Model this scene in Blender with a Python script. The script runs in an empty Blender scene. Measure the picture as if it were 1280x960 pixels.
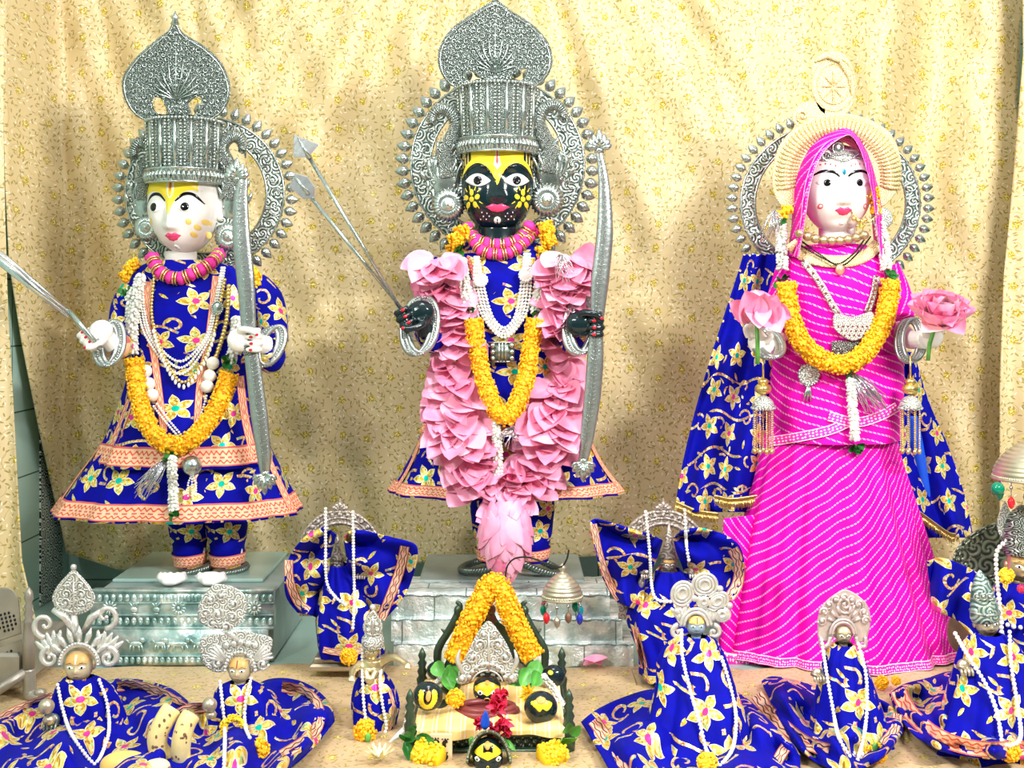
import bpy, math, random
from math import sin, cos, pi, sqrt, atan2, exp
from mathutils import Vector, Matrix
from mathutils.bvhtree import BVHTree
from mathutils.geometry import tessellate_polygon
random.seed(7)
C = bpy.context.scene.collection
# ---------------------------------------------------------------- camera, world, lights, exposure
F = 1534.0; HY = 380.0; ZC = 0.763
cam_d = bpy.data.cameras.new('camera'); cam = bpy.data.objects.new('camera', cam_d); C.objects.link(cam)
cam_d.sensor_width = 36; cam_d.lens = F/1280*36; cam_d.shift_y = -(480-HY)/1280
cam.location = (0, 0, ZC); cam.rotation_euler = (pi/2, 0, 0); cam_d.clip_start = .01
sc = bpy.context.scene; sc.camera = cam
sc.view_settings.view_transform = 'Standard'; sc.view_settings.look = 'None'
sc.view_settings.gamma = 1; sc.view_settings.use_curve_mapping = False
sc.view_settings.exposure = 0.48
wd = bpy.data.worlds.new('hall'); sc.world = wd; wd.use_nodes = True
wn = wd.node_tree; bg = wn.nodes['Background']; bg.inputs['Strength'].default_value = .46
tc = wn.nodes.new('ShaderNodeTexCoord'); sx = wn.nodes.new('ShaderNodeSeparateXYZ'); rp = wn.nodes.new('ShaderNodeValToRGB')
wn.links.new(tc.outputs['Generated'], sx.inputs[0]); wn.links.new(sx.outputs['Z'], rp.inputs[0]); wn.links.new(rp.outputs[0], bg.inputs[0])
rp.color_ramp.elements[0].position = .0; rp.color_ramp.elements[0].color = (.10, .15, .13, 1)
rp.color_ramp.elements[1].position = .8; rp.color_ramp.elements[1].color = (1.35, 1.3, 1.22, 1)
e = rp.color_ramp.elements.new(.22); e.color = (.36, .43, .40, 1)
def area(name, loc, target, size, power, col):
    l = bpy.data.lights.new(name, 'AREA'); l.shape = 'RECTANGLE'; l.size, l.size_y = size; l.energy = power; l.color = col
    o = bpy.data.objects.new(name, l); C.objects.link(o); o.location = loc
    o.rotation_euler = (Vector(target)-Vector(loc)).to_track_quat('-Z', 'Y').to_euler(); return o
area('tube_lamp', (-1.5, .55, 1.95), (0, 2.9, .4), (.9, .12), 64, (1, .98, .94))
area('tube_lamp', (1.5, .55, 1.95), (0, 2.9, .4), (.9, .12), 64, (1, .98, .94))
area('ceiling_lamp', (0, 1.7, 2.5), (0, 2.8, .3), (.6, .6), 16, (1, 1, 1))
# ---------------------------------------------------------------- pixels to places
CAM = Vector((0, 0, ZC))
def W(px, py, Y): return Vector(((px-640)/F*Y, Y, ZC-(py-HY)/F*Y))
def M(n, Y): return n*Y/F
def FL(px, py, h=0.0): return W(px, py, (ZC-h)*F/max(py-HY, 60))
def fy(py): return ZC*F/(py-HY)
def cr(pts, n=8, closed=False):
    P = [tuple(p) for p in pts]; out = []; L = len(P); segs = L if closed else L-1
    for i in range(segs):
        a, b, c, d = ((P[(i-1) % L], P[i], P[(i+1) % L], P[(i+2) % L]) if closed else (P[max(i-1, 0)], P[i], P[i+1], P[min(i+2, L-1)]))
        for k in range(n):
            t = k/n
            out.append(tuple(.5*((2*b[j])+(-a[j]+c[j])*t+(2*a[j]-5*b[j]+4*c[j]-d[j])*t*t+(-a[j]+3*b[j]-3*c[j]+d[j])*t**3) for j in range(len(b))))
    if not closed: out.append(P[-1])
    return out
def lerp(a, b, t): return a+(b-a)*t
def pline(P, t):      # point along a polyline by index fraction
    n = len(P)-1; x = min(max(t, 0), 1)*n; i = min(int(x), n-1); f = x-i
    return tuple(lerp(P[i][k], P[i+1][k], f) for k in range(len(P[0])))
def resamp(P, n):     # by arc length
    P = [Vector(p) for p in P]; d = [0]
    for i in range(1, len(P)): d.append(d[-1]+(P[i]-P[i-1]).length)
    out = []; j = 0
    for k in range(n):
        s = d[-1]*k/(n-1)
        while j < len(P)-2 and d[j+1] < s: j += 1
        f = (s-d[j])/max(d[j+1]-d[j], 1e-9); out.append(P[j].lerp(P[j+1], min(f, 1)))
    return out
# ---------------------------------------------------------------- mesh builder
class MB:
    def __init__(s): s.v = []; s.f = []; s.uv = {}
    def add(s, vs, fs, uvs=None):
        o = len(s.v); s.v += [Vector(a) for a in vs]; s.f += [tuple(i+o for i in f) for f in fs]
        if uvs:
            for i, u in enumerate(uvs): s.uv[o+i] = u
        return s
    def grid(s, fn, nu, nv, closed=False):
        vs = []; uv = []; cols = nu if closed else nu+1
        for j in range(nv+1):
            for i in range(cols):
                p, u = fn(i/nu, j/nv); vs.append(p); uv.append(u)
        fs = []
        for j in range(nv):
            for i in range(nu):
                a = j*cols+i; b = j*cols+(i+1) % cols
                fs.append((a, b, b+cols, a+cols))
        return s.add(vs, fs, uv)
    def tube(s, pts, r, n=8, cap=True, closed=False, flat=1.0):
        pts = [Vector(p) for p in pts]; L = len(pts)
        rr = r if isinstance(r, (list, tuple)) else [r]*L
        if len(rr) != L: rr = [pline([(a,) for a in rr], i/(L-1))[0] for i in range(L)]
        tang = []
        for i in range(L):
            a = pts[(i-1) % L] if closed or i > 0 else pts[0]; b = pts[(i+1) % L] if closed or i < L-1 else pts[-1]
            t = b-a; tang.append(t.normalized() if t.length > 1e-9 else Vector((0, 0, 1)))
        up = Vector((0, -1, 0)) if abs(tang[0].y) < .9 else Vector((0, 0, 1))
        vs = []; uv = []; d = 0
        for i in range(L):
            if i: d += (pts[i]-pts[i-1]).length
            x = tang[i].cross(up); x = x.normalized() if x.length > 1e-6 else Vector((1, 0, 0)); up2 = x.cross(tang[i]).normalized(); up = up2
            for k in range(n):
                a = 2*pi*k/n; vs.append(pts[i]+(x*cos(a)+up2*sin(a)*flat)*rr[i]); uv.append((d, k/n*2*pi*rr[i]))
        fs = [(j*n+i, j*n+(i+1) % n, (j+1)*n+(i+1) % n, (j+1)*n+i) for j in range(L-1) for i in range(n)]
        if closed: fs += [((L-1)*n+i, (L-1)*n+(i+1) % n, (i+1) % n, i) for i in range(n)]
        elif cap:
            fs.append(tuple(range(n-1, -1, -1))); fs.append(tuple((L-1)*n+i for i in range(n)))
        return s.add(vs, fs, uv)
    def ball(s, c, r, n=8, m=6, rot=None, fn=None):
        c = Vector(c); r = Vector((r, r, r)) if not hasattr(r, '__len__') else Vector(r)
        vs = []
        def P(x, y, z):
            q = Vector((x*r.x, y*r.y, z*r.z))
            if fn: q = fn(q, x, y, z)
            if rot: q = rot @ q
            return c+q
        vs.append(P(0, 0, 1))
        for j in range(1, m):
            ph = pi*j/m
            for i in range(n):
                a = 2*pi*i/n; vs.append(P(sin(ph)*cos(a), sin(ph)*sin(a), cos(ph)))
        vs.append(P(0, 0, -1)); fs = []
        for i in range(n):
            fs.append((0, 1+i, 1+(i+1) % n)); b = 1+(m-2)*n; fs.append((len(vs)-1, b+(i+1) % n, b+i))
        for j in range(m-2):
            for i in range(n):
                a = 1+j*n; fs.append((a+i, a+n+i, a+n+(i+1) % n, a+(i+1) % n))
        return s.add(vs, fs)
    def lathe(s, prof, c, n=24, mat=None, sy=1.0, flute=0, fa=0.0):   # prof: (radius, height)
        c = Vector(c); vs = []; fs = []
        for (r, z) in prof:
            for i in range(n):
                a = 2*pi*i/n; k = 1+(fa*cos(flute*a) if flute else 0)
                p = Vector((r*k*cos(a), r*k*sin(a)*sy, z)); vs.append(c+(mat @ p if mat else p))
        for j in range(len(prof)-1):
            for i in range(n): fs.append((j*n+i, j*n+(i+1) % n, (j+1)*n+(i+1) % n, (j+1)*n+i))
        fs.append(tuple(range(n-1, -1, -1))); fs.append(tuple((len(prof)-1)*n+i for i in range(n)))
        return s.add(vs, fs)
    def box(s, a, b, bev=0.003):
        x0, y0, z0 = a; x1, y1, z1 = b; k = bev
        vs = []
        for z, q in ((z0, k), (z0+k, 0), (z1-k, 0), (z1, k)):
            for (x, y) in ((x0+q, y0+q), (x1-q, y0+q), (x1-q, y1-q), (x0+q, y1-q)): vs.append((x, y, z))
        fs = [(3, 2, 1, 0), (12, 13, 14, 15)]
        for j in range(3):
            for i in range(4): fs.append((j*4+i, j*4+(i+1) % 4, (j+1)*4+(i+1) % 4, (j+1)*4+i))
        return s.add(vs, fs)
    def petal(s, base, d, nrm, L, Wd, curl=.3, cup=.35, n=5, m=4, tip=1.0):
        d = Vector(d).normalized(); nrm = Vector(nrm); nrm = (nrm-d*nrm.dot(d)).normalized(); x = d.cross(nrm)
        vs = []; 
        for i in range(n+1):
            t = i/n; w = Wd*(sin(pi*min(1, t**.75*.93+.05))**.8)*(1 if t < .98 else .15)
            for j in range(m+1):
                q = 2*j/m-1
                vs.append(Vector(base)+d*L*(t-.12*curl*t*t)+x*w*.5*q+nrm*(L*curl*t*t+cup*w*.5*q*q))
        fs = [(i*(m+1)+j, i*(m+1)+j+1, (i+1)*(m+1)+j+1, (i+1)*(m+1)+j) for i in range(n) for j in range(m)]
        return s.add(vs, fs)
    def plate(s, outline, Y, th, holes=(), dome=0.0):   # outlines in pixels at distance Y
        loops = [outline]+list(holes)
        L3 = [[Vector((p[0], p[1], 0)) for p in l] for l in loops]
        tris = tessellate_polygon(L3)
        flat = [p for l in loops for p in l]; n = len(flat)
        cx = sum(p[0] for p in outline)/len(outline); cy = sum(p[1] for p in outline)/len(outline)
        bv = min(th*.3, .002)
        front = [W(p[0], p[1], Y-th+bv) for p in flat]
        inn = []
        for l in loops:
            k = len(l)
            for i in range(k):
                a = Vector(l[i-1][:2]); b = Vector(l[(i+1) % k][:2]); t = (b-a)
                t = t.normalized() if t.length > 0 else Vector((1, 0)); nn = Vector((-t.y, t.x))
                ar = sum(l[q-1][0]*l[q][1]-l[q][0]*l[q-1][1] for q in range(k))
                if (ar < 0): nn = -nn
                if l is not outline: nn = -nn
                q = bv/Y*F
                inn.append(W(l[i][0]+nn.x*q, l[i][1]+nn.y*q, Y-th))
        back = [W(p[0], p[1], Y) for p in flat]
        o = len(s.v); s.v += inn+front+back
        def orient(t, rev):
            a, b, c = (Vector(flat[i][:2]) for i in t); cc = (b-a).cross(c-a)
            t = tuple(t) if cc < 0 else (t[0], t[2], t[1])
            return t[::-1] if rev else t
        for t in tris:
            s.f.append(tuple(i+o for i in orient(t, False))); s.f.append(tuple(i+o+2*n for i in orient(t, True)))
        b = 0
        for l in loops:
            k = len(l)
            for i in range(k):
                i0, i1 = b+i, b+(i+1) % k
                s.f.append((o+i0, o+i1, o+n+i1, o+n+i0)); s.f.append((o+n+i0, o+n+i1, o+2*n+i1, o+2*n+i0))
            b += k
        return s
    def bvh(s): return BVHTree.FromPolygons(s.v, s.f)
def BV(*mbs):
    v = []; f = []
    for m in mbs: o = len(v); v += m.v; f += [tuple(i+o for i in q) for q in m.f]
    return BVHTree.FromPolygons(v, f)
def hit(bv, px, py, dY=None):
    d = (W(px, py, 1)-CAM).normalized(); h = bv.ray_cast(CAM, d)
    return h[0].y if h[0] is not None else dY
OFF = {}
def mesh_of(name, mb, off, smooth):
    me = bpy.data.meshes.new(name); me.from_pydata([v-off for v in mb.v], [], mb.f)
    uvl = me.uv_layers.new(name='UVMap'); uv = mb.uv; dat = []
    V = mb.v
    for f in mb.f:
        for i in f:
            u = uv.get(i)
            if u is None: p = V[i]; u = (p.x+.25*p.y, p.z+.25*p.y)
            dat += [u[0], u[1]]
    uvl.data.foreach_set('uv', dat)
    if smooth: me.polygons.foreach_set('use_smooth', [True]*len(me.polygons))
    me.update(); return me
def obj(name, mb, mat, parent=None, smooth=True, base=None, solid=0, sub=0, remesh=0, bevel=0):
    if parent is not None: off = OFF[parent.name]
    else:
        xs = [v.x for v in mb.v]; ys = [v.y for v in mb.v]; zs = [v.z for v in mb.v]
        off = Vector(base) if base else Vector(((min(xs)+max(xs))/2, (min(ys)+max(ys))/2, min(zs)))
    me = mesh_of(name, mb, off, smooth); o = bpy.data.objects.new(name, me); C.objects.link(o)
    me.materials.append(MAT[mat] if isinstance(mat, str) else mat)
    if parent is not None: o.parent = parent
    else: o.location = off
    OFF[o.name] = off
    if remesh:
        m = o.modifiers.new('r', 'REMESH'); m.mode = 'VOXEL'; m.voxel_size = remesh; m.use_smooth_shade = True
        k = o.modifiers.new('s', 'SMOOTH'); k.iterations = 4; k.factor = .6
    if solid: m = o.modifiers.new('t', 'SOLIDIFY'); m.thickness = solid; m.offset = 0
    if sub: m = o.modifiers.new('d', 'SUBSURF'); m.levels = m.render_levels = sub
    return o
def tag(o, label, cat, group=None, kind=None):
    o['label'] = label; o['category'] = cat
    if group: o['group'] = group
    if kind: o['kind'] = kind
    return o
def thing(name, label, cat, loc, group=None):
    o = bpy.data.objects.new(name, None); C.objects.link(o); o.location = loc; o.empty_display_size = .02
    OFF[o.name] = Vector(loc); return tag(o, label, cat, group)
def struct(name, mb, mat, **k):
    o = obj(name, mb, mat, **k); o['kind'] = 'structure'; return o
# ---------------------------------------------------------------- node maths
class S:
    def __init__(s, nt, k): s.nt = nt; s.k = k
    def op(s, o, b=None, c=None, clamp=False):
        n = s.nt.nodes.new('ShaderNodeMath'); n.operation = o; n.use_clamp = clamp
        for i, a in enumerate((s, b, c)):
            if a is None: continue
            if isinstance(a, S): s.nt.links.new(a.k, n.inputs[i])
            else: n.inputs[i].default_value = a
        return S(s.nt, n.outputs[0])
    def __add__(s, b): return s.op('ADD', b)
    def __sub__(s, b): return s.op('SUBTRACT', b)
    def __mul__(s, b): return s.op('MULTIPLY', b)
    def __truediv__(s, b): return s.op('DIVIDE', b)
    def __rsub__(s, a): return (s*-1)+a
    __radd__ = __add__; __rmul__ = __mul__
    def sin(s): return s.op('SINE')
    def cos(s): return s.op('COSINE')
    def abs(s): return s.op('ABSOLUTE')
    def lt(s, b): return s.op('LESS_THAN', b)
    def gt(s, b): return s.op('GREATER_THAN', b)
    def max(s, b): return s.op('MAXIMUM', b)
    def min(s, b): return s.op('MINIMUM', b)
    def mod(s, b): return s.op('FLOORED_MODULO', b)
    def sat(s): return s.op('ADD', 0.0, clamp=True)
class NT:
    def __init__(s, name, col=(.8, .8, .8), rough=.5, metal=0.0, **k):
        s.m = bpy.data.materials.new(name); s.m.use_nodes = True; s.t = s.m.node_tree; s.b = s.t.nodes['Principled BSDF']
        s.b.inputs['Base Color'].default_value = (*col, 1); s.b.inputs['Roughness'].default_value = rough; s.b.inputs['Metallic'].default_value = metal
        for a, v in k.items(): s.b.inputs[a].default_value = v
        MAT[name] = s.m
    def uv(s):
        n = s.t.nodes.new('ShaderNodeUVMap'); x = s.t.nodes.new('ShaderNodeSeparateXYZ'); s.t.links.new(n.outputs[0], x.inputs[0])
        return S(s.t, x.outputs[0]), S(s.t, x.outputs[1])
    def pos(s):
        n = s.t.nodes.new('ShaderNodeTexCoord'); return n.outputs['Object']
    def vec(s, x, y, z=0.0):
        n = s.t.nodes.new('ShaderNodeCombineXYZ')
        for i, a in enumerate((x, y, z)):
            if isinstance(a, S): s.t.links.new(a.k, n.inputs[i])
            else: n.inputs[i].default_value = a
        return n.outputs[0]
    def noise(s, v, scale, detail=2, rough=.5):
        n = s.t.nodes.new('ShaderNodeTexNoise'); n.inputs['Scale'].default_value = scale; n.inputs['Detail'].default_value = detail
        n.inputs['Roughness'].default_value = rough
        if v is not None: s.t.links.new(v, n.inputs['Vector'])
        return S(s.t, n.outputs[0])
    def cell(s, u, v, size, rand=.6, seed=0.0):     # local polar coordinates in voronoi cells, metres
        x = u*(1/size)+seed; y = v*(1/size)+seed*1.7
        n = s.t.nodes.new('ShaderNodeTexVoronoi'); n.voronoi_dimensions = '2D'; n.inputs['Scale'].default_value = 1; n.inputs['Randomness'].default_value = rand
        s.t.links.new(s.vec(x, y), n.inputs['Vector'])
        p = s.t.nodes.new('ShaderNodeSeparateXYZ'); s.t.links.new(n.outputs['Position'], p.inputs[0])
        c = s.t.nodes.new('ShaderNodeSeparateColor'); s.t.links.new(n.outputs['Color'], c.inputs[0])
        dx = (x-S(s.t, p.outputs[0]))*size; dy = (y-S(s.t, p.outputs[1]))*size
        r = (dx*dx+dy*dy).op('SQRT'); th = dy.op('ARCTAN2', dx)
        return dx, dy, r, th, S(s.t, c.outputs[0]), S(s.t, c.outputs[1]), n.outputs['Color']
    def mix(s, f, a, b):
        n = s.t.nodes.new('ShaderNodeMix'); n.data_type = 'RGBA'
        for q, i in ((f, 0), (a, 6), (b, 7)):
            if isinstance(q, S): s.t.links.new(q.k, n.inputs[i])
            elif hasattr(q, 'is_linked') or isinstance(q, bpy.types.NodeSocket): s.t.links.new(q, n.inputs[i])
            elif i == 0: n.inputs[0].default_value = q
            else: n.inputs[i].default_value = (*q, 1)
        return n.outputs[2]
    def ramp(s, f, stops):
        n = s.t.nodes.new('ShaderNodeValToRGB'); s.t.links.new(f.k, n.inputs[0]); e = n.color_ramp.elements
        e[0].position, e[0].color = stops[0][0], (*stops[0][1], 1); e[1].position, e[1].color = stops[-1][0], (*stops[-1][1], 1)
        for p, c in stops[1:-1]: q = e.new(p); q.color = (*c, 1)
        return n.outputs[0]
    def island(s):
        n = s.t.nodes.new('ShaderNodeNewGeometry'); return S(s.t, n.outputs['Random Per Island'])
    def col(s, k): s.t.links.new(k, s.b.inputs['Base Color']); return s
    def inp(s, nm, v): s.t.links.new(v.k, s.b.inputs[nm]); return s
    def bump(s, h, strength=.5, dist=.002):
        n = s.t.nodes.new('ShaderNodeBump'); n.inputs['Strength'].default_value = strength; n.inputs['Distance'].default_value = dist
        s.t.links.new(h.k, n.inputs['Height']); s.t.links.new(n.outputs[0], s.b.inputs['Normal']); return s
MAT = {}
# ---------------------------------------------------------------- materials
def embroidered(name, base, k=1.0):
    q = NT(name, base, .7); u, v = q.uv()
    if k != 1: u = u*k; v = v*k
    dx, dy, r, th, c1, c2, cc = q.cell(u, v, .084, .5)
    sec = 2*pi/5; t = (th+c1*6.28).mod(sec)-sec/2; px_ = r*t.cos(); py_ = (r*t.sin()).abs()
    L = .031; wv = ((px_*(pi/L)).min(pi).max(0.0)).sin()*.0085
    pet = (wv-py_); inpet = pet.gt(0.0); core = r.lt(.0062); rim = inpet*pet.lt(.0016)
    sx_, sy_, r2, t2, d1, d2, _ = q.cell(u, v, .084, .5, 3.37)
    t2 = (t2+d1*6.28).mod(6.2832)
    sp = (r2-(t2*.0031+.004)).abs().lt(.0028)*t2.gt(.6)*r.gt(.031)
    vy = (v+(u*38).sin()*.013+(u*17+1).sin()*.012+.5).mod(.083)-.041
    vine = vy.abs().lt(.0030)*r.gt(.032)*((u*14+v*31).sin().gt(-.75))
    vrim = vy.abs().gt(.0019)
    lx, ly, r3, t3, e1, e2, _ = q.cell(u, v, .05, .9, 7.1)
    a = e1*6.28; xx = lx*a.cos()+ly*a.sin(); yy = ly*a.cos()-lx*a.sin()
    leaf = ((.011*.011-xx*xx)*28-yy.abs()).gt(0.0)*e2.gt(.6)*r.gt(.032)
    sq = q.cell(u, v, .0034, .8)
    thread = q.ramp(sq[4], [(0, (.28, .1, .03)), (.2, (.62, .25, .12)), (.45, (.75, .5, .16)), (.7, (.85, .66, .28)), (.85, (.95, .82, .5)), (.93, (.1, .5, .32)), (1, (.8, .12, .3))])
    petc = q.ramp(sq[4], [(0, (.4, .2, .02)), (.25, (.7, .42, .04)), (.55, (.9, .62, .1)), (.78, (.98, .85, .38)), (.9, (.3, .6, .25)), (1, (1, .95, .7))])
    mot = q.noise(q.vec(u, v), 30, 3)
    vel = q.mix(mot, tuple(a*.35 for a in base), tuple(min(1, a*1.35) for a in base))  # dark shading variation of the velvet, put into the colour by noise
    line = sp.max(vine)
    c = q.mix(line, vel, thread)
    c = q.mix(leaf, c, petc); c = q.mix(inpet, c, petc); c = q.mix(rim, c, (.93, .78, .45))
    cen = q.mix(c2.gt(.5), (.85, .05, .35), (.0, .55, .45)); c = q.mix(core, c, cen)
    q.col(c); an = (line.max(inpet)).max(leaf)
    q.bump(an+mot*.25, .6, .002); q.inp('Roughness', an*-.4+.75); q.inp('Metallic', an*.35)
    q.b.inputs['Sheen Weight'].default_value = .04; q.b.inputs['Sheen Tint'].default_value = (.1, .2, 1, 1); q.b.inputs['Specular IOR Level'].default_value = .12
    return q
embroidered('velvet', (.001, .002, .36)); embroidered('velvet_small', (.001, .002, .36), 1.15)
def brocade(name, lo, hi, k=1.0, hk=.8):
    q = NT(name, hi, .55); u, v = q.uv(); n0 = q.noise(q.vec(u*7, v*1.2), 1.6, 3)
    base = q.mix(n0, lo, hi)
    def dash(size, seed, thr, L, wd):
        dx, dy, r, th, a1, a2, _ = q.cell(u, v, size, .9, seed); a = a1*6.28
        x = dx*a.cos()+dy*a.sin(); y = dy*a.cos()-dx*a.sin()
        return ((L*L-x*x)*(wd/(L*L))-y.abs()).gt(0.0)*a2.gt(thr)
    lf = dash(.0165, 0, .25, .0052, .0017); lf2 = dash(.021, 5.3, .2, .006, .002); hl = dash(.017, 9.9, .5, .005, .0013)
    dx, dy, r, th, c1, c2, _ = q.cell(u, v, .078, .42, 2.2)
    ro = r.lt((th*5).cos()*.0016+.0088); roi = (r.lt(.0045))
    t2 = (th+c1*6.28).mod(6.2832); curl = (r-(t2*.0048+.009)).abs().lt(.0007)
    ex, ey, r2, t5, g1, g2, _ = q.cell(u, v, .055, .8, 6.6); t6 = (t5+g1*6.28).mod(6.2832); curl = curl.max((r2-(t6*.0030+.004)).abs().lt(.0006))
    spk = q.noise(q.vec(u, v), 260, 2)
    c = q.mix(curl*.6, base, (.42, .33, .07)); c = q.mix(lf.max(lf2)*.85, c, (.34, .26, .05)); c = q.mix(hl*hk, c, (1, .95, .8))
    c = q.mix(ro*.9, c, q.mix(spk.gt(.52), (.4, .27, .0), (.85, .68, .06))); c = q.mix(roi*spk.gt(.5), c, (1, .9, .4))
    q.col(c); q.bump(ro*1.2+lf*.6+spk*.3, .35, .0015); q.inp('Roughness', ro*-.2+.5)
    q.b.inputs['Sheen Weight'].default_value = .1
brocade('curtain', (.62, .46, .19), (.86, .72, .45)); brocade('floor_cloth', (.5, .34, .17), (.68, .49, .28), hk=.1)
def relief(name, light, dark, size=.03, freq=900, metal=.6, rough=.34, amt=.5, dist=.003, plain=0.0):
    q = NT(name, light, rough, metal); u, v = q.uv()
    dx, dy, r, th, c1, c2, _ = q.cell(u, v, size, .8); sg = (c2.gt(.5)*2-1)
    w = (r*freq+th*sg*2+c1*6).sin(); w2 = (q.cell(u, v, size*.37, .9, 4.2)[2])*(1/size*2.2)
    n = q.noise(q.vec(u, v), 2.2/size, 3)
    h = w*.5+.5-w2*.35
    c = q.ramp(h*.75+n*.3, [(.12, dark), (.42, tuple((a+b)/2 for a, b in zip(light, dark))), (.62, light), (1, tuple(min(1, a*1.3) for a in light))])  # recesses darkened in the colour: shade of the relief along with tarnish
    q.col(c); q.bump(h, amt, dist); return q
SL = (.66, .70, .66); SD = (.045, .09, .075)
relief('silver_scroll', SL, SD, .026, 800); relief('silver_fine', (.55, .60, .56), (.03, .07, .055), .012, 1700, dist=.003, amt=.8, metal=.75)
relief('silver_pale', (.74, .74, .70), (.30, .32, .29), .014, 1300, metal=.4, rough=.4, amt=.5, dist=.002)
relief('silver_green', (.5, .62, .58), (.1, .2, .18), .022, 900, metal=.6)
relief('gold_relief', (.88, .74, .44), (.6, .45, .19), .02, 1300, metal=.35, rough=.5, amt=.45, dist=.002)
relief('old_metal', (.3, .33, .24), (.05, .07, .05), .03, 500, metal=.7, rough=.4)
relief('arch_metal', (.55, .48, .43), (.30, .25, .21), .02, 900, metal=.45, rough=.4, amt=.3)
def plain(name, col, rough=.4, metal=0.0, n=.25, sc_=60, dist=.001, amt=.3, **k):
    q = NT(name, col, rough, metal, **k); x = q.noise(q.pos(), sc_, 3)
    q.col(q.mix(x, tuple(c*(1-n) for c in col), tuple(min(1, c*(1+n)) for c in col))); q.bump(x, amt, dist); return q
plain('silver', (.50, .56, .53), .25, .9, n=.35, sc_=110, dist=.002); plain('silver_dark', (.22, .27, .24), .35, .8); plain('brass', (.62, .52, .3), .33, .8)
plain('bronze', (.55, .48, .36), .35, .75); plain('gold', (.85, .62, .22), .28, .9); plain('dark_green_metal', (.06, .1, .065), .35, .6)
plain('silver_cast', (.72, .72, .68), .3, .6, n=.3, sc_=90, dist=.002); plain('steel_bright', (.75, .78, .78), .2, .9, n=.1)
plain('marble_skin', (.9, .86, .82), .22, n=.04, sc_=20); plain('black_skin', (.006, .018, .022), .14, n=.3, sc_=10)
plain('clay_face', (.62, .52, .33), .35, .25, n=.2); plain('clay_blue', (.28, .38, .48), .3, .1, n=.15); plain('white_paint', (.95, .95, .95), .3, n=.02)
plain('black_paint', (.004, .004, .005), .15, n=.1); plain('yellow_paint', (.95, .72, .03), .35, n=.06); plain('orange_paint', (.9, .4, .1), .4, n=.1); plain('turmeric', (.72, .42, .13), .4, n=.15)
plain('yellow_soft', (.95, .66, .18), .4, n=.1); plain('lip_paint', (.9, .06, .2), .2, n=.1); plain('nail_red', (.55, .01, .03), .2); plain('brow_grey', (.05, .05, .06), .4)
plain('red_paint', (.8, .12, .12), .4); plain('iris', (.002, .002, .004), .06)
plain('wire', (.03, .03, .03), .4, .5)
plain('leaf', (.03, .2, .035), .4, n=.6, sc_=45); plain('leaf_light', (.12, .42, .07), .4, n=.5, sc_=45)
plain('banana', (.83, .68, .3), .45, n=.15, sc_=70); plain('mango', (.9, .58, .16), .4, n=.15, sc_=25); plain('mango_pale', (.88, .78, .45), .4, n=.1, sc_=25)
plain('wood_brown', (.2, .1, .06), .4); plain('red_gem', (.75, .02, .03), .1); plain('green_gem', (.0, .22, .12), .1); plain('blue_gem', (.02, .03, .4), .1); plain('teal_gem', (.0, .3, .42), .08)
plain('pink_cloth', (.85, .03, .33), .7, n=.35, sc_=120, dist=.003); plain('peach', (.85, .42, .28), .6, n=.3, sc_=90)
plain('cotton', (.85, .82, .75), .9, n=.12, sc_=300); plain('blue_plain', (.0, .09, .75), .6, n=.4, sc_=20, dist=.006); plain('maroon', (.22, .04, .04), .35)
plain('rose_metal', (.62, .52, .5), .4, .5, n=.3, sc_=80, dist=.003); plain('card', (.8, .6, .36), .7, n=.08); plain('yellow_cloth', (.93, .62, .16), .55, n=.3, sc_=25, dist=.005)
plain('pearl', (.88, .87, .82), .2, n=.05); plain('grey_bead', (.55, .55, .5), .25, .5); plain('copper_ring', (.75, .42, .28), .35, .5)
plain('red_flower', (.85, .03, .1), .55, n=.4, sc_=60, dist=.003)
def isl(name, stops, rough=.55, **k):
    q = NT(name, stops[0][1], rough, **k); q.col(q.ramp(q.island(), stops)); return q
isl('marigold', [(0, (.85, .3, .0)), (.25, (.95, .45, .0)), (.7, (1, .56, .005)), (1, (1, .68, .04))])
isl('marigold_yellow', [(0, (.9, .5, .0)), (.5, (1, .68, .01)), (1, (1, .8, .08))])
isl('jasmine', [(0, (.62, .64, .55)), (.4, (.85, .85, .8)), (1, (.95, .95, .92))])
isl('tinsel', [(0, (.35, .38, .42)), (.5, (.75, .77, .82)), (1, (1, 1, 1))], .15, Metallic=.8)
q = NT('lotus', (.9, .4, .6), .5); ii = q.island(); nn = q.noise(q.pos(), 38, 2)
q.col(q.mix((nn*1.6-.55).sat(), q.ramp(ii, [(0, (.72, .10, .26)), (.15, (.92, .28, .48)), (.55, (.96, .34, .54)), (.9, (1, .50, .68)), (1, (.93, .72, .5))]), (.98, .52, .69)))
q.b.inputs['Subsurface Weight'].default_value = .08; q.b.inputs['Subsurface Radius'].default_value = (.01, .005, .005)
# saree
def saree(name, a=.7, k=1.3, per=.0215, base=(.9, .004, .42)):
    q = NT(name, base, .6); u, v = q.uv(); w = q.noise(q.vec(u, v), 5, 2)
    c = v-(u*a+u*u*k)+w*.05; s = (c.mod(per)-per/2).abs().lt(.0017); dd = ((u*1.2+v*.8).mod(.0085)).lt(.006)
    nz = q.noise(q.vec(u, v), 14, 3)
    b = q.mix(nz, (.62, .0, .30), (.95, .002, .52)); q.col(q.mix(s*dd*.75, b, (1, .5, .8))); q.bump(nz, .3, .004)
    q.b.inputs['Specular IOR Level'].default_value = .15
saree('saree', 1.0, 1.4, .0195); saree('saree_top', -.35, 0, .0185)
q = NT('saree_border', (.9, .02, .42), .5); u, v = q.uv(); x1 = q.cell(u, v*.028, .0085, .35); z = (v-.5).abs()
q.col(q.mix(x1[2].lt(.0024).max(z.gt(.42)), (.95, .02, .45), (1, .72, .88)))
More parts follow.
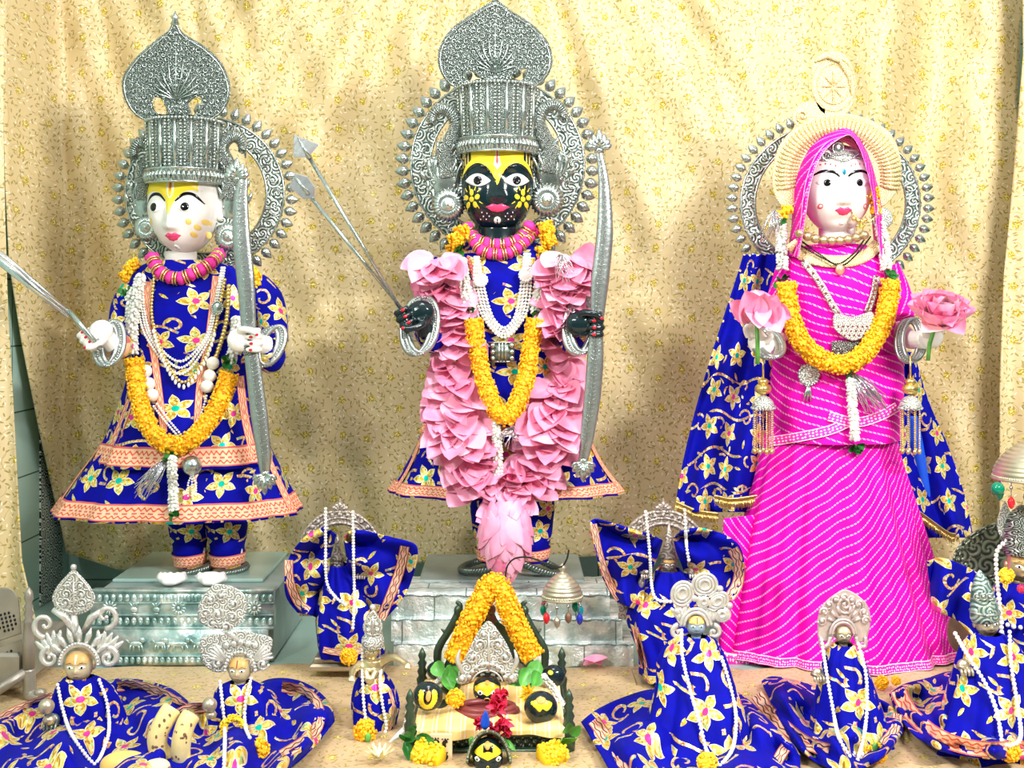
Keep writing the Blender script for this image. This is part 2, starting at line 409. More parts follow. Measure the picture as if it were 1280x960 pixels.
# border ribbon: u metres along, v 0..1 across
def border(name, a, b, c, edge):
    q = NT(name, a, .6); u, v = q.uv(); z = (u*330).sin()*.07; d = (v-.5)
    ln = ((d.abs()-.22+z).abs()).lt(.05); mid = d.abs().lt(.05)*((u*260).sin().gt(-.2)); ed = d.abs().gt(.41)
    nz = q.noise(q.vec(u, v*.03), 320, 2); cc = q.mix(nz, a, b); cc = q.mix(ln, cc, c); cc = q.mix(mid, cc, edge); cc = q.mix(ed, cc, edge)
    q.col(cc); q.bump((ln*-1+nz)-mid, .5, .002)
border('border_orange', (.9, .5, .3), (1, .66, .42), (.78, .1, .05), (.75, .12, .12))
border('border_peach', (.85, .45, .30), (1, .68, .48), (.12, .03, .03), (.5, .12, .08))
q = NT('yellow_cloth', (.9, .6, .1), .6); u, v = q.uv(); nz = q.noise(q.vec(u, v), 28, 3); st = ((u*1.0+.01).mod(.024).lt(.003)).max((u+.016).mod(.024).lt(.0015)); q.col(q.mix(st*.6, q.mix(nz, (.85, .42, .04), (1, .85, .42)), (1, .93, .75))); q.bump(nz, .5, .006)
# mint tiles
q = NT('mint_wall', (.36, .6, .52), .22); u, v = q.uv(); nz = q.noise(q.vec(u, v), 3, 4)
g = ((u+.07).mod(.30).lt(.004)).max((v-.02).mod(.16).lt(.004)); q.col(q.mix(g, q.mix(nz, (.32, .52, .46), (.55, .75, .68)), (.08, .16, .14)))
q = NT('mint_floor', (.36, .6, .52), .2); u, v = q.uv(); nz = q.noise(q.vec(u, v), 4, 5); q.col(q.mix(nz, (.22, .38, .33), (.5, .68, .62)))
q = NT('vine_inlay', (.8, .85, .82), .3); u, v = q.uv(); dx, dy, r, th, c1, c2, _ = q.cell(u, v, .028, .5)
w = ((r*800+th*(c2.gt(.5)*2-1)*2+c1*6).sin()).gt(-.05); q.col(q.mix(w, (.75, .85, .8), (.01, .01, .01)))
q = NT('slab_grey', (.3, .38, .36), .3); nz = q.noise(q.pos(), 12, 6); q.col(q.mix(nz, (.1, .15, .15), (.45, .55, .52)))
q = NT('foil_block', (.6, .68, .64), .3, .35); u, v = q.uv(); nz = q.noise(q.vec(u, v), 22, 5, .6)
row = (v*(1/.0475)).op('FLOOR'); g = (v.mod(.0475).lt(.0035)).max((u+row*.083).mod(.15).lt(.003))
q.col(q.mix(g, q.ramp(nz, [(.3, (.36, .47, .44)), (.48, (.64, .74, .70)), (.62, (.95, .97, .95))]), (.2, .27, .25))); q.bump(nz*1.5-g*.5, .9, .012)
q = NT('emboss_block', (.45, .6, .58), .3, .6); u, v = q.uv(); nz = q.noise(q.vec(u, v), 25, 4)
q.col(q.ramp(nz, [(.3, (.22, .4, .38)), (.48, (.5, .68, .66)), (.66, (.9, .97, .95))])); q.bump(nz, .7, .006)
q = NT('lattice', (.02, .03, .025), .5); u, v = q.uv(); dots = ((u*420).sin()*(v*420).sin()).gt(.25); q.col(q.mix(dots, (.02, .035, .03), (.6, .65, .6)))
q = NT('pot_metal', (.4, .36, .3), .4, .5); nz = q.noise(q.pos(), 20, 3); q.col(q.mix(nz, (.25, .23, .19), (.5, .45, .38)))
q = NT('canopy_metal', (.6, .56, .4), .35, .7); nz = q.noise(q.pos(), 40, 3); q.col(q.mix(nz, (.45, .42, .28), (.7, .66, .5)))
# ================================================================ THE SETTING
WALLX = (85-640)/F*3.3
def wallgrid(fn, nu=2, nv=2): return MB().grid(fn, nu, nv)
m = MB().box((WALLX-.05, 3.3, -.03), (1.9, 3.36, 1.9), .002)
for i, v in enumerate(m.v): m.uv[i] = (v.x, v.z)
struct('wall_back', m, 'mint_wall', smooth=False)
m = MB().box((WALLX-.06, .9, -.03), (WALLX, 3.3, 1.9), .002)
for i, v in enumerate(m.v): m.uv[i] = (v.y, v.z)
struct('wall_left', m, 'mint_wall', smooth=False)
m = MB().box((WALLX, 3.10, -.0), (WALLX+.004, 3.25, .95), .001)
for i, v in enumerate(m.v): m.uv[i] = (v.y, v.z)
struct('trim_1', m, 'vine_inlay', smooth=False)
m = MB().box((-2.2, .9, -.06), (1.9, 3.36, -.004), .002)
for i, v in enumerate(m.v): m.uv[i] = (v.x, v.y)
struct('floor', m, 'mint_floor', smooth=False)
# brocade curtain on the back wall
def fold(px, py, k=1.0):
    y = 0
    y += .012*sin((px+py*.06)*.055+sin(py*.004)*1.2)*(.4 if 250 < px < 1000 else 1)
    y += .007*sin((px-.35*py)*.11+1.3)*(1 if px < 330 else .3)
    cx = px-610; a = atan2(cx, py+330); y += .013*sin(a*34)*min(1, 250/(abs(py)+120))*(1 if abs(cx) < 330 else .25)
    if px > 930: b = (px-1290+py*.05); y += .026*sin(b*.042)*min(1, (px-930)/200)
    y += .006*sin(px*.021+py*.017)+.003*sin(px*.05-py*.043)
    return y*k*1.6
def curtain(pxl, pxr, bot, Yc, nu, nv, k=1.0):
    m = MB()
    def fn(a, b):
        yb = bot(a); py = lerp(-70, yb, b); l = pline(pxl, (py+70)/800)[0] if py < 730 else pxl[-1][0]; r = pline(pxr, (py+70)/800)[0]
        px = lerp(l, r, a); p = W(px, py, (lambda q: Yc if q > Yc+.1 else q-.02 if q < Yc-.1 else lerp(q-.02, Yc, (q-Yc+.1)/.2))(.985*abs(WALLX)*F/max(640-px, 50))+fold(px, py, k)*(1 if px > 100 else .5)); return p, ((px-640)/F*3.3, p.z)
    return m.grid(fn, nu, nv)
L = [(3,), (3,), (4,), (7,), (12,), (28,), (48,), (70,), (92,)]
R = [(1300,), (1276,), (1271,), (1285,), (1290,), (1290,), (1290,), (1290,), (1290,)]
def bot(a):
    px = 85+a*1180
    return pline([(690,), (715,), (722,), (700,), (698,), (699,), (699,), (703,), (702,), (694,), (693,), (695,), (696,), (700,), (700,), (710,), (720,), (730,), (740,), (745,), (745,)], a)[0]+3*sin(px*.03)
cur = curtain(L, R, bot, 3.17, 260, 120)
o = obj('brocade_curtain', cur, 'curtain', solid=.004); tag(o, 'wide cream and gold brocade curtain hanging behind the three large statues', 'curtain')
L2 = [(-160,)]*9; R2 = [(4,), (4,), (4,), (6,), (10,), (16,), (22,), (28,), (36,)]
m = MB()
def fn(a, b):
    py = lerp(-70, 838-16*(1-a), b); r = pline(R2, (py+70)/908)[0]; px = lerp(-14, r+(18 if py > 700 else 0)*((py-700)/100), a); p = W(px, py, 2.72+.012*sin(px*.12)+.006*sin(py*.02+px*.05)); return p, (p.x, p.z)
m.grid(fn, 50, 80); o = obj('brocade_curtain', m, 'curtain', solid=.004); tag(o, 'narrow gold brocade curtain strip hanging along the left edge', 'curtain')
m = MB()
def fn(a, b):
    py = lerp(-70, 760, b); l = pline([(1278,), (1279,), (1268,), (1255,), (1250,), (1250,), (1250,)], b)[0]; px = lerp(l, 1420, a); p = W(px, py, 3.03+.012*sin(px*.13+1)+.004*sin(py*.02)); return p, (p.x, p.z)
m.grid(fn, 50, 60); o = obj('brocade_curtain', m, 'curtain', solid=.004); tag(o, 'gold brocade curtain panel at the right edge with a dark slit beside it', 'curtain')
# floor cloth
m = MB()
def fn(a, b):
    x = lerp(-1.2, 1.35, a); y = lerp(.95, 2.59+.012*sin(x*9)+.01*sin(x*23), b)
    z = .001+.0018*sin(x*31+y*13)+.0016*sin(y*41-x*9)+(.002 if b < 1 else -.002); return Vector((x, y, z)), (x, y)
m.grid(fn, 140, 90); o = obj('floor_cloth', m, 'floor_cloth'); tag(o, 'tan brocade cloth with small gold flowers spread over the altar floor', 'cloth')
FLOORC = m
# ---- plinths
def embossed():
    t = thing('silver_plinth', 'silver plinth embossed with rosettes under the white faced archer statue', 'plinth', W(232, 830, 2.7)*1)
    x0 = W(118, 0, 2.62).x; x1 = W(345, 0, 2.62).x
    obj('plinth_body', MB().box((x0+.005, 2.62, .0), (x1-.005, 2.985, .15), .004), 'slab_grey', t, smooth=False)
    m = MB(); m.box((x0, 2.595, .078), (x1, 2.62, .158), .002)
    m.box((x0+.035, 2.588, .0), (x1-.012, 2.61, .077), .002)
    for (z, a, b, dn) in ((.142, x0, x1, 1), (.093, x0, x1, 0), (.012, x0+.035, x1-.012, 0)):   # rows of lotus petal beading
        n = 27
        for i in range(n):
            x = lerp(a+.006, b-.006, i/(n-1)); yy = 2.592 if z > .08 else 2.586
            m.ball((x, yy, z), (.0058, .004, .0085), 8, 6)
            m.ball((x, yy-.003, z+(.002 if dn else -.002)), (.0028, .003, .004), 6, 5)
    m.box((x0, 2.589, .154), (x1, 2.6, .160), .001); m.box((x0, 2.59, .104), (x1, 2.6, .107), .001); m.box((x0, 2.59, .130), (x1, 2.6, .133), .001)
    m.box((x0, 2.589, .076), (x1, 2.6, .081), .001); m.box((x0+.035, 2.583, .02), (x1-.012, 2.6, .0225), .001)
    for cx in (137, 223, 318):                    # rosettes
        c = W(cx, 760, 2.588)
        for k in range(12):
            a = 2*pi*k/12; m.ball(c+Vector((cos(a)*.011, 0, sin(a)*.011)), (.006, .003, .0022), 6, 5, rot=Matrix.Rotation(-a, 3, 'Y'))
        m.ball(c, (.004, .005, .004), 8, 6)
    for cx in (167, 195, 258, 285):               # vases and leaf sprays
        c = W(cx, 762, 2.59)
        m.ball(c, (.008, .004, .006), 10, 6); m.ball(c+Vector((0, 0, -.009)), (.006, .003, .002), 8, 5)
        for s in (-1, 0, 1): m.tube([c+Vector((0, 0, .004)), c+Vector((s*.006, -.001, .012)), c+Vector((s*.012, 0, .016))], [.0018, .0022, .0006], 6)
    for cx, w in ((170, 1), (200, .8), (222, 1.6), (250, 1), (290, 1), (315, 1.3)):   # lower figures: animals, pots, boats
        c = W(cx, 805, 2.583)
        m.ball(c, (.014*w, .004, .0055), 12, 6); m.ball(c+Vector((.013*w, 0, .008)), (.006, .004, .006), 8, 6)
        for s in (-1, -.4, .5, 1): m.tube([c+Vector((s*.011*w, 0, -.002)), c+Vector((s*.015*w, 0, -.016))], [.0025, .0016], 6)
        m.tube([c+Vector((-.014*w, 0, .002)), c+Vector((-.02*w, 0, .009)), c+Vector((-.026*w, 0, .004))], [.002, .002, .0008], 6)
    obj('embossed_front', m, 'emboss_block', t)
    m = MB().box((W(175, 0, 2.9).x, 2.7, .15), (W(350, 0, 2.9).x, 3.0, .158), .002)
    obj('top_slab', m, 'mint_floor', t, smooth=False)
embossed()
t = thing('foil_plinth', 'stepped silver foil covered brick plinth under the black faced statue', 'plinth', W(640, 830, 2.7))
for n, (a, b, y0, z0, z1) in enumerate(((489, 762, 2.60, .10, .152), (489, 778, 2.585, .052, .102), (492, 792, 2.57, .0, .054))):
    m = MB()
    X0 = W(a, 0, y0).x; X1 = W(b, 0, y0).x
    def fn(u, v, X0=X0, X1=X1, y0=y0, z0=z0, z1=z1):
        x = lerp(X0, X1, u); k = .0022*(sin(x*190+z1*90)+sin(x*77+v*5))
        if v < .6: p = Vector((x, y0+k*.6, lerp(z0, z1, v/.6)))
        else: p = Vector((x, lerp(y0, 2.75, (v-.6)/.4), z1+k*.3))
        return p, (p.x, p.z+(p.y-y0))
    m.grid(fn, 80, 14)
    m.box((X0+.002, y0+.006, z0), (X1-.002, 2.75, z1-.003), .001)
    obj('step', m, 'foil_block', t)
obj('rear_block', MB().box((W(525, 0, 2.75).x, 2.70, 0), (W(730, 0, 2.75).x, 2.985, .155), .004), 'slab_grey', t, smooth=False)
# ================================================================ BUILDERS FOR FIGURES
def loft(rows, nu=72, ns=8, p=2.3, ripple=None, open_top=True, nv=None):
    """rows: (py, xl, xr, half depth m, Yc); an elliptical shell. returns MB, fn(t, ang)"""
    R = cr(rows, ns) if ns > 1 else rows; n = len(R)-1
    def S(t, a):      # a: 0 = facing the camera, +pi/2 = image right
        r = pline(R, t); py, xl, xr, d, Yc = r; cx = (xl+xr)/2; hw = (xr-xl)/2
        c, s = cos(a), sin(a); ex = 2/p
        X = (abs(s)**ex)*(1 if s > 0 else -1); D = (abs(c)**ex)*(1 if c > 0 else -1)
        k = ripple(t, a) if ripple else 0
        px = cx+hw*X*(1+k*.5); Y = Yc-D*d*(1+k)
        q = W(cx, py, Yc); return Vector((q.x+M(px-cx, Yc), Y, q.z))
    m = MB()
    arc = [0]
    def fn(u, v):
        a = -pi+2*pi*u; P = S(v, a); r = pline(R, v)
        return P, ((u-.5)*M(r[2]-r[1], r[4])*2.6, P.z)
    m.grid(fn, nu, nv or n*1, closed=False)
    return m, S
def border_loft(S, t0, t1, a0, a1, off=.003, n=60, along='u', wn=3, L=1.0):
    m = MB()
    prev = [None, 0]
    def P(t, a):
        e = .02; q = S(t, a); du = S(t, a+e)-S(t, a-e); dv = S(min(1, t+.01), a)-S(max(0, t-.01), a)
        nn = dv.cross(du); nn = nn.normalized() if nn.length > 1e-9 else Vector((0, -1, 0))
        c = S(t, 0)*.0
        if nn.dot(Vector((sin(a), -cos(a), 0))) < 0: nn = -nn
        return q+nn*off
    acc = {}
    def fn(u, v):
        if along == 'u': return P(lerp(t0, t1, v), lerp(a0, a1, u)), (u*L, v)
        return P(lerp(t0, t1, u), lerp(a0, a1, v)), (u*L, v)
    return m.grid(fn, n, wn)
def stroke(bv, path, wpx, off=.003, dY=2.8, n=None, th=.0012, smooth=2):
    """ribbon laid on what the bvh holds, path in pixels"""
    P = [Vector(p[:2]) for p in path]; n = n or max(6, int(sum((P[i+1]-P[i]).length for i in range(len(P)-1))/5)); P = resamp(P, n)
    ww = wpx if hasattr(wpx, '__len__') else [wpx]*n
    if len(ww) != n: ww = [pline([(a,) for a in ww], i/(n-1))[0] for i in range(n)]
    ks = (-1, -.5, 0, .5, 1); G = []
    for i, p in enumerate(P):
        t = (P[min(i+1, n-1)]-P[max(i-1, 0)]).normalized(); nn = Vector((-t.y, t.x)); G.append([])
        for k in ks:
            q = p+nn*k*ww[i]*.5; G[-1].append([q, hit(bv, q.x, q.y)])
    last = dY
    for row in G:
        g = [c[1] for c in row if c[1] is not None]; mid = min(g) if g else last; last = mid
        for c in row:
            if c[1] is None or c[1] > mid+.04: c[1] = mid
    for _ in range(smooth):
        for k in range(5):
            ys = [G[i][k][1] for i in range(n)]
            for i in range(n): G[i][k][1] = min(ys[i], (ys[max(i-1, 0)]+ys[i]+ys[min(i+1, n-1)])/3)
    m = MB(); d = [0]
    for i in range(1, n): d.append(d[-1]+M((P[i]-P[i-1]).length, dY))
    vs = []; uv = []
    for i in range(n):
        for k in range(5):
            q, Y = G[i][k]; vs.append(W(q.x, q.y, Y-off)); uv.append((d[i], k/4))
    fs = [(i*5+k, i*5+k+1, i*5+k+6, i*5+k+5) for i in range(n-1) for k in range(4)]
    return m.add(vs, fs, uv)
def drape(path, bv, dY, r, n=80, win=4, gap=0.0):
    P = resamp([Vector((p[0], p[1], 0)) for p in cr(path, 8)], n); Y = []
    for p in P:
        ys = [hit(bv, p.x+k*r/dY*F*.8, p.y) for k in (-1, 0, 1)] if bv else [None]; ys = [y for y in ys if y]
        Y.append(min(ys) if ys else None)
    k = [i for i, y in enumerate(Y) if y is not None]
    for i in range(n):
        if Y[i] is None:
            if not k: Y[i] = dY
            else: j = min(k, key=lambda a: abs(a-i)); Y[i] = Y[j]
    Y2 = [min(Y[max(0, i-win):i+win+1]) for i in range(n)]
    for _ in range(3): Y2 = [sum(Y2[max(0, i-2):i+3])/len(Y2[max(0, i-2):i+3]) for i in range(n)]
    return [W(P[i].x, P[i].y, Y2[i]-r*.85-gap) for i in range(n)]
def florets(m, pts, r, size=.0062, dens=1.0, n=5, mm=4):
    pts = [Vector(p) for p in pts]
    size *= .8
    for i in range(len(pts)-1):
        a, b = pts[i], pts[i+1]; L = (b-a).length; k = max(1, int(dens*L*2*pi*r/(size*size*1.5)))
        t = (b-a).normalized(); x = t.cross(Vector((0, 1, 0))); x = x.normalized() if x.length > .01 else Vector((1, 0, 0)); y = x.cross(t)
        for _ in range(k):
            an = random.uniform(-pi, pi); c = a.lerp(b, random.random()); rr = r*random.uniform(.78, 1.08); d = x*cos(an)+y*sin(an)
            if d.y > .75: continue
            q = d.to_track_quat('Z', 'Y').to_matrix() @ Matrix.Rotation(random.uniform(0, 6), 3, 'Z')
            s = size*random.uniform(.6, 1.1); m.ball(c+d*rr, (s, s*.7, s*.55), n, mm, rot=q)
    return m
def garland_part(name, pts, r, mat, parent, size=.0062, dens=1.0):
    m = MB(); m.tube(pts, r*.85, 8); florets(m, pts, r, size, dens); return obj(name, m, mat, parent)
def bead_string(m, pts, r, step=1.9, jitter=0, n=8, mm=6):
    pts = [Vector(p) for p in pts]
    L = sum((pts[i+1]-pts[i]).length for i in range(len(pts)-1)); k = max(2, int(L/(r*step)))
    for p in resamp(pts, k): m.ball(p+Vector((random.uniform(-1, 1), random.uniform(-1, 1), random.uniform(-1, 1)))*jitter, r*random.uniform(.9, 1.05), n, mm)
    return m
def jasmine(m, pts, r, size=.004):
    pts = [Vector(p) for p in pts]
    L = sum((pts[i+1]-pts[i]).length for i in range(len(pts)-1)); k = max(3, int(L/(size*.62)))
    P = resamp(pts, k)
    for i, p in enumerate(P):
        t = (P[min(i+1, k-1)]-P[max(i-1, 0)]).normalized()
        x = t.cross(Vector((0, 1, 0))).normalized(); y = x.cross(t)
        for a in range(6):
            an = a*pi/3+i*.7+random.uniform(-.5, .5); d = x*cos(an)+y*sin(an)
            if d.y > .8: continue
            q = (d+t*random.uniform(.2, 1.4)).to_track_quat('Z', 'Y').to_matrix(); m.ball(p+d*r*.5, (size*.42, size*.42, size*.8), 5, 4, rot=q)
    return m
def leaves(m, c, n, L, spread=1.0, d0=(0, -.2, -1), wd=.5):
    for k in range(n):
        d = Vector(d0)+Vector((random.uniform(-1, 1), random.uniform(-.5, .1), random.uniform(-1, 1)))*spread
        m.petal(Vector(c)+Vector((random.uniform(-.3, .3)*L, random.uniform(-.2, .1)*L, random.uniform(-.3, .3)*L)), d, (random.uniform(-.6, .6), -1, random.uniform(-.3, .6)), L*random.uniform(.7, 1.1), L*wd, .25, .5)
    return m
class Head:
    """cx,cy,hw,hh in pixels at distance Y; yaw > 0 turns towards image right"""
    def __init__(s, cx, cy, hw, hh, Y, yaw=0, dep=.95, jaw=.16, sq=2.35, nose=1.0, nu=96, nv=72, tilt=0, nosez=-.28, lipz=-.52):
        s.c = W(cx, cy, Y); s.k = M(1, Y); s.hw = hw*s.k; s.hh = hh*s.k; s.d = s.hw*dep
        s.R = Matrix.Rotation(yaw, 3, 'Z') @ Matrix.Rotation(0, 3, 'X') @ Matrix.Rotation(tilt, 3, 'Y')
        s.loc = MB(); a, b, dd = s.hw, s.hh, s.d; e = 2/sq
        def fn(u, v):
            th = 2*pi*u; ph = pi*v; sx_ = sin(ph)**e if 0 < v < 1 else 0
            X = sx_*abs(sin(th))**e*(1 if sin(th) > 0 else -1); Yv = -sx_*abs(cos(th))**e*(1 if cos(th) > 0 else -1)
            Z = abs(cos(ph))**e*(1 if cos(ph) > 0 else -1)
            j = 1-jaw*max(0, -Z-.05)**1.6*1.3
            X2 = X*j; y = Yv*(1-.1*max(0, -Z)**3)*dd
            if Yv < 0:
                xx, zz = X2, Z; h = 0
                pr = max(0, min(1, (.22-zz)/(.22-nosez))) if zz > nosez else max(0, 1-(nosez-zz)/.09)
                h += nose*.27*a*exp(-(xx/(.085+.05*pr))**2)*pr**1.1
                for q in (-1, 1):
                    h += nose*.10*a*exp(-((xx-q*.15)/.075)**2-((zz-nosez)/.07)**2)
                    h -= .07*a*exp(-((xx-q*.40)/.24)**2-((zz-.10)/.13)**2)
                    h += .05*a*exp(-((xx-q*.52)/.22)**2-((zz+.33)/.22)**2)
                    h += .04*a*exp(-((xx-q*.4)/.3)**2-((zz-.32)/.08)**2)
                h += .075*a*exp(-(xx/.30)**2-((zz-lipz)/.13)**2)
                h += .07*a*exp(-(xx/.24)**2-((zz+.86)/.13)**2)
                h -= .03*a*exp(-(xx/.3)**2-((zz-lipz+.2)/.06)**2)
                y -= h
            return Vector((X2*a, y, Z*b)), (X2*a, Z*b)
        s.loc.grid(fn, nu, nv); s.bv = s.loc.bvh()
        s.mb = MB(); s.mb.add([s.c+s.R @ v for v in s.loc.v], s.loc.f)
    def at(s, x, z):      # x,z in fractions of the half sizes
        h = s.bv.ray_cast(Vector((x*s.hw, -1, z*s.hh)), Vector((0, 1, 0))); return h[0].y if h[0] is not None else None
    def P(s, x, z, off=0.0):
        y = s.at(x, z); y = -s.d*.2 if y is None else y
        return s.c+s.R @ Vector((x*s.hw, y-off, z*s.hh))
    def fan(s, poly, off=.0008, dome=0.0, rings=5, m=None):
        m = m or MB(); n = len(poly); cx = sum(p[0] for p in poly)/n; cz = sum(p[1] for p in poly)/n
        vs = [s.P(cx, cz, off+dome)]
        for j in range(1, rings+1):
            t = j/rings
            for p in poly: vs.append(s.P(lerp(cx, p[0], t), lerp(cz, p[1], t), off*(1 if j < rings else -.5)+dome*sqrt(max(0, 1-t*t))))
        fs = [(0, 1+i, 1+(i+1) % n) for i in range(n)]
        for j in range(rings-1):
            for i in range(n): a = 1+j*n; fs.append((a+i, a+n+i, a+n+(i+1) % n, a+(i+1) % n))
        return m.add(vs, fs)
    def band(s, lo, hi, off=.0008, nx=30, nz=8):
        m = MB()
        def fn(u, v): a = pline(lo, u); b = pline(hi, u); return s.P(lerp(a[0], b[0], v), lerp(a[1], b[1], v), off if 0 < v < 1 else off*.3), (u, v)
        return m.grid(fn, nx, nz)
    def line(s, pts, w, off=.001, m=None, n=24):   # w list of widths in fractions of hw
        m = m or MB(); P = resamp([Vector((p[0]*s.hw, p[1]*s.hh, 0)) for p in cr(pts, 6)], n); vs = []
        for i in range(n):
            t = (P[min(i+1, n-1)]-P[max(i-1, 0)]).normalized(); nn = Vector((-t.y, t.x, 0)); ww = pline([(a,) for a in w], i/(n-1))[0]*s.hw
            for k in (-1, 0, 1):
                q = P[i]+nn*k*ww*.5; vs.append(s.P(q.x/s.hw, q.y/s.hh, off*(1 if k == 0 else .25)))
        return m.add(vs, [(i*3+k, i*3+k+1, i*3+k+4, i*3+k+3) for i in range(n-1) for k in (0, 1)])
def oval(cx, cz, a, b, n=20, rot=0): return [(cx+a*cos(2*pi*i/n)*cos(rot)-b*sin(2*pi*i/n)*sin(rot), cz+b*sin(2*pi*i/n)*cos(rot)+a*cos(2*pi*i/n)*sin(rot)) for i in range(n)]
def almond(cx, cz, a, b, s, up=0.0, n=12):
    top = [(cx+s*lerp(-a, a, i/n), cz+b*sin(pi*i/n)**.85+up*(i/n)) for i in range(n+1)]
    return top+[(cx+s*lerp(a, -a, i/n), cz-b*sin(pi*i/n)**.85*.85+up*(1-i/n)) for i in range(1, n)]
def eyes(H, head, ex, ez, a, b, pr, look=0.0, dome=.004, off=.0008):
    for s in (-1, 1):
        e = obj('eye', H.fan(almond(s*ex, ez, a, b, s, .02), off, dome, 6), 'white_paint', head)
        k = H.hh/H.hw
        q = H.fan(oval(s*ex+look, ez+.01, pr, pr/k), off+dome*.95, dome*.3, 3); obj('pupil', q, 'iris', head)
def rod(name, pts, r, mat, parent, n=10, flat=1.0): return obj(name, MB().tube(pts, r, n, flat=flat), mat, parent)
def fist(cx, cy, Y, s, mirror=1, ax=(0, 0, 1), nails=True, skin='marble_skin', parent=None, wrist=None):
    """a hand closed round a rod with direction ax at (cx,cy); s = hand width in m; fingers point to the camera side"""
    c = W(cx, cy, Y); m = MB(); ax = Vector(ax).normalized(); out = Vector((-mirror, 0, 0)); out = (out-ax*out.dot(ax)).normalized(); fr = Vector((0, -1, 0)); fr = (fr-ax*fr.dot(ax)).normalized()
    pc = c-out*s*.55+Vector((0, .004, 0)); q = Matrix((out, fr, ax)).transposed()
    m.ball(pc, (s*.55, s*.30, s*.48), 14, 10, rot=q); nm = MB()
    for k in range(4):
        z = (k-1.5)*s*.25; L = (.92, 1.0, .95, .8)[k]; b = c-out*s*.25+ax*z+Vector((0, 0, 0))
        bk = -fr
        pts = [b+bk*s*.22, b+out*s*.22*L+bk*s*.26, b+out*s*.48*L+bk*s*.05, b+out*s*.46*L+fr*s*.20, b+out*s*.22*L+fr*s*.27, b-out*s*.02+fr*s*.22]
        m.tube(cr(pts, 4), [s*.125, s*.125, s*.12, s*.115, s*.105, s*.08], 10)
        nm.ball(pts[4]+fr*s*.085-out*s*.02, (s*.085, s*.03, s*.06), 8, 6, rot=q)
    th = [pc+ax*s*.3+fr*s*.1, pc+ax*s*.42+fr*s*.32+out*s*.15, c+ax*s*.36+fr*s*.42+out*s*.02, c+ax*s*.22+fr*s*.45+out*s*.2]
    m.tube(cr(th, 4), [s*.17, s*.14, s*.125, s*.09], 10); nm.ball(th[3]+fr*s*.07, (s*.07, s*.03, s*.06), 8, 6, rot=q)
    if wrist: m.tube(cr([wrist, wrist.lerp(pc, .5), pc], 4), [s*.42, s*.36, s*.40], 14)
    h = obj('hand', m, skin, parent, remesh=s*.035)
    if nails: obj('fingernails', nm, 'nail_red', h)
    return h
def ringpts(c, rx, ry, n=40, tilt=0.0, rot=0.0):
    P = []
    for i in range(n):
        a = 2*pi*i/n; v = Vector((rx*cos(a), ry*sin(a)*sin(tilt), ry*sin(a)*cos(tilt))); P.append(Vector(c)+Matrix.Rotation(rot, 3, 'Y') @ v)
    return P
def halo(label, cx, cy, rx, ry, Y, gap, n=44, kn=(6.2, 9.5), inner=.70, arc=(0, 2*pi)):
    t = thing('halo', label, 'halo', W(cx, cy+ry, Y))
    k = 90; out = [(cx+rx*.93*cos(2*pi*i/k)*(1+.008*cos(i*pi)), cy+ry*.93*sin(2*pi*i/k)*(1+.008*cos(i*pi))) for i in range(k)]
    inn = [(cx+rx*inner*cos(2*pi*i/k), cy+ry*inner*sin(2*pi*i/k)) for i in range(k)]
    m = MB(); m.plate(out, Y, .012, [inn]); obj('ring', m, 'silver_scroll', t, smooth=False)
    m = MB()
    for f in (inner+.015, .915): m.tube([W(cx+rx*f*cos(2*pi*i/k), cy+ry*f*sin(2*pi*i/k), Y-.012) for i in range(k)], .0028, 6, closed=True)
    # raised scrolls round the ring
    ns = 26; fm = (inner+.92)/2
    for i in range(ns):
        a = 2*pi*i/ns; sg = 1 if i % 2 else -1; P = []
        for j in range(12):
            u = j/11; rr = (rx*.075)*(1-.8*u); b = a+sg*u*5; P.append(W(cx+rx*fm*cos(a)+rr*cos(b), cy+ry*fm*sin(a)+rr*sin(b), Y-.0125-.002*u))
        m.tube(P, [.0016, .0022, .0028], 5)
    obj('scrollwork', m, 'silver', t)
    base = None
    for i in range(n):
        a = arc[0]+(arc[1]-arc[0])*(i+.5)/n
        if gap and gap[0] < a < gap[1]: continue
        c = W(cx+rx*cos(a), cy+ry*sin(a), Y-.008); d = Vector((cos(a), 0, -sin(a)))
        if base is None:
            m = MB(); K1, K2 = M(kn[0], Y), M(kn[1], Y); prof = []
            for q in range(11):
                u = q/10; prof.append((K1*(sin(pi*u**.8)**.85) if 0 < u < 1 else .0003, lerp(-K2*.75, K2*1.05, u)))
            m.lathe(prof, (0, 0, 0), 12, sy=.7)
            m.ball((0, -K1*.45, -K2*.1), (K1*.55, K1*.45, K2*.5), 10, 6)
            OFF[t.name] = Vector((0, 0, 0)); base = obj('teardrop', m, 'silver', t); OFF[t.name] = Vector(t.location); o = base
        else:
            o = base.copy(); C.objects.link(o)
        o.location = c-Vector(t.location); o.rotation_euler = (0, pi/2-atan2(-sin(a), cos(a))*1.0, 0)
    # stem down to the plinth behind the statue
    return t
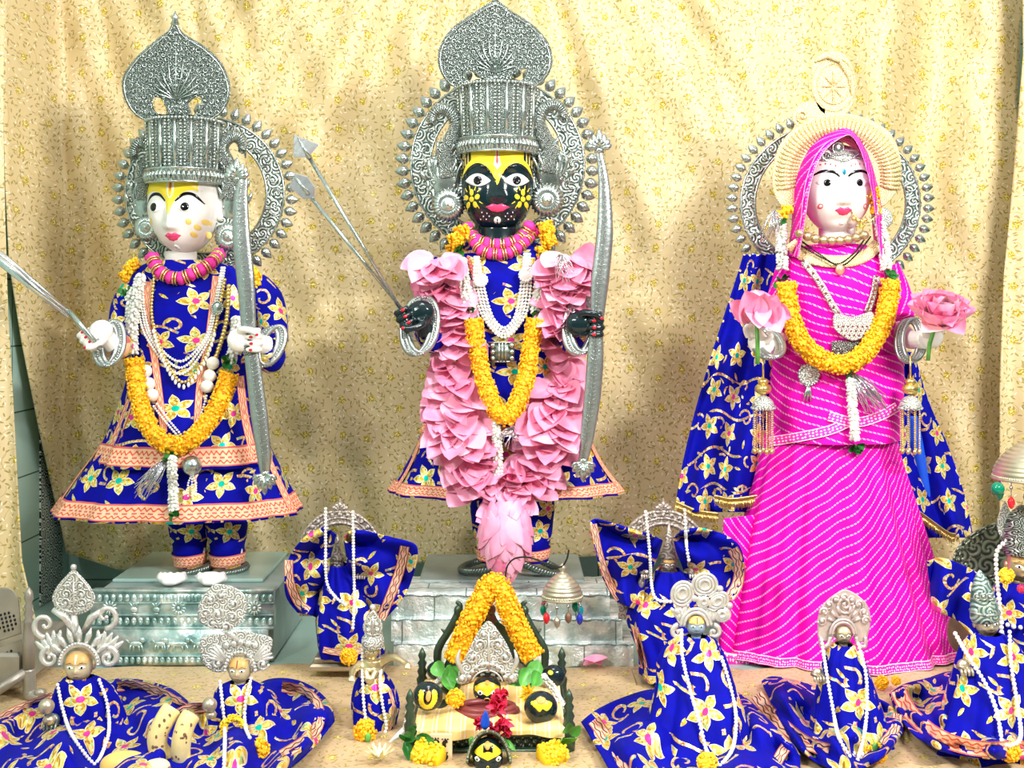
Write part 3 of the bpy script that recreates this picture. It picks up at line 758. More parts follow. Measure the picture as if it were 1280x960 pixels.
def crown(H, parent, x0, x1, ytop, ybot, Y, d, flare=0.06, mat='silver_fine', ribs=13, bowdown=0):
    """cylindrical crown with ribs and a fluted band; px extents"""
    cx = (x0+x1)/2; hw = M((x1-x0)/2, Y); c = W(cx, ybot, Y); h = M(ybot-ytop, Y); bh = h*.22
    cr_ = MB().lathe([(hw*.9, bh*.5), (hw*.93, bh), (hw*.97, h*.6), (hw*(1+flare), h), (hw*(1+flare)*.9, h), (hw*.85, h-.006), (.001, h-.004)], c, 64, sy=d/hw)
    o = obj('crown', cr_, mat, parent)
    m = MB()
    m.lathe([(hw*.96, -.001), (hw*1.03, 0), (hw*1.05, .004), (hw*1.02, bh*.5), (hw*1.05, bh*.92), (hw*1.07, bh), (hw*.95, bh+.002)], c, 96, sy=d/hw, flute=40, fa=.010); 
    for i in range(52):
        a = 2*pi*i/52; dd = Vector((cos(a), sin(a)*d/hw, 0)); b_ = c+dd*hw*1.035; e_ = hw*.055
        m.tube([b_+Vector((0, 0, .003)), b_+dd*.003+Vector((0, 0, bh*.5)), b_+dd*.001+Vector((0, 0, bh*.85))], [e_*.75, e_, e_*.6], 6, flat=.7)
    for z in (.001, bh*.97): m.tube([c+Vector((cos(2*pi*i/70)*hw*1.06, sin(2*pi*i/70)*d*1.06, z)) for i in range(70)], .0022, 6, closed=True)
    obj('crown_band', m, 'silver', o)
    m = MB()
    for i in range(ribs):
        a = lerp(-pi*.48, pi*.48, i/(ribs-1)); dd = Vector((sin(a), -cos(a)*d/hw, 0))
        r = .96
        p0 = c+dd*hw*(r+.0)+Vector((0, 0, bh)); p1 = c+dd*hw*(1+flare+.01)+Vector((0, 0, h*.99))
        if i % 2: m.tube([p0, p0.lerp(p1, .5), p1], .0042, 6, flat=.7)
        else:
            for s in (-.0045, .0045): bead_string(m, [p0+Vector((s, 0, 0)), p1+Vector((s, 0, 0))], .0034, 2.0)
    obj('crown_ribs', m, 'silver', o)
    m = MB(); P = [c+Vector((cos(2*pi*i/60)*hw*1.03, sin(2*pi*i/60)*d*1.03, h*.985)) for i in range(60)]; bead_string(m, P+[P[0]], .004, 2.0); obj('crown_beading', m, 'silver', o)
    return o
def leafcrest(parent, pts, Y, holes, tipc, mat='silver_fine', name='leaf_crest'):
    # domed leaf: outline in px closed, built as plate plus raised ornament
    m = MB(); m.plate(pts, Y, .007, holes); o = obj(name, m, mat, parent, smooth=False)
    cx = sum(p[0] for p in pts)/len(pts); m = MB()
    P = [W(cx+(p[0]-cx)*.955, tipc[1]+(p[1]-tipc[1])*.955+2, Y-.008) for p in pts[::2]]; m.tube(P, .0018, 5, closed=True)
    rnd = random.Random(3); x0 = min(p[0] for p in pts); x1 = max(p[0] for p in pts); y0 = min(p[1] for p in pts); y1 = max(p[1] for p in pts)
    def inside(x, y, poly):
        c = False
        for i in range(len(poly)):
            a, b = poly[i-1], poly[i]
            if (a[1] > y) != (b[1] > y) and x < (b[0]-a[0])*(y-a[1])/(b[1]-a[1])+a[0]: c = not c
        return c
    st = 8.0; yy = y0+5; row = 0
    while yy < y1-3:
        xx = cx+(st/2 if row % 2 else 0)
        for sgn in (1, -1):
            x = xx-cx if sgn > 0 else xx-cx
            while x < (x1-x0)/2:
                X = cx+sgn*x
                if all(inside(X+a, yy+b, pts) for a, b in ((-4, 0), (4, 0), (0, -4), (0, 4))) and not any(inside(X, yy, h) for h in holes):
                    sg = sgn*(1 if row % 2 else -1); a0 = rnd.uniform(0, 6) if x > 1 else pi/2; Pp = []
                    for j in range(9):
                        u = j/8; rr = 4.0*(1-.75*u); Pp.append(W(X+rr*cos(a0+sg*u*5), yy+rr*sin(a0+sg*u*5), Y-.0078-.001*u))
                    m.tube(Pp, [.0008, .0013, .0017], 5)
                x += st
                if X == cx and sgn == 1: pass
        yy += st*.82; row += 1
    # centre stem and fan of leaves
    for s in (-1, 1):
        for k in range(5):
            a = pi/2-s*(.18+k*.26); L = (y1-y0)*(.44-k*.045); b = W(cx, y1-(y1-y0)*.22, Y-.009)
            e = b+Vector((cos(a), 0, sin(a)))*M(L, Y); m.tube([b, b.lerp(e, .5)+Vector((s*.004, -.002, 0)), e], [.0012, .0024, .0006], 6)
    m.tube([W(cx, y1-2, Y-.008), W(cx, y0+12, Y-.008)], [.002, .001], 6)
    obj('raised_foliage', m, 'silver' if 'silver' in mat else 'gold_relief', o)
    return o
def scroll(m, cx, cy, Y, r0, turns, sg, a0, w0, w1, n=26, lift=.004, r1=.12):
    P = []; 
    for j in range(n):
        u = j/(n-1); rr = r0*(1-(1-r1)*u); a = a0+sg*turns*2*pi*u; P.append(W(cx+rr*cos(a), cy+rr*sin(a), Y-lift*u))
    m.tube(P, [w0, (w0+w1)/2, w1], 7); m.ball(P[-1], w1*1.3, 8, 6); return P[0]
def peacock(parent, flip, cx, Y, ymap, w=1.0, mat='silver_fine'):
    """side plate of the headdress: curved bird neck, ruffled body, fluted disc. flip=1 neck hooks to image right. ymap: list of y for head, crest, mid, body, disc"""
    yh, yc, ym, yb, yd = ymap; X = lambda v: cx+flip*v*w
    m = MB(); P = [(X(2), yh+9), (X(6), yh), (X(-2), yc+2), (X(-14), yc+6), (X(-21), (yc+ym)/2), (X(-14), ym), (X(-8), ym+12), (X(-12), yb)]
    P = cr(P, 6); m.tube([W(p[0], p[1], Y-.012) for p in P], [.006, .010, .013, .015, .017, .019, .021, .024], 12)
    m.ball(W(X(5), yh+4, Y-.014), (.010, .008, .010), 12, 8); m.tube([W(X(8), yh+8, Y-.016), W(X(9), yh+16, Y-.014)], [.004, .0008], 6)
    o = obj('peacock_neck', m, mat, parent); m = MB()
    for i in range(4, len(P)-6):
        t = Vector((P[i+1][0]-P[i-1][0], P[i+1][1]-P[i-1][1])).normalized(); nn = Vector((-t.y, t.x)); r = lerp(7, 11, i/len(P))
        m.tube([W(P[i][0]+nn.x*r*k, P[i][1]+nn.y*r*k, Y-.012-.016*sqrt(max(0, 1-k*k))) for k in (-.9, -.5, 0, .5, .9)], .0012, 5)
    obj('neck_feathers', m, 'silver', o); m = MB()
    body = [(X(-26), yb-28), (X(-8), yb-34), (X(8), yb-22), (X(12), yb), (X(6), yb+20), (X(-10), yd+20), (X(-26), yd+8), (X(-30), yb)]
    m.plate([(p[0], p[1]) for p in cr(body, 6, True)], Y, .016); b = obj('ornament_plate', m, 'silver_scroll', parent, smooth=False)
    m = MB()
    for (dx, dy, r, sg, a0) in ((-16, -20, 8, 1, 1), (-2, -18, 8, -1, 2), (-20, -5, 7.5, -1, 4), (-5, -3, 9, 1, 0), (3, 6, 6, -1, 1), (-18, 9, 7, 1, 2)):
        scroll(m, X(dx), yb+dy, Y-.016, r, 1.1, sg*flip, a0, .0016, .0032)
    for (dx, dy) in ((-24, -24), (-4, -32), (8, -12), (11, 4)):
        m.tube([W(X(dx), yb+dy, Y-.014), W(X(dx*1.1+3), yb+dy-8, Y-.02), W(X(dx*1.1+5), yb+dy-15, Y-.016)], [.004, .005, .001], 8)
    m.ball(W(X(-9), yb-4, Y-.012), (M(17*w, Y), .014, M(30, Y)), 18, 14)
    for k in range(6): m.tube(cr([W(X(-24+k*6), yb-30+abs(k-2)*3, Y-.016), W(X(-27+k*7), yb-20, Y-.026), W(X(-22+k*6), yb-8, Y-.026), W(X(-19+k*4), yb+6, Y-.022)], 4), [.0015, .0042, .0036, .001], 7)
    c = W(X(-12), yd, Y-.018); R = Matrix.Rotation(pi/2, 3, 'X'); r = M(17*w, Y)
    m.lathe([(r, -.002), (r*1.02, .002), (r*.8, .008), (r*.5, .012), (r*.42, .010), (r*.3, .014), (.001, .017)], c, 144, R, flute=24, fa=.05)
    for k in range(24): a = 2*pi*k/24; m.tube([c+Vector((cos(a)*r*.5, -.011, sin(a)*r*.5)), c+Vector((cos(a)*r*1.0, -.004, sin(a)*r*1.0))], [.001, .0024], 5)
    obj('ornament_scrolls', m, 'silver', b)
    return b
def bow(label, path, wd, Y, top, botp, grip):
    """flat curved silver bow: path px, finial fans at both ends"""
    P = [W(p[0], p[1], Y) for p in cr(path, 10)]
    t = thing('bow', label, 'bow', P[-1]); n = len(P)
    m = MB(); ww = [M(w, Y)/2 for w in wd]; m.tube(P, ww, 12, flat=.35)
    obj('bow_limb', m, 'silver_dark' if False else 'silver_blade', t)
    m = MB(); m.tube([p+Vector((-.0035, -.0055, 0)) for p in P[3:-3]], .0011, 5); 
    for i in range(4, n-3, 1):
        w = pline([(a,) for a in ww], i/(n-1))[0]
        for s in (-1, 1): m.tube([P[i]+Vector((0, -w*.37, 0)), P[i]+Vector((s*w*.75, -w*.2, M(5, Y)))], .0007, 4)
    obj('engraved_ridge', m, 'silver', t)
    for (q, sg) in ((top, 1), (botp, -1)):
        m = MB(); x, y = q
        for k in range(-3, 4):
            a = k*.42; L = M(25 if abs(k) < 1 else 21-abs(k)*1.5, Y); b = W(x, y, Y-.002); d = Vector((sin(a), 0, sg*cos(a)))
            m.tube([b, b+d*L*.5+Vector((sin(a)*.004, -.004, 0)), b+d*L*.85, b+d*L], [.004, .0075, .0055, .001], 9, flat=.5)
        m.ball(W(x, y+sg*2, Y), (.010, .006, .007), 10, 6); m.tube([W(x-6, y+sg*4, Y), W(x+6, y+sg*4, Y)], .003, 8)
        obj('finial', m, 'silver', t)
    if grip:
        m = MB(); g = W(grip[0], grip[1], Y); 
        m.lathe([(.009, -.028), (.013, -.024), (.010, -.016), (.014, -.008), (.011, 0), (.014, .008), (.010, .016), (.013, .024), (.009, .028)], g, 18, sy=.8); obj('grip', m, 'silver_fine', t)
    return t
plain('silver_blade', (.42, .45, .44), .3, .85, n=.3, sc_=140, dist=.002)
q = NT('silver_rib', (.5, .5, .46), .3, .85)
def necklace(name, label, strings, r, mat, group=None, extra=None, cat='necklace'):
    """strings: list of world point lists"""
    a = strings[0][0]; t = thing(name, label, cat, a, group)
    for s_ in strings:
        m = MB(); bead_string(m, s_, r); obj('strand', m, mat, t)
    if extra: extra(t)
    return t
def lotus_bloom(m, c, r, n=8, up=(0, -.4, 1), seedy=0):
    up = Vector(up).normalized(); x = up.cross(Vector((0, 1, .1))).normalized(); y = x.cross(up)
    for ring, (el, k, L) in enumerate(((.2, n, 1.0), (.7, n-1, .95), (1.15, max(3, n-3), .85))):
        for i in range(k):
            a = 2*pi*i/k+ring*.5+random.uniform(-.15, .15); d0 = x*cos(a)+y*sin(a); d = d0*cos(el)+up*sin(el)
            m.petal(Vector(c)+d0*r*.12, d, up*cos(el)-d0*sin(el), r*L*random.uniform(.9, 1.1), r*.85, .42, .9, 8, 6)
    return m
# ================================================================ LEFT ARCHER (white face)
def coat_parts(t, rows_coat, rows_skirt, hem, ripC, ripS, angC=1.25, angS=1.3, inner=None):
    mS, fS = loft(rows_skirt, 110, 6, 2.2, ripS); sk = obj('skirt', mS, 'velvet', t, solid=.003)
    obj('hem_border', border_loft(fS, .80, .97, -pi*.62, pi*.62, .0035, 110, 'u', 4, 1.4), 'border_orange', sk)
    for a in (-angS, angS): obj('side_border', border_loft(fS, .02, .9, a-.07, a+.07, .0045, 50, 'v', 3, .3), 'border_orange', sk)
    mC, fC = loft(rows_coat, 110, 6, 2.2, ripC); ct = obj('coat', mC, 'velvet', t, solid=.003)
    obj('hem_border', border_loft(fC, .915, .985, -pi*.6, pi*.6, .0035, 100, 'u', 4, 1.0), 'border_orange', ct)
    return mS, fS, mC, fC, sk, ct
Yl = 2.80
t = thing('archer_statue', 'white faced archer statue in an embroidered blue coat standing on the embossed silver plinth', 'statue', W(258, 735, Yl))
H1 = Head(231, 256, 44, 61, Yl-.01, yaw=-.17, dep=.95, jaw=.2, nosez=-.50, lipz=-.68)
hd = obj('head', H1.mb, 'marble_skin', t)
eyes(H1, hd, .47, -.10, .31, .14, .16, -.04)
m = MB(); 
for s in (-1, 1): H1.line([(s*.15, .02), (s*.36, .16), (s*.62, .15), (s*.86, -.03)], [.04, .09, .08, .02], .0016, m)
obj('eyebrows', m, 'black_paint', hd)
obj('forehead_paint', H1.band(cr([(-.93, .12), (-.62, .22), (-.36, .2), (-.14, .04), (0, -.26), (.14, .04), (.36, .2), (.62, .24), (.72, .2)], 4), [(-.93, .6), (0, .75), (.72, .6)], .0008, 40, 8), 'yellow_paint', hd)
m = MB(); H1.line([(-.085, .7), (-.08, .22), (0, .08), (.08, .22), (.085, .7)], [.05]*3, .0016, m, 30); o = obj('tilak', m, 'white_paint', hd)
obj('tilak_line', H1.line([(0, .7), (0, .4), (0, .2)], [.10, .09, .03], .0018), 'red_paint', hd)
obj('lips', H1.fan([(-.25, -.66), (-.11, -.60), (0, -.625), (.11, -.60), (.26, -.66), (.12, -.755), (0, -.78), (-.12, -.755)], .0006, .0022, 5), 'lip_paint', hd)
obj('lip_line', H1.line([(-.23, -.665), (0, -.68), (.23, -.665)], [.01, .025, .01], .0034), 'maroon', hd)
m = MB()
for (dx, dz) in ((0, 0), (-.17, .11), (.17, .11), (-.12, -.14), (.15, -.14)): H1.fan(oval(.66+dx, -.50+dz, .085, .07), .0007, .0003, 3, m)
for (dx, dz) in ((0, 0), (.1, .12), (0, -.13)): H1.fan(oval(-.78+dx, -.48+dz, .09, .08), .0007, .0003, 3, m)
obj('cheek_dots', m, 'yellow_soft', hd)
obj('chin_gem', H1.fan(oval(0, -.90, .09, .06), .001, .004, 4), 'pearl', hd)
m = MB()
for s in (-1, 1):
    c = H1.c+H1.R @ Vector((s*H1.hw*1.0, .012, -.004)); m.ball(c, (.009, .014, .026), 12, 10); m.ball(c+Vector((0, -.004, -.022)), (.008, .009, .012), 10, 8)
obj('ears', m, 'marble_skin', hd)
m = MB(); m.lathe([(.046, -.02), (.040, 0), (.036, .03), (.036, .065)], W(226, 350, Yl), 28, sy=.95); obj('neck', m, 'marble_skin', t)
cw = crown(H1, t, 186, 278, 153, 232, Yl-.012, .094, -.02, ribs=15)
q = cr([(219, 24), (228, 40), (256, 58), (278, 80), (288, 108), (284, 132), (268, 148), (244, 153), (228, 147), (219, 152), (208, 148), (190, 153), (168, 143), (155, 122), (153, 98), (168, 74), (192, 52), (210, 38)], 5, True)
leafcrest(cw, q, Yl+.005, [cr([(191, 124), (201, 123), (208, 138), (206, 143), (195, 140)], 4, True), cr([(236, 130), (246, 121), (252, 124), (248, 138), (240, 144)], 4, True)], (219, 90))
m = MB(); m.lathe([(.001, -.006), (.011, 0), (.006, .010), (.010, .014), (.004, .022), (.001, .03)], W(219, 30, Yl), 14); obj('crest_finial', m, 'silver', cw)
peacock(cw, -1, 172, Yl+.0, (190, 176, 205, 250, 285), .95); peacock(cw, 1, 298, Yl+.0, (182, 168, 205, 250, 296), 1.0)
# clothes
ripC = lambda tt, a: .05*tt**2*sin(a*9+1)+.02*tt*sin(a*23); ripS = lambda tt, a: .05*tt*sin(a*11)+.02*tt*sin(a*27+2)
rows_s = [(520, 150, 320, .09, Yl), (560, 126, 336, .11, Yl), (600, 96, 354, .135, Yl), (640, 68, 374, .155, Yl)]
rows_c = [(326, 196, 262, .045, Yl), (338, 170, 300, .062, Yl), (365, 160, 326, .082, Yl), (420, 166, 322, .088, Yl), (470, 163, 314, .09, Yl), (520, 148, 322, .115, Yl-.005), (578, 124, 338, .14, Yl-.01)]
mS, fS, mC, fC, sk, ct = coat_parts(t, rows_c, rows_s, None, ripC, ripS)
bv1 = BV(mC); bv1s = BV(mS); bv1a = BV(mC, mS)
for p in ([(270, 345), (264, 400), (258, 440), (250, 480), (246, 540)], [(186, 352), (183, 400), (192, 440), (200, 500), (205, 540)]): obj('front_border', stroke(bv1, cr(p, 6), 9, .004, Yl-.1), 'border_orange', ct)
obj('side_border', stroke(bv1, cr([(163, 500), (150, 535), (134, 570)], 6), 10, .004, Yl-.1), 'border_orange', ct)
obj('side_border', stroke(bv1, cr([(300, 470), (306, 520), (318, 572)], 6), 10, .004, Yl-.1), 'border_orange', ct)
def limb(name, path, rad, Ys, mat, parent, flat=1.0, n=18):
    P = [W(p[0], p[1], y) for p, y in zip(path, Ys)]; P = cr(P, 8); return obj(name, MB().tube(P, [M(r, 2.8) for r in rad], n, flat=flat), mat, parent)
limb('sleeve', [(176, 348), (158, 385), (152, 425), (148, 434), (139, 432)], [17, 19, 17, 15, 12], [Yl, Yl-.02, Yl-.06, Yl-.10, Yl-.12], 'velvet', t)
limb('cuff', [(147, 432), (140, 431)], [17, 16], [Yl-.10, Yl-.125], 'border_orange', t)
limb('sleeve', [(308, 350), (334, 375), (343, 420), (338, 450), (328, 440)], [18, 20, 17, 16, 13], [Yl, Yl-.01, Yl-.04, Yl-.09, Yl-.12], 'velvet', t)
fist(112, 425, Yl-.15, M(30, Yl-.15), 1, ax=(.62, 0, -.78), parent=t, wrist=W(142, 431, Yl-.12))
fist(318, 425, Yl-.17, M(30, Yl), -1, ax=(0, 0, 1), parent=t, wrist=W(333, 432, Yl-.11))
def bangle(label, c, r, parent, tilt=.3, rot=0, w=.0055, n=3, tag_=True):
    m = MB()
    for k in range(n): 
        o_ = Vector((k*w*1.5, 0, k*w*.3)); m.tube(ringpts(Vector(c)+o_, r*.5, r, 40, tilt, rot), w*(1 if k != 1 else .8), 8, closed=True)
        if k == 1: bead_string(m, ringpts(Vector(c)+o_+Vector((0, -w*.6, 0)), r*.54, r*1.06, 40, tilt, rot), w*.6, 1.6)
    return tag(obj('bangle', m, 'silver_blade', None), label, 'bangle')
bangle('ribbed silver bangle on the wrist of the white faced archer holding the arrow', W(132, 430, Yl-.13), .048, t)
bangle('ribbed silver bangle on the wrist of the white faced archer holding the bow', W(331, 434, Yl-.12), .046, t, .3, .4)
# legs
for (a, b, c_, s) in ((216, 236, 258, 0), (262, 282, 306, 1)):
    def rl(tt, an): return .05*sin(tt*26+an*2)*(.5+tt)
    mm_, ff = loft([(628, a-2, c_+2, .05, Yl+.01), (650, a-6, c_+4, .052, Yl+.01), (680, a, c_, .05, Yl), (700, a+3, c_-2, .045, Yl), (706, a+5, c_-3, .042, Yl)], 40, 6, 2, rl)
    tr = obj('trouser_leg', mm_, 'velvet_small', t); obj('cuff', border_loft(ff, .60, .86, -pi*.7, pi*.7, .003, 40, 'u', 3, .35), 'border_orange', tr)
    fm = MB(); x = (a+c_)/2+2
    def ff2(u, v, x=x):
        th = 2*pi*u; L = lerp(.035, -.165, v); w = M(pline([(16,), (19,), (21,), (24,), (26,), (24,), (6,)], v)[0], Yl); h = pline([(.045,), (.044,), (.038,), (.031,), (.025,), (.019,), (.004,)], v)[0]
        b = W(x, 700, Yl); z0 = .156; return Vector((b.x+w*cos(th)-.006*v, Yl+L, z0+h+(h*sin(th) if sin(th) < 0 else h*1.2*sin(th)))), (u, v)
    fm.grid(ff2, 20, 14, closed=True); fm.lathe([(.034, 0), (.031, .04), (.035, .08)], (W(x, 0, Yl).x, Yl+.0, .175), 18)
    for k in range(5): fm.ball((W(x, 0, Yl).x+lerp(-.024, .022, k/4)-.006, Yl-.145+abs(k-1)*.006, .170), (.0075, .018, .011), 8, 6)
    obj('foot', fm, 'marble_skin', t, remesh=.004)
def anklet(label, px, py, Y, r, skew=0):
    m = MB(); c = W(px, py, Y); R_ = []
    for k in range(3):
        P = []
        for i in range(121):
            a = 2*pi*i/120; b = a*16+k*2*pi/3; P.append(c+Vector(((r+.0048*cos(b))*cos(a), (r*1.1+.0048*cos(b))*sin(a), .0048*sin(b)+skew*cos(a)*.01)))
        m.tube(P, .0042, 6)
    return tag(obj('anklet', m, 'silver_dark', None), label, 'anklet')
anklet('twisted silver anklet on the white left foot nearer the plinth corner', 238, 712, Yl-.01, .044, 1); anklet('twisted silver anklet on the white right foot nearer the blue draped idol', 283, 712, Yl-.01, .044, .6)
halo('silver halo ring with teardrop studs behind the white faced archer', 256, 242, 108, 104, Yl+.10, None, 44)
m = MB(); m.box((W(250, 0, 2.9).x-.012, Yl+.105, .158), (W(250, 0, 2.9).x+.012, Yl+.117, .86), .002)
tag(obj('support_post', m, 'silver_dark', None, smooth=False), 'dark metal post rising from the silver plinth behind the white faced archer', 'post')
# things it holds and wears
t2 = thing('arrow', 'long silver arrow slanting to the left edge from the white faced archer hand', 'arrow', W(120, 440, Yl-.15))
Ya = Yl-.165
for k, (a, b) in enumerate((((-70, 265), (88, 392)), ((-60, 280), (86, 396)))):
    rod('shaft', [W(a[0], a[1], Ya-.01*k), W((a[0]+b[0])/2, (a[1]+b[1])/2-2, Ya-.01*k), W(b[0], b[1], Ya)], [.006, .010, .004], 'steel_bright', t2, 8, .5)
rod('handle', [W(86, 388, Ya), W(104, 410, Ya), W(126, 436, Ya)], [.005, .006, .007], 'silver', t2, 10)
bow('tall silver bow of the white faced archer with fan finials at both ends', [(304, 222), (301, 250), (302, 300), (307, 350), (312, 420), (318, 470), (324, 520), (330, 570), (331, 592)], [12, 18, 23, 23, 18, 20, 22, 18, 11], Yl-.17, (296, 222), (331, 594), (311, 428))
# collar necklace of rolled cloth and rings
def collar(label, px_path, bv, dY, r, seg=1.45):
    P = drape(px_path, bv, dY, r, 90, 6); tt = thing('cloth_collar', label, 'necklace', P[45])
    m = MB(); g = MB(); L = sum((P[i+1]-P[i]).length for i in range(89)); k = int(L/(r*seg)); Q = resamp(P, k*2+1)
    for i, p in enumerate(Q):
        t_ = (Q[min(i+1, 2*k)]-Q[max(i-1, 0)]).normalized(); R = t_.to_track_quat('Z', 'Y').to_matrix()
        if i % 2 == 0: m.ball(p, (r, r, r*.72), 14, 8, rot=R, fn=lambda q, x, y, z: q*(1+.1*sin(9*atan2(y, x))+random.uniform(-.09, .09)))
        else:
            for s in (-.2, .2): g.tube([p+R @ Vector((cos(a*pi/8)*r*.92, sin(a*pi/8)*r*.92, s*r)) for a in range(16)], r*.13, 5, closed=True)
    m.tube(P, r*.55, 8); o = obj('pink_rolls', m, 'pink_cloth', tt); obj('gold_rings', g, 'gold', tt); return tt
bvn = BV(mC, H1.mb)
collar('short pink cloth collar with gold rings below the white faced head', [(190, 322), (200, 340), (222, 348), (245, 340), (262, 330), (274, 318)], bv1, Yl-.07, M(8.5, Yl))
def marigold_u(label, path, r, bv, dY, group=None, gap=.004, mat='marigold', n=70, cat='garland', top=None, hang=None, tins=None, lv=None, jr=8):
    P = drape(path, bv, dY, r, n, 6, gap); tt = thing('marigold_garland', label, cat, P[n//2], group)
    garland_part('marigold_strand', P, r, mat, tt)
    if top:
        for tp in top:
            Q = drape(tp, bv, dY, M(jr, dY), 40, 4, .004); m = MB(); jasmine(m, Q, M(jr, dY), M(6, dY)); obj('jasmine_strand', m, 'jasmine', tt)
    if hang:
        Q = drape(hang, bv, dY, M(7, dY), 30, 4, .012); m = MB(); jasmine(m, Q, M(6, dY), M(6, dY)); obj('jasmine_tassel', m, 'jasmine', tt)
    if lv:
        m = MB()
        for (x, y, L, k) in lv:
            Y = (hit(bv, x, y) or dY)-.02; leaves(m, W(x, y, Y), k, M(L, dY), .9, (0, -.3, -.2), .6)
        obj('leaves', m, 'leaf', tt)
    if tins:
        for (x, y, ex, ey, k) in tins:
            m = MB()
            Y = (hit(bv, x, y) or dY)-.02
            for _ in range(k):
                a = W(x+random.uniform(-2, 2), y, Y); b = W(ex+random.uniform(-14, 14), ey+random.uniform(-12, 14), Y-random.uniform(0, .03)); c = a.lerp(b, .5)+Vector((random.uniform(-.01, .01), -.01, random.uniform(-.01, .01)))
                m.tube([a, c, b], .0009, 4)
            obj('tinsel', m, 'tinsel', tt)
    return tt
marigold_u('orange marigold garland hanging in a U on the white faced archer', [(168, 448), (171, 480), (178, 515), (192, 542), (212, 556), (228, 555), (250, 540), (268, 515), (280, 490), (287, 466)], M(11.5, 2.66), bv1a, Yl-.12,
  top=[[(176, 345), (170, 375), (166, 405), (166, 440)], [(163, 362), (164, 400), (160, 432)], [(296, 398), (293, 425), (289, 452)]], hang=[(215, 572), (216, 600), (217, 636)],
  lv=[(155, 362, 14, 5), (165, 438, 16, 6), (284, 450, 16, 7), (216, 568, 14, 7), (217, 644, 12, 7)], tins=[(212, 570, 180, 612, 34)])
m = MB()
for (x, y) in ((163, 335), (157, 345), (168, 330), (318, 342), (320, 352)):
    Y = (hit(bv1, x, y) or Yl-.02)-.01; P = [W(x-4, y-5, Y), W(x+4, y+6, Y)]; m.tube(P, .008, 6); florets(m, P, .011, .006, 1.6)
tag(obj('marigold_flowers', m, 'marigold', None), 'few orange marigold heads on the shoulders of the white faced archer', 'flower', None, 'stuff')
strs = []
for (dx, yb, w) in ((0, 447, 0), (3, 455, 0), (7, 463, 0)):
    strs.append(drape([(179-dx*.6, 350), (180-dx, 385), (192-dx, 425), (225, yb+5), (255+dx, 425), (266+dx, 390), (277+dx*.5, 335)], bv1, Yl-.08, .003, 90, 3, .003))
necklace('pearl_necklace', 'triple string of white pearls looping low on the white faced archer', strs, .0033, 'pearl')
def studs(P, m, r): bead_string(m, P, r, 2.3); return m
tt = thing('gold_necklace', 'gold beaded necklace with a fringe of small drops on the white faced archer', 'necklace', W(225, 480, 2.66))
P = drape([(193, 345), (190, 395), (205, 445), (228, 478), (252, 455), (268, 415), (281, 350)], bv1, Yl-.08, .004, 90, 3, .005)
m = MB(); bead_string(m, P, .0042, 1.8); obj('strand', m, 'gold', tt)
m = MB()
for p in resamp(P, 46)[10:36]: m.ball(p+Vector((0, -.004, -.010)), (.0035, .0035, .006), 8, 6)
obj('drops', m, 'pearl', tt)
P = drape([(286, 358), (283, 400), (272, 440), (262, 462)], bv1, Yl-.08, .006, 50, 3, .006)
m = MB(); bead_string(m, P, .006, 1.3); o = obj('chain', m, 'gold', tt)
for nm, (x, y) in (('medallion', (272, 385)),):
    c = W(x, y, (hit(bv1, x, y) or 2.7)-.012); m = MB(); m.ball(c, (.013, .006, .015), 16, 10); bead_string(m, ringpts(c+Vector((0, -.004, 0)), .012, .014, 24, 0), .0025, 1.8); obj(nm, m, 'silver', tt)
for nmb, lst in (('left', [(182, 464), (186, 480), (190, 494)]), ('right', [(266, 454), (262, 470), (259, 483)])):
    m = MB(); Q = []
    for (x, y) in lst:
        Y = (hit(bv1, x, y) or 2.7)-.016; Q.append(W(x, y, Y)); m.ball(Q[-1], .0145, 14, 10, fn=lambda q, x, y, z: q*(1+random.uniform(-.03, .03)))
    m.tube(Q, .003, 6); tag(obj('cotton_balls', m, 'cotton', None), 'string of three white cotton balls on the side of the coat %s' % ('nearer the arrow hand' if nmb == 'left' else 'nearer the bow'), 'ornament')
tt = thing('silver_ball_pendant', 'silver sequinned ball with a bead tassel at the tip of the left garland', 'pendant', W(240, 582, 2.64)); Y = (hit(bv1a, 240, 582) or 2.66)-.016
m = MB(); m.ball(W(240, 582, Y), M(12.5, Y), 20, 14); bead_string(m, ringpts(W(240, 582, Y), .02, .02, 30, 1.2), .0015); obj('ball', m, 'silver', tt)
m = MB()
for dx in (-5, 0, 5): bead_string(m, resamp([W(240, 592, Y-.004), W(240+dx, 604, Y), W(240+dx, 620, Y)], 9), .0026, 1.9)
obj('bead_tassel', m, 'pearl', tt)
m = MB()
Q = drape([(192, 508), (205, 525), (222, 545)], bv1, Yl-.1, .003, 30, 3, .004); bead_string(m, Q, .003); Q = drape([(196, 505), (210, 524), (226, 543)], bv1, Yl-.1, .003, 30, 3, .004); bead_string(m, Q, .003); Q = drape([(258, 495), (250, 520), (232, 543)], bv1, Yl-.1, .003, 30, 3, .004); bead_string(m, Q, .003)
tag(obj('pearl_strands', m, 'pearl', None), 'pearl strands meeting in a point above the tip of the left marigold garland', 'necklace')

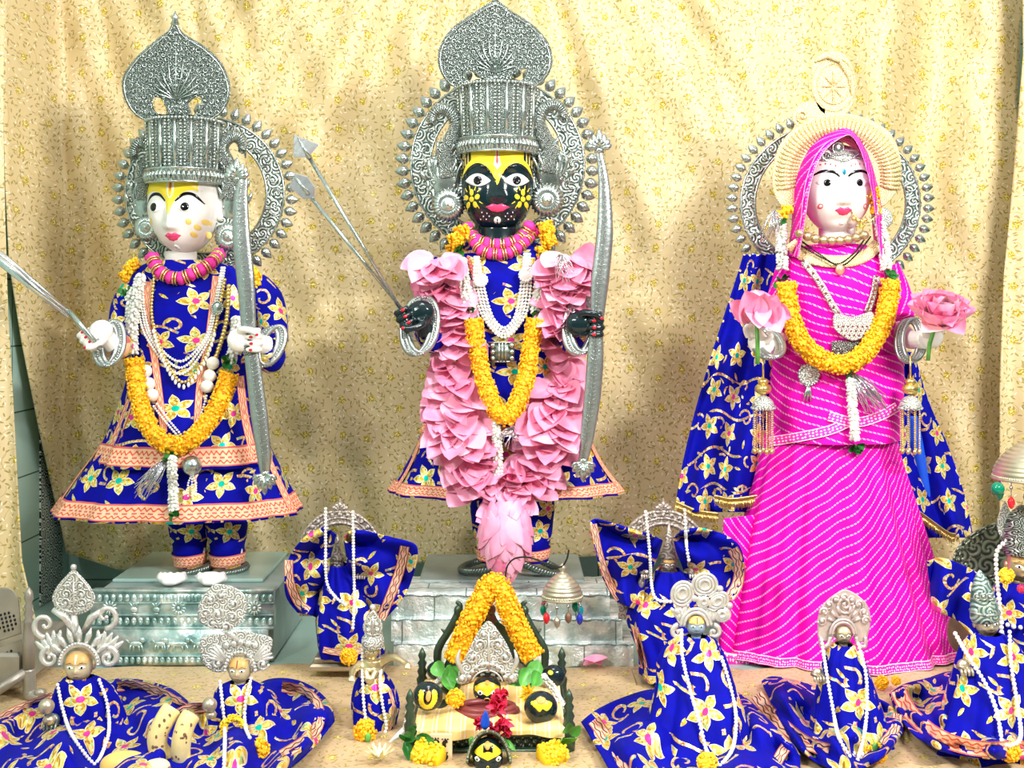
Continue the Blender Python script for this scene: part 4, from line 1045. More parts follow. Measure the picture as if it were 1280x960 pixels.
# ================================================================ CENTRE ARCHER (black face)
Yc = 2.80
t = thing('archer_statue', 'black faced archer statue with yellow forehead standing on the foil covered plinth', 'statue', W(632, 735, Yc))
H2 = Head(622, 231, 45, 58, Yc-.01, yaw=0, dep=.92, jaw=.10, sq=2.7, nosez=-.34, lipz=-.54)
hd = obj('head', H2.mb, 'black_skin', t)
eyes(H2, hd, .53, .02, .36, .15, .165, 0, .004)
m = MB()
for s in (-1, 1): H2.line([(s*.13, .10), (s*.28, .27), (s*.55, .34), (s*.95, .16)], [.02, .05, .05, .02], .0018, m)
obj('eyebrows', m, 'black_paint', hd)
obj('forehead_paint', H2.band(cr([(-.97, .10), (-.8, .30), (-.55, .40), (-.3, .32), (-.12, .14), (0, -.08), (.12, .14), (.3, .32), (.55, .40), (.8, .30), (.97, .10)], 4), cr([(-.97, .15), (-.85, .38), (-.72, .48), (-.70, .75), (-.3, .8), (0, .8), (.3, .8), (.70, .75), (.72, .48), (.85, .38), (.97, .15)], 4), .0008, 60, 8), 'yellow_paint', hd)
m = MB()
for s in (-1, 1):
    for k, (x, z0, z1) in enumerate(((.80, .42, .72), (.88, .36, .68), (.95, .32, .6))): H2.line([(s*x, z0), (s*x, z1)], [.035, .035], .001, m, 8)
obj('forehead_stripes', m, 'yellow_soft', hd)
obj('tilak', H2.fan([(-.10, .88), (-.095, .40), (-.12, .34), (0, .22), (.12, .34), (.095, .40), (.10, .88)], .0016, 0, 5), 'white_paint', hd)
obj('tilak_line', H2.fan([(-.045, .86), (-.04, .38), (0, .31), (.04, .38), (.045, .86)], .0024, 0, 4), 'red_paint', hd)
obj('lips', H2.fan([(-.33, -.53), (-.14, -.46), (0, -.485), (.14, -.46), (.35, -.53), (.16, -.62), (0, -.64), (-.16, -.62)], .0006, .0025, 5), 'lip_paint', hd)
obj('lip_line', H2.line([(-.3, -.535), (0, -.55), (.3, -.535)], [.01, .03, .01], .0036), 'maroon', hd)
for s in (-1, 1):
    m = MB(); cx, cz = s*.70, -.36; H2.fan(oval(cx, cz, .075, .065, 14), .0009, 0, 3, m)
    for k in range(5):
        a = pi/2+2*pi*k/5; H2.fan(oval(cx+.165*cos(a), cz+.14*sin(a), .082, .062, 14, a), .0009, 0, 3, m)
    for (dx, dz, a) in ((-.1, .28, 2), (.05, .3, 1.4), (-.2, .22, 2.4), (.15, .25, 1), (-.18, -.2, 4), (.12, -.24, 5.2), (-.26, -.1, 3.6)):
        a_ = a if s > 0 else pi-a; x = cx+s*dx; z = cz+dz*.8; H2.line([(x-.05*cos(a_), z-.05*sin(a_)), (x+.05*cos(a_), z+.05*sin(a_))], [.03, .015], .001, m, 6)
    obj('cheek_flower', m, 'yellow_paint', hd)
obj('chin_gem', H2.fan(oval(0, -.80, .1, .08), .001, .004, 4), 'pearl', hd)
m = MB()
for s in (-1, 1):
    for (x, z) in ((.28, -.66), (.22, -.72), (.3, -.78), (.38, -.72), (.42, -.64), (.46, -.78)): H2.fan(oval(s*x, z, .02, .018, 8), .0008, .0006, 2, m)
obj('chin_dots', m, 'white_paint', hd)
m = MB()
for s in (-1, 1): c = H2.c+Vector((s*H2.hw*1.0, .02, -.004)); m.ball(c, (.009, .014, .03), 12, 10)
obj('ears', m, 'black_skin', hd)
m = MB(); m.lathe([(.062, -.03), (.055, 0), (.052, .03), (.052, .06)], W(622, 305, Yc), 28, sy=.9); obj('neck', m, 'black_skin', t)
cw = crown(H2, t, 575, 669, 109, 194, Yc-.012, .088, .0, ribs=13)
q = cr([(619, 1), (640, 14), (665, 30), (685, 52), (691, 76), (684, 96), (666, 110), (640, 116), (622, 111), (604, 116), (577, 113), (558, 102), (548, 82), (549, 60), (564, 36), (592, 16)], 5, True)
leafcrest(cw, q, Yc+.0, [cr([(579, 94), (586, 88), (600, 97), (606, 102), (592, 103)], 4, True), cr([(638, 100), (648, 90), (658, 86), (658, 93), (648, 103)], 4, True)], (619, 60))
m = MB(); m.lathe([(.001, -.004), (.010, 0), (.005, .008), (.009, .013), (.001, .026)], W(619, 2, Yc), 14); obj('crest_finial', m, 'silver', cw)
peacock(cw, -1, 546, Yc+.0, (148, 134, 178, 222, 256), 1.2); peacock(cw, 1, 698, Yc+.0, (142, 129, 175, 216, 250), 1.2)
rows_s = [(520, 535, 725, .09, Yc), (560, 520, 742, .10, Yc), (588, 506, 758, .12, Yc), (614, 488, 779, .14, Yc)]
rows_c = [(300, 592, 660, .05, Yc), (315, 560, 690, .068, Yc), (345, 548, 705, .085, Yc), (420, 550, 700, .088, Yc), (470, 548, 702, .09, Yc), (510, 538, 722, .105, Yc-.005), (540, 527, 736, .12, Yc-.01)]
mS2, fS2, mC2, fC2, sk2, ct2 = coat_parts(t, rows_c, rows_s, None, ripC, ripS)
bv2 = BV(mC2); bv2a = BV(mC2, mS2)
limb('sleeve', [(560, 330), (538, 372), (535, 410), (540, 425), (534, 418)], [19, 20, 18, 16, 13], [Yc, Yc-.01, Yc-.05, Yc-.10, Yc-.13], 'velvet', t)
limb('sleeve', [(690, 330), (712, 372), (716, 405), (714, 425), (722, 412)], [19, 20, 18, 16, 13], [Yc, Yc-.01, Yc-.05, Yc-.10, Yc-.13], 'velvet', t)
fist(508, 400, Yc-.16, M(34, Yc-.16), 1, ax=(.45, 0, -.9), parent=t, skin='black_skin', wrist=W(534, 414, Yc-.13))
fist(744, 405, Yc-.165, M(34, Yc-.16), -1, ax=(0, 0, 1), parent=t, skin='black_skin', wrist=W(718, 412, Yc-.13))
bangle('beaded silver bangle on the black wrist holding the arrows', W(520, 408, Yc-.145), .062, t, .25, .1)
bangle('beaded silver bangle on the black wrist beside the bow', W(722, 408, Yc-.145), .060, t, .25, .1)
for (a, c_) in ((594, 642), (643, 688)):
    def rl(tt, an): return .05*sin(tt*26+an*2)*(.5+tt)
    mm_, ff = loft([(600, a-2, c_+2, .05, Yc+.02), (640, a-6, c_+5, .055, Yc+.02), (675, a, c_, .05, Yc+.01), (692, a+3, c_-2, .045, Yc), (700, a+4, c_-3, .042, Yc)], 40, 6, 2, rl)
    tr = obj('trouser_leg', mm_, 'velvet_small', t); obj('cuff', border_loft(ff, .60, .86, -pi*.7, pi*.7, .003, 40, 'u', 3, .35), 'border_orange', tr)
    fm = MB(); x = (a+c_)/2; b = W(x, 700, Yc)
    def ff2(u, v, b=b):
        th = 2*pi*u; L = lerp(.035, -.125, v); w = M(pline([(14,), (17,), (19,), (22,), (24,), (21,), (5,)], v)[0], Yc); h = pline([(.045,), (.042,), (.034,), (.026,), (.02,), (.015,), (.004,)], v)[0]
        return Vector((b.x+w*cos(th), Yc+L, .156+h+(h*sin(th) if sin(th) < 0 else h*1.2*sin(th)))), (u, v)
    fm.grid(ff2, 20, 14, closed=True); fm.lathe([(.034, 0), (.031, .04), (.035, .08)], (b.x, Yc, .175), 18); obj('foot', fm, 'black_skin', t, remesh=.004)
anklet('twisted silver anklet on the black foot below the pink lotus garland', 604, 706, Yc-.02, .050, 1); anklet('twisted silver anklet on the black foot beside the small hanging canopy', 672, 706, Yc-.02, .050, -1.6)
halo('silver halo ring with teardrop studs behind the black faced archer', 622, 206, 118, 118, Yc+.10, None, 48, (7, 10.5))
m = MB(); m.box((W(622, 0, 2.9).x-.012, Yc+.105, .158), (W(622, 0, 2.9).x+.012, Yc+.117, .9), .002)
tag(obj('support_post', m, 'silver_dark', None, smooth=False), 'dark metal post behind the black faced archer', 'post')
bow('tall silver bow of the black faced archer reaching from the halo to the coat hem', [(749, 190), (755, 230), (756, 290), (750, 350), (746, 405), (744, 450), (740, 500), (733, 550), (729, 578)], [7, 14, 21, 23, 16, 21, 21, 17, 10], Yc-.17, (749, 186), (729, 578), (746, 403))
# arrows
def arrow(label, tip, end, kind, Y):
    tt = thing('arrow', label, 'arrow', W(end[0], end[1], Y)); a, b = Vector(tip), Vector(end); d = (b-a).normalized(); n_ = Vector((-d.y, d.x))
    rod('shaft', [W(tip[0]+d.x*8, tip[1]+d.y*8, Y), W(end[0], end[1], Y)], [.0045, .0055, .0042, .0036], 'silver', tt, 10)
    q = [(0, 0)]; S_ = 1
    m = MB(); 
    if kind == 0: pts = [a-d*22+n_*2, a+d*2+n_*17, a+d*10+n_*5, a+d*13, a+d*10-n_*5, a+d*5-n_*19]
    else: pts = [a-d*18-n_*3, a-d*8+n_*13, a+d*14+n_*9, a+d*20+n_*2, a+d*22-n_*3, a+d*12-n_*12, a-d*4-n_*13]
    m.plate([(p.x, p.y) for p in pts], Y, .006); obj('arrowhead', m, 'steel_bright', tt, smooth=False)
    m = MB(); m.tube([W(a.x-d.x*16, a.y-d.y*16, Y-.006), W(a.x+d.x*14, a.y+d.y*14, Y-.004)], [.0015, .006], 8); obj('arrow_socket', m, 'silver', tt); return tt
arrow_long = arrow('longer silver arrow with a pointed head held by the black faced archer', (380, 186), (500, 385), 0, Yc-.17)
arrow('shorter silver arrow with a broad leaf head crossing the longer one', (377, 232), (504, 388), 1, Yc-.155)
rod('grip', [W(492, 372, Yc-.165), W(506, 396, Yc-.165), W(518, 425, Yc-.165)], [.004, .006, .005], 'silver', arrow_long)
# lotus petal garland
tt = thing('lotus_garland', 'thick garland of pink lotus petals framing the black faced archer', 'garland', W(622, 560, Yc-.12))
def lotus_seg(path, r, n, dY=Yc-.08, pw=1.0, bv=bv2a, cr_=1.0, down=.85):
    P = resamp([Vector((p[0], p[1], p[2])) for p in cr([(p[0], p[1], (p[2] if len(p) > 2 else r)) for p in path], 6)], n)
    for i, p in enumerate(P):
        t_ = (P[min(i+1, n-1)]-P[max(i-1, 0)]).normalized(); Y = (hit(bv, p.x, p.y) or dY)-.012; Y = max(Y, dY-.08)
        R = M(p.z, Y); c = W(p.x, p.y, Y); m = MB(); k = 10
        for j in range(k):
            a = 2*pi*j/k+random.uniform(-.3, .3)+i; rad = Vector((cos(a), -abs(sin(a))*.8-.15, sin(a)*.25)); rad = rad if rad.y < .3 else rad*-1
            d = Vector((rad.x*1.1, rad.y, rad.z))+Vector((t_.x, 0, -t_.y))*down+Vector((random.uniform(-.3, .3), random.uniform(-.2, .1), random.uniform(-.35, .25)))
            m.petal(c+Vector((rad.x*R*.25, rad.y*R*.3, random.uniform(-.3, .3)*R)), d, Vector((random.uniform(-.3, .3), -.9, .7))+rad*.3, R*random.uniform(1.2, 1.6)*cr_, R*random.uniform(1.0, 1.3)*pw, random.uniform(.0, .3), random.uniform(-.5, .9), 8, 6)
        obj('lotus_flower', m, 'lotus', tt)
lotus_seg([(548, 325, 30), (560, 375, 30), (572, 425, 28)], 28, 6)
lotus_seg([(566, 460, 28), (572, 500, 34), (580, 545, 34), (596, 590, 30)], 30, 8)
lotus_seg([(708, 325, 32), (708, 375, 28), (698, 420, 27)], 28, 6)
lotus_seg([(698, 455, 28), (695, 500, 32), (684, 545, 33), (662, 590, 28)], 30, 8)
lotus_seg([(625, 592, 26), (640, 610, 26), (632, 632, 24)], 26, 4, Yc-.16)
# hanging bud of overlapping petals
m = MB(); cY = Yc-.19; P = [(632, 622), (632, 715)]
for i in range(7):
    py = 624+i*11.5; r = pline([(26,), (36,), (40,), (40,), (36,), (28,), (16,)], i/6)[0]
    k = 6
    for j in range(k):
        a = lerp(-pi*.6, pi*.6, j/(k-1))+(.32 if i % 2 else -.1)+random.uniform(-.1, .1); o_ = Vector((sin(a), -cos(a)*.8, 0)); c = W(632, py, cY)+o_*M(r, cY)*.72
        m.petal(c, Vector((0, 0, -1))+o_*(.55-.09*i), o_+Vector((0, 0, .3)), M(38, cY)*random.uniform(.9, 1.15), M(37, cY), -.12-.03*i, -.55, 8, 6)
obj('lotus_bud', m, 'lotus', tt)
marigold_u('orange marigold garland hanging in a V on the black faced archer', [(592, 398), (597, 440), (607, 480), (620, 512), (632, 522), (645, 508), (658, 470), (664, 430), (669, 398)], M(11, 2.66), BV(mC2), Yc-.13,
  gap=.022, top=[[(577, 325), (580, 352), (588, 388)], [(680, 325), (676, 352), (669, 390)]], hang=[(620, 528), (622, 560), (622, 600)], lv=[(573, 315, 16, 7), (588, 392, 14, 7), (682, 318, 14, 6), (668, 394, 15, 7), (620, 518, 12, 5), (621, 607, 14, 8)], tins=[(640, 535, 636, 548, 25), (700, 318, 708, 340, 22)], jr=9)
m = MB()
for (x, y) in ((570, 300), (578, 291), (568, 312), (683, 285), (686, 300), (680, 315)):
    Y = (hit(bv2, x, y) or Yc-.05)-.02; P = [W(x-3, y-8, Y), W(x+3, y+8, Y)]; m.tube(P, .011, 6); florets(m, P, .016, .0065, 1.3)
tag(obj('marigold_flowers', m, 'marigold', None), 'orange marigold heads either side of the black faced archer neck', 'flower', None, 'stuff')
collar('upper pink cloth collar with gold rings close under the black chin', [(584, 284), (592, 298), (610, 305), (634, 305), (652, 297), (662, 283)], bv2, Yc-.09, M(8.5, Yc))
collar('lower wider pink cloth collar with gold rings on the black faced archer', [(590, 296), (600, 311), (614, 317), (632, 317), (648, 309), (668, 290)], bv2, Yc-.11, M(7.5, Yc))
strs = []
for k in range(4): strs.append(drape([(592-k*1.5+6, 322), (599-k*4+6, 360), (609-k*4+6, 395), (630, 418-k*-4-8), (650+k*4-6, 395), (657+k*4-6, 360), (660+k*2-4, 318)], bv2, Yc-.1, .0035, 90, 3, .008))
necklace('pearl_necklace', 'four string pearl necklace in a deep V on the black faced archer', strs, .0040, 'pearl')
for x, y in ((601, 350), (657, 344)): m = MB(); c = W(x, y, (hit(bv2, x, y) or 2.7)-.02); m.ball(c, (.015, .006, .014), 16, 10); bead_string(m, ringpts(c+Vector((0, -.003, 0)), .014, .013, 24, 0), .003, 1.8); tag(obj('pearl_brooch', m, 'pearl', None), 'round pearl cluster brooch on the %s side of the four string necklace' % ('arrow' if x < 620 else 'bow'), 'brooch', 'pearl brooches on the black faced archer')
tt = thing('silver_amulet', 'silver twin bead amulet below the four string pearl necklace', 'pendant', W(628, 450, 2.68)); Y = (hit(bv2, 628, 440) or 2.7)-.014
m = MB(); m.box(W(613, 451, Y)+Vector((0, -.004, 0)), W(643, 429, Y)+Vector((0, .004, 0)), .003); obj('back_plate', m, 'silver_dark', tt)
m = MB()
for x in (616, 640):
    for y in (432, 440, 448): m.ball(W(x, y, Y-.006), .0062, 10, 8)
for y in (428, 452): m.tube([W(610, y, Y-.004), W(646, y, Y-.004)], .0022, 6)
for x in (624, 628, 632): m.tube([W(x, 428, Y-.006), W(x, 452, Y-.006)], .0022, 6)
obj('beads', m, 'silver', tt)
for k, (x, x2) in enumerate(((585, 592), (673, 668))):
    m = MB(); P = drape([(x, 322), (x2, 350), (x2+2, 392)], bv2, Yc-.1, .004, 40, 3, .006); bead_string(m, P, .0038, 1.8)
    tag(obj('coral_strand', m, 'red_paint', None), 'red bead strand %s of the pearl V on the black faced archer' % ('on the arrow side' if k == 0 else 'on the bow side'), 'necklace')

# ================================================================ GODDESS (pink saree)
Yg = 2.74
t = thing('goddess_statue', 'white faced goddess statue in a magenta saree with white dotted stripes', 'statue', W(1050, 845, Yg))
H3 = Head(1045, 237, 43, 56, Yg-.01, yaw=-.02, dep=.95, jaw=.20, sq=2.3, nosez=-.34, lipz=-.52)
hd = obj('head', H3.mb, 'marble_skin', t)
eyes(H3, hd, .46, .08, .30, .13, .14, .0)
m = MB()
for s in (-1, 1): H3.line([(s*.12, .22), (s*.3, .32), (s*.6, .34), (s*.85, .24)], [.05, .09, .08, .02], .0016, m)
obj('eyebrows', m, 'black_paint', hd)
obj('lips', H3.fan([(-.26, -.51), (-.12, -.44), (0, -.47), (.12, -.44), (.28, -.51), (.12, -.61), (0, -.63), (-.12, -.61)], .0006, .0022, 5), 'lip_paint', hd)
obj('lip_line', H3.line([(-.24, -.515), (0, -.53), (.24, -.515)], [.01, .025, .01], .0034), 'maroon', hd)
obj('forehead_gem_setting', H3.fan(oval(0, .32, .1, .11), .0008, .0015, 3), 'pearl', hd); obj('forehead_gem', H3.fan(oval(0, .32, .06, .075), .002, .003, 4), 'teal_gem', hd)
m = MB()
for s in (-1, 1):
    for k in range(5): H3.fan(oval(s*(.22+k*.13), .46+.05*sin(k*.8), .032, .028, 8), .0008, .0006, 2, m)
obj('brow_dots', m, 'red_paint', hd)
m = MB()
for s in (-.62, .66): H3.fan(oval(s, -.42, .075, .065, 16), .0008, .001, 3, m)
obj('cheek_rings', m, 'red_paint', hd); m = MB()
for s in (-.62, .66): H3.fan(oval(s, -.42, .045, .04, 12), .0022, .001, 3, m)
H3.fan(oval(0, -.78, .08, .05), .001, .004, 4, m); obj('cheek_pearls', m, 'pearl', hd)
c = H3.P(.62, -.48, .012); m = MB(); m.tube(ringpts(c, .028, .028, 40, .2, 0), .0016, 6, closed=True); bead_string(m, ringpts(c+Vector((0, -.001, 0)), .030, .030, 40, .2, 0), .0026, 3); 
for a in (-.6, -.2, .3): m.ball(c+Vector((sin(a)*.028-.01, -.004, -.026*cos(a))), .006, 10, 8)
obj('nose_ring', m, 'gold', hd)
# head ornament under the veil
m = MB(); q = [H3.P(x, z, .004) for x, z in ((-.5, .74), (-.25, .62), (0, .56), (.25, .62), (.5, .74))]; bead_string(m, cr(q, 6), .0028); bead_string(m, cr([H3.P(x, z, .004) for x, z in ((-.55, .62), (-.2, .70), (.2, .70), (.55, .62))], 6), .0022)
m.tube(ringpts(H3.P(-.1, .86, .008), .012, .014, 24, 0), .0025, 6, closed=True); m.ball(H3.P(-.1, .86, .006), (.009, .004, .011), 10, 8); m.tube(ringpts(H3.P(-.45, .68, .008), .009, .009, 24, 0), .002, 6, closed=True)
obj('forehead_chain', m, 'silver', hd)
obj('hair_band', H3.fan([(-.8, .62), (-.5, .8), (0, 1.02), (.5, .8), (.8, .62), (.5, .6), (0, .58), (-.5, .6)], .0008, .001, 6), 'silver_pale', hd)
m = MB(); m.lathe([(.05, -.02), (.043, 0), (.04, .03), (.04, .06)], W(1046, 315, Yg), 28, sy=.9); obj('neck', m, 'marble_skin', t)
# veil: arch of pink cloth round the face
out = cr([(984, 320), (990, 280), (994, 225), (1014, 182), (1046, 162), (1066, 164), (1086, 195), (1100, 245), (1106, 290), (1114, 345)], 8); inn = cr([(998, 322), (1005, 285), (1014, 228), (1030, 190), (1056, 170), (1068, 174), (1080, 200), (1091, 245), (1097, 290), (1106, 348)], 8)
m = MB()
def fn(u, v):
    o_ = pline(out, u); i_ = pline(inn, u); q = lerp(0, 1, v); px = lerp(i_[0], o_[0], q); py = lerp(i_[1], o_[1], q)
    Y = Yg-.075+.075*q**1.6+(.05*abs(u-.5)**2*0); return W(px, py, Y-.015*sin(pi*u)), (u*1.0, q*.05)
m.grid(fn, 90, 6)
def fn(u, v):
    o_ = pline(out, u); cx = 1048; px = lerp(o_[0], cx, v*.25); py = lerp(o_[1], 250, v*.2) if o_[1] < 250 else o_[1]; return W(px, py, Yg+.0-.015*sin(pi*u)+v*.09), (u, .06+v*.1)
m.grid(fn, 90, 6); vl = obj('veil', m, 'saree_top', t, solid=.002)
m = MB()
def fn(u, v):
    i_ = pline(inn, u); o_ = pline(out, u); px = lerp(i_[0], o_[0], v*.35); py = lerp(i_[1], o_[1], v*.35); return W(px, py, Yg-.0785+.015*v-.015*sin(pi*u)), (u*1.0, v)
m.grid(fn, 90, 2); obj('veil_border', m, 'saree_border', vl)
# gold crown disc and crest
k = 80; outc = [(1049+80*cos(a)*(1+.008*cos(18*a)), 212+66*sin(a)*(1+.01*cos(18*a))) for a in [pi*1.0+(pi)*i/40 for i in range(41)]]
disc = cr([(1040, 142)]+[(1070, 144), (1100, 156), (1120, 178), (1127, 210), (1122, 238), (1104, 258), (1092, 256), (1086, 226), (1076, 192), (1062, 172), (1040, 172), (1016, 192), (1004, 226), (1001, 252), (978, 258), (966, 236), (967, 204), (978, 176), (1004, 154)], 6, True)
m = MB(); m.plate(disc, Yg-.005, .014); cw = obj('crown', m, 'gold_relief', t, smooth=False)
m = MB()
for r0, r1, st in ((.97, .60, 40),):
    for i in range(46):
        a = pi*.94+(pi*1.12)*i/45; c0 = (1048, 222)
        def pt(r): return (c0[0]+84*r*cos(a), c0[1]+82*r*sin(a))
        p0, p1 = pt(.94), pt(.62); m.tube([W(p0[0], p0[1], Yg-.0195), W((p0[0]+p1[0])/2, (p0[1]+p1[1])/2, Yg-.023), W(p1[0], p1[1], Yg-.0195)], [.0035, .0048, .0015], 7)
obj('sunray_ribs', m, 'gold_relief', cw)
m = MB(); m.plate(cr([(1026, 140), (1016, 120), (1014, 95), (1018, 76), (1030, 66), (1046, 64), (1058, 70), (1066, 84), (1070, 104), (1068, 124), (1060, 140), (1042, 146)], 5, True), Yg-.0, .010)
m.plate(cr([(994, 156), (990, 144), (998, 132), (1012, 126), (1030, 132), (1030, 148), (1008, 160)], 5, True), Yg-.0, .010); ca = obj('crest', m, 'gold_relief', cw, smooth=False)
m = MB()
for rr in (27, 20): m.tube([W(1042+rr*cos(a*pi/20), 105+rr*1.25*sin(a*pi/20), Yg-.011) for a in range(40)], .0018, 5, closed=True)
for k_ in range(8): a = k_*pi/4; m.tube([W(1042, 108, Yg-.011), W(1042+16*cos(a), 108+20*sin(a), Yg-.014)], [.003, .0008], 6)
m.tube([W(1018, 78, Yg-.011), W(1034, 70, Yg-.016), W(1050, 76, Yg-.016), W(1062, 96, Yg-.014), (W(1064, 120, Yg-.011))], [.002, .0045, .005, .004, .001], 8)
scroll(m, 1004, 145, Yg-.011, 10, 1.2, 1, 1, .002, .0035); obj('crest_relief', m, 'gold_relief', ca)
c = W(1103, 273, Yg-.03); m = MB(); R = Matrix.Rotation(pi/2, 3, 'X'); m.lathe([(.022, -.003), (.024, 0), (.020, .004), (.016, .003), (.012, .006), (.006, .005), (.001, .007)], c, 40, R, flute=16, fa=.03)
tag(obj('ear_disc', m, 'silver_pale', None), 'round engraved metal ear disc beside the goddess cheek', 'earring')
halo('wide silver halo ring behind the goddess with leaf shaped studs', 1038, 254, 122, 108, Yg+.09, None, 52, (5.5, 8.5), .76)
m = MB(); m.box((W(1038, 0, 2.83).x-.012, Yg+.095, 0), (W(1038, 0, 2.83).x+.012, Yg+.107, .86), .002)
tag(obj('support_post', m, 'silver_dark', None, smooth=False), 'dark metal post behind the goddess', 'post')
# saree
ripB = lambda tt, a: .02*sin(a*7+tt*5)
mB, fB = loft([(306, 1010, 1080, .05, Yg), (318, 986, 1102, .066, Yg), (350, 974, 1118, .085, Yg), (400, 976, 1120, .088, Yg), (440, 980, 1118, .085, Yg), (470, 978, 1124, .092, Yg)], 90, 6, 2.2, ripB)
obj('saree_bodice', mB, 'saree_top', t)
ripK = lambda tt, a: (.07*(abs(sin(a*8+1.0*sin(tt*2.2)))-.5)+.05*sin(a*5+1)+.02*sin(a*27))*min(1, tt*1.6+.2)
mK, fK = loft([(500, 972, 1112, .10, Yg), (560, 952, 1120, .115, Yg), (625, 936, 1138, .14, Yg), (700, 920, 1160, .165, Yg-.005), (760, 908, 1180, .19, Yg-.01), (807, 898, 1196, .205, Yg-.015)], 220, 8, 2.2, ripK)
sk3 = obj('saree_skirt', mK, 'saree', t); obj('hem_border', border_loft(fK, .935, .992, -pi*.6, pi*.6, .003, 260, 'u', 3, 1.7), 'saree_border', sk3)
ripW = lambda tt, a: .03*tt*sin(a*8+tt*3)
mW, fW = loft([(442, 968, 1126, .10, Yg-.002), (480, 964, 1128, .108, Yg-.003), (520, 962, 1124, .118, Yg-.004), (548, 962, 1120, .125, Yg-.005)], 110, 8, 2.2, ripW)
ww = obj('saree_wrap', mW, 'saree_top', t); bv3 = BV(mB, mW); bv3a = BV(mB, mW, mK)
obj('wrap_border', stroke(bv3a, cr([(962, 552), (1000, 546), (1036, 538), (1060, 528)], 6), 12, .005, Yg-.12), 'saree_border', ww)
obj('wrap_border', stroke(bv3a, cr([(1036, 520), (1070, 528), (1100, 520), (1122, 508)], 6), 12, .006, Yg-.12), 'saree_border', ww)
m = MB()
def fn(u, v):
    px = lerp(lerp(905, 898, v), lerp(958, 950, v), u); py = lerp(648, 835, v)-6*u; return W(px, py, Yg-.06+.02*u*0-.06*v+.01*sin(u*9+v*4)), (u*.1, v*.3)
m.grid(fn, 16, 20); obj('saree_tail', m, 'saree', t, solid=.003)
m = MB()
def fn(u, v): return W(lerp(896, 952, u), 838+9*u+lerp(-24, 0, v), Yg-.13+.004*v), (u*.12, v)
m.grid(fn, 16, 3); obj('tail_border', m, 'saree_border', t, solid=.002)
# velvet cape
def sheet(rows, rip, fr, amp=.02, ph=0, nu=50, nv=60):
    m = MB(); R_ = cr(rows, 6)
    def fn(u, v):
        r = pline(R_, v); px = lerp(r[1], r[2], u); Y = r[3]+amp*sin(u*fr+ph+v*.8)*(.35+.65*v)
        return W(px, r[0], Y), (M(px-1000, 2.8)*1.15+.4*u*.2, M(-r[0], 2.8))
    return m.grid(fn, nu, nv), R_
mc1, R1 = sheet([(318, 930, 986, Yg+.045), (345, 922, 984, Yg+.05), (400, 904, 985, Yg+.05), (450, 888, 985, Yg+.04), (520, 868, 975, Yg+.02), (580, 854, 962, Yg+.0), (640, 843, 950, Yg-.02)], 0, 15, .022)
tc_ = thing('velvet_cape', 'long blue embroidered velvet cape hanging behind the goddess down both sides', 'cape', W(1050, 650, Yg+.06)); obj('cape_side', mc1, 'velvet', tc_, solid=.004)
mc2, R2_ = sheet([(440, 1116, 1142, Yg+.045), (500, 1112, 1160, Yg+.045), (560, 1112, 1186, Yg+.04), (620, 1128, 1206, Yg+.02), (672, 1160, 1216, Yg+.0)], 0, 12, .02, 2)
obj('cape_side', mc2, 'velvet', tc_, solid=.004)
mb = MB()
def fn(u, v): return W(lerp(1108, 1165, u)+v*22, lerp(520, 640, v), Yg+.05+.015*sin(u*8)), (u, v)
mb.grid(fn, 20, 30); obj('cape_lining', mb, 'blue_plain', tc_, solid=.003)
m = MB()
def fn(u, v): return W(lerp(1000, 1100, u), lerp(330, 660, v), Yg+.085+.01*sin(u*9)), (u*.3, v*.6)
m.grid(fn, 20, 20); obj('cape_back', m, 'velvet', tc_, solid=.003)
def fringe(pts, L, n, Y):
    m = MB(); P = resamp([Vector((p[0], p[1], 0)) for p in cr(pts, 6)], n)
    for p in P:
        for _ in range(3):
            a = W(p.x+random.uniform(-2, 2), p.y, Y-.004); m.tube([a, a+Vector((random.uniform(-.004, .004), random.uniform(-.006, 0), -M(L*random.uniform(.4, 1), Y)))], [.0013, .0006], 4)
        m.ball(W(p.x, p.y-2, Y-.006), .0035, 6, 5)
    return m
obj('gold_fringe', fringe([(846, 630), (870, 640), (896, 644)], 11, 60, Yg-.03), 'gold', tc_)
obj('gold_fringe', fringe([(894, 622), (915, 626), (946, 622)], 11, 60, Yg-.035), 'gold', tc_)
obj('gold_fringe', fringe([(1146, 640), (1165, 654), (1185, 668), (1196, 670)], 10, 70, Yg-.01), 'gold', tc_)
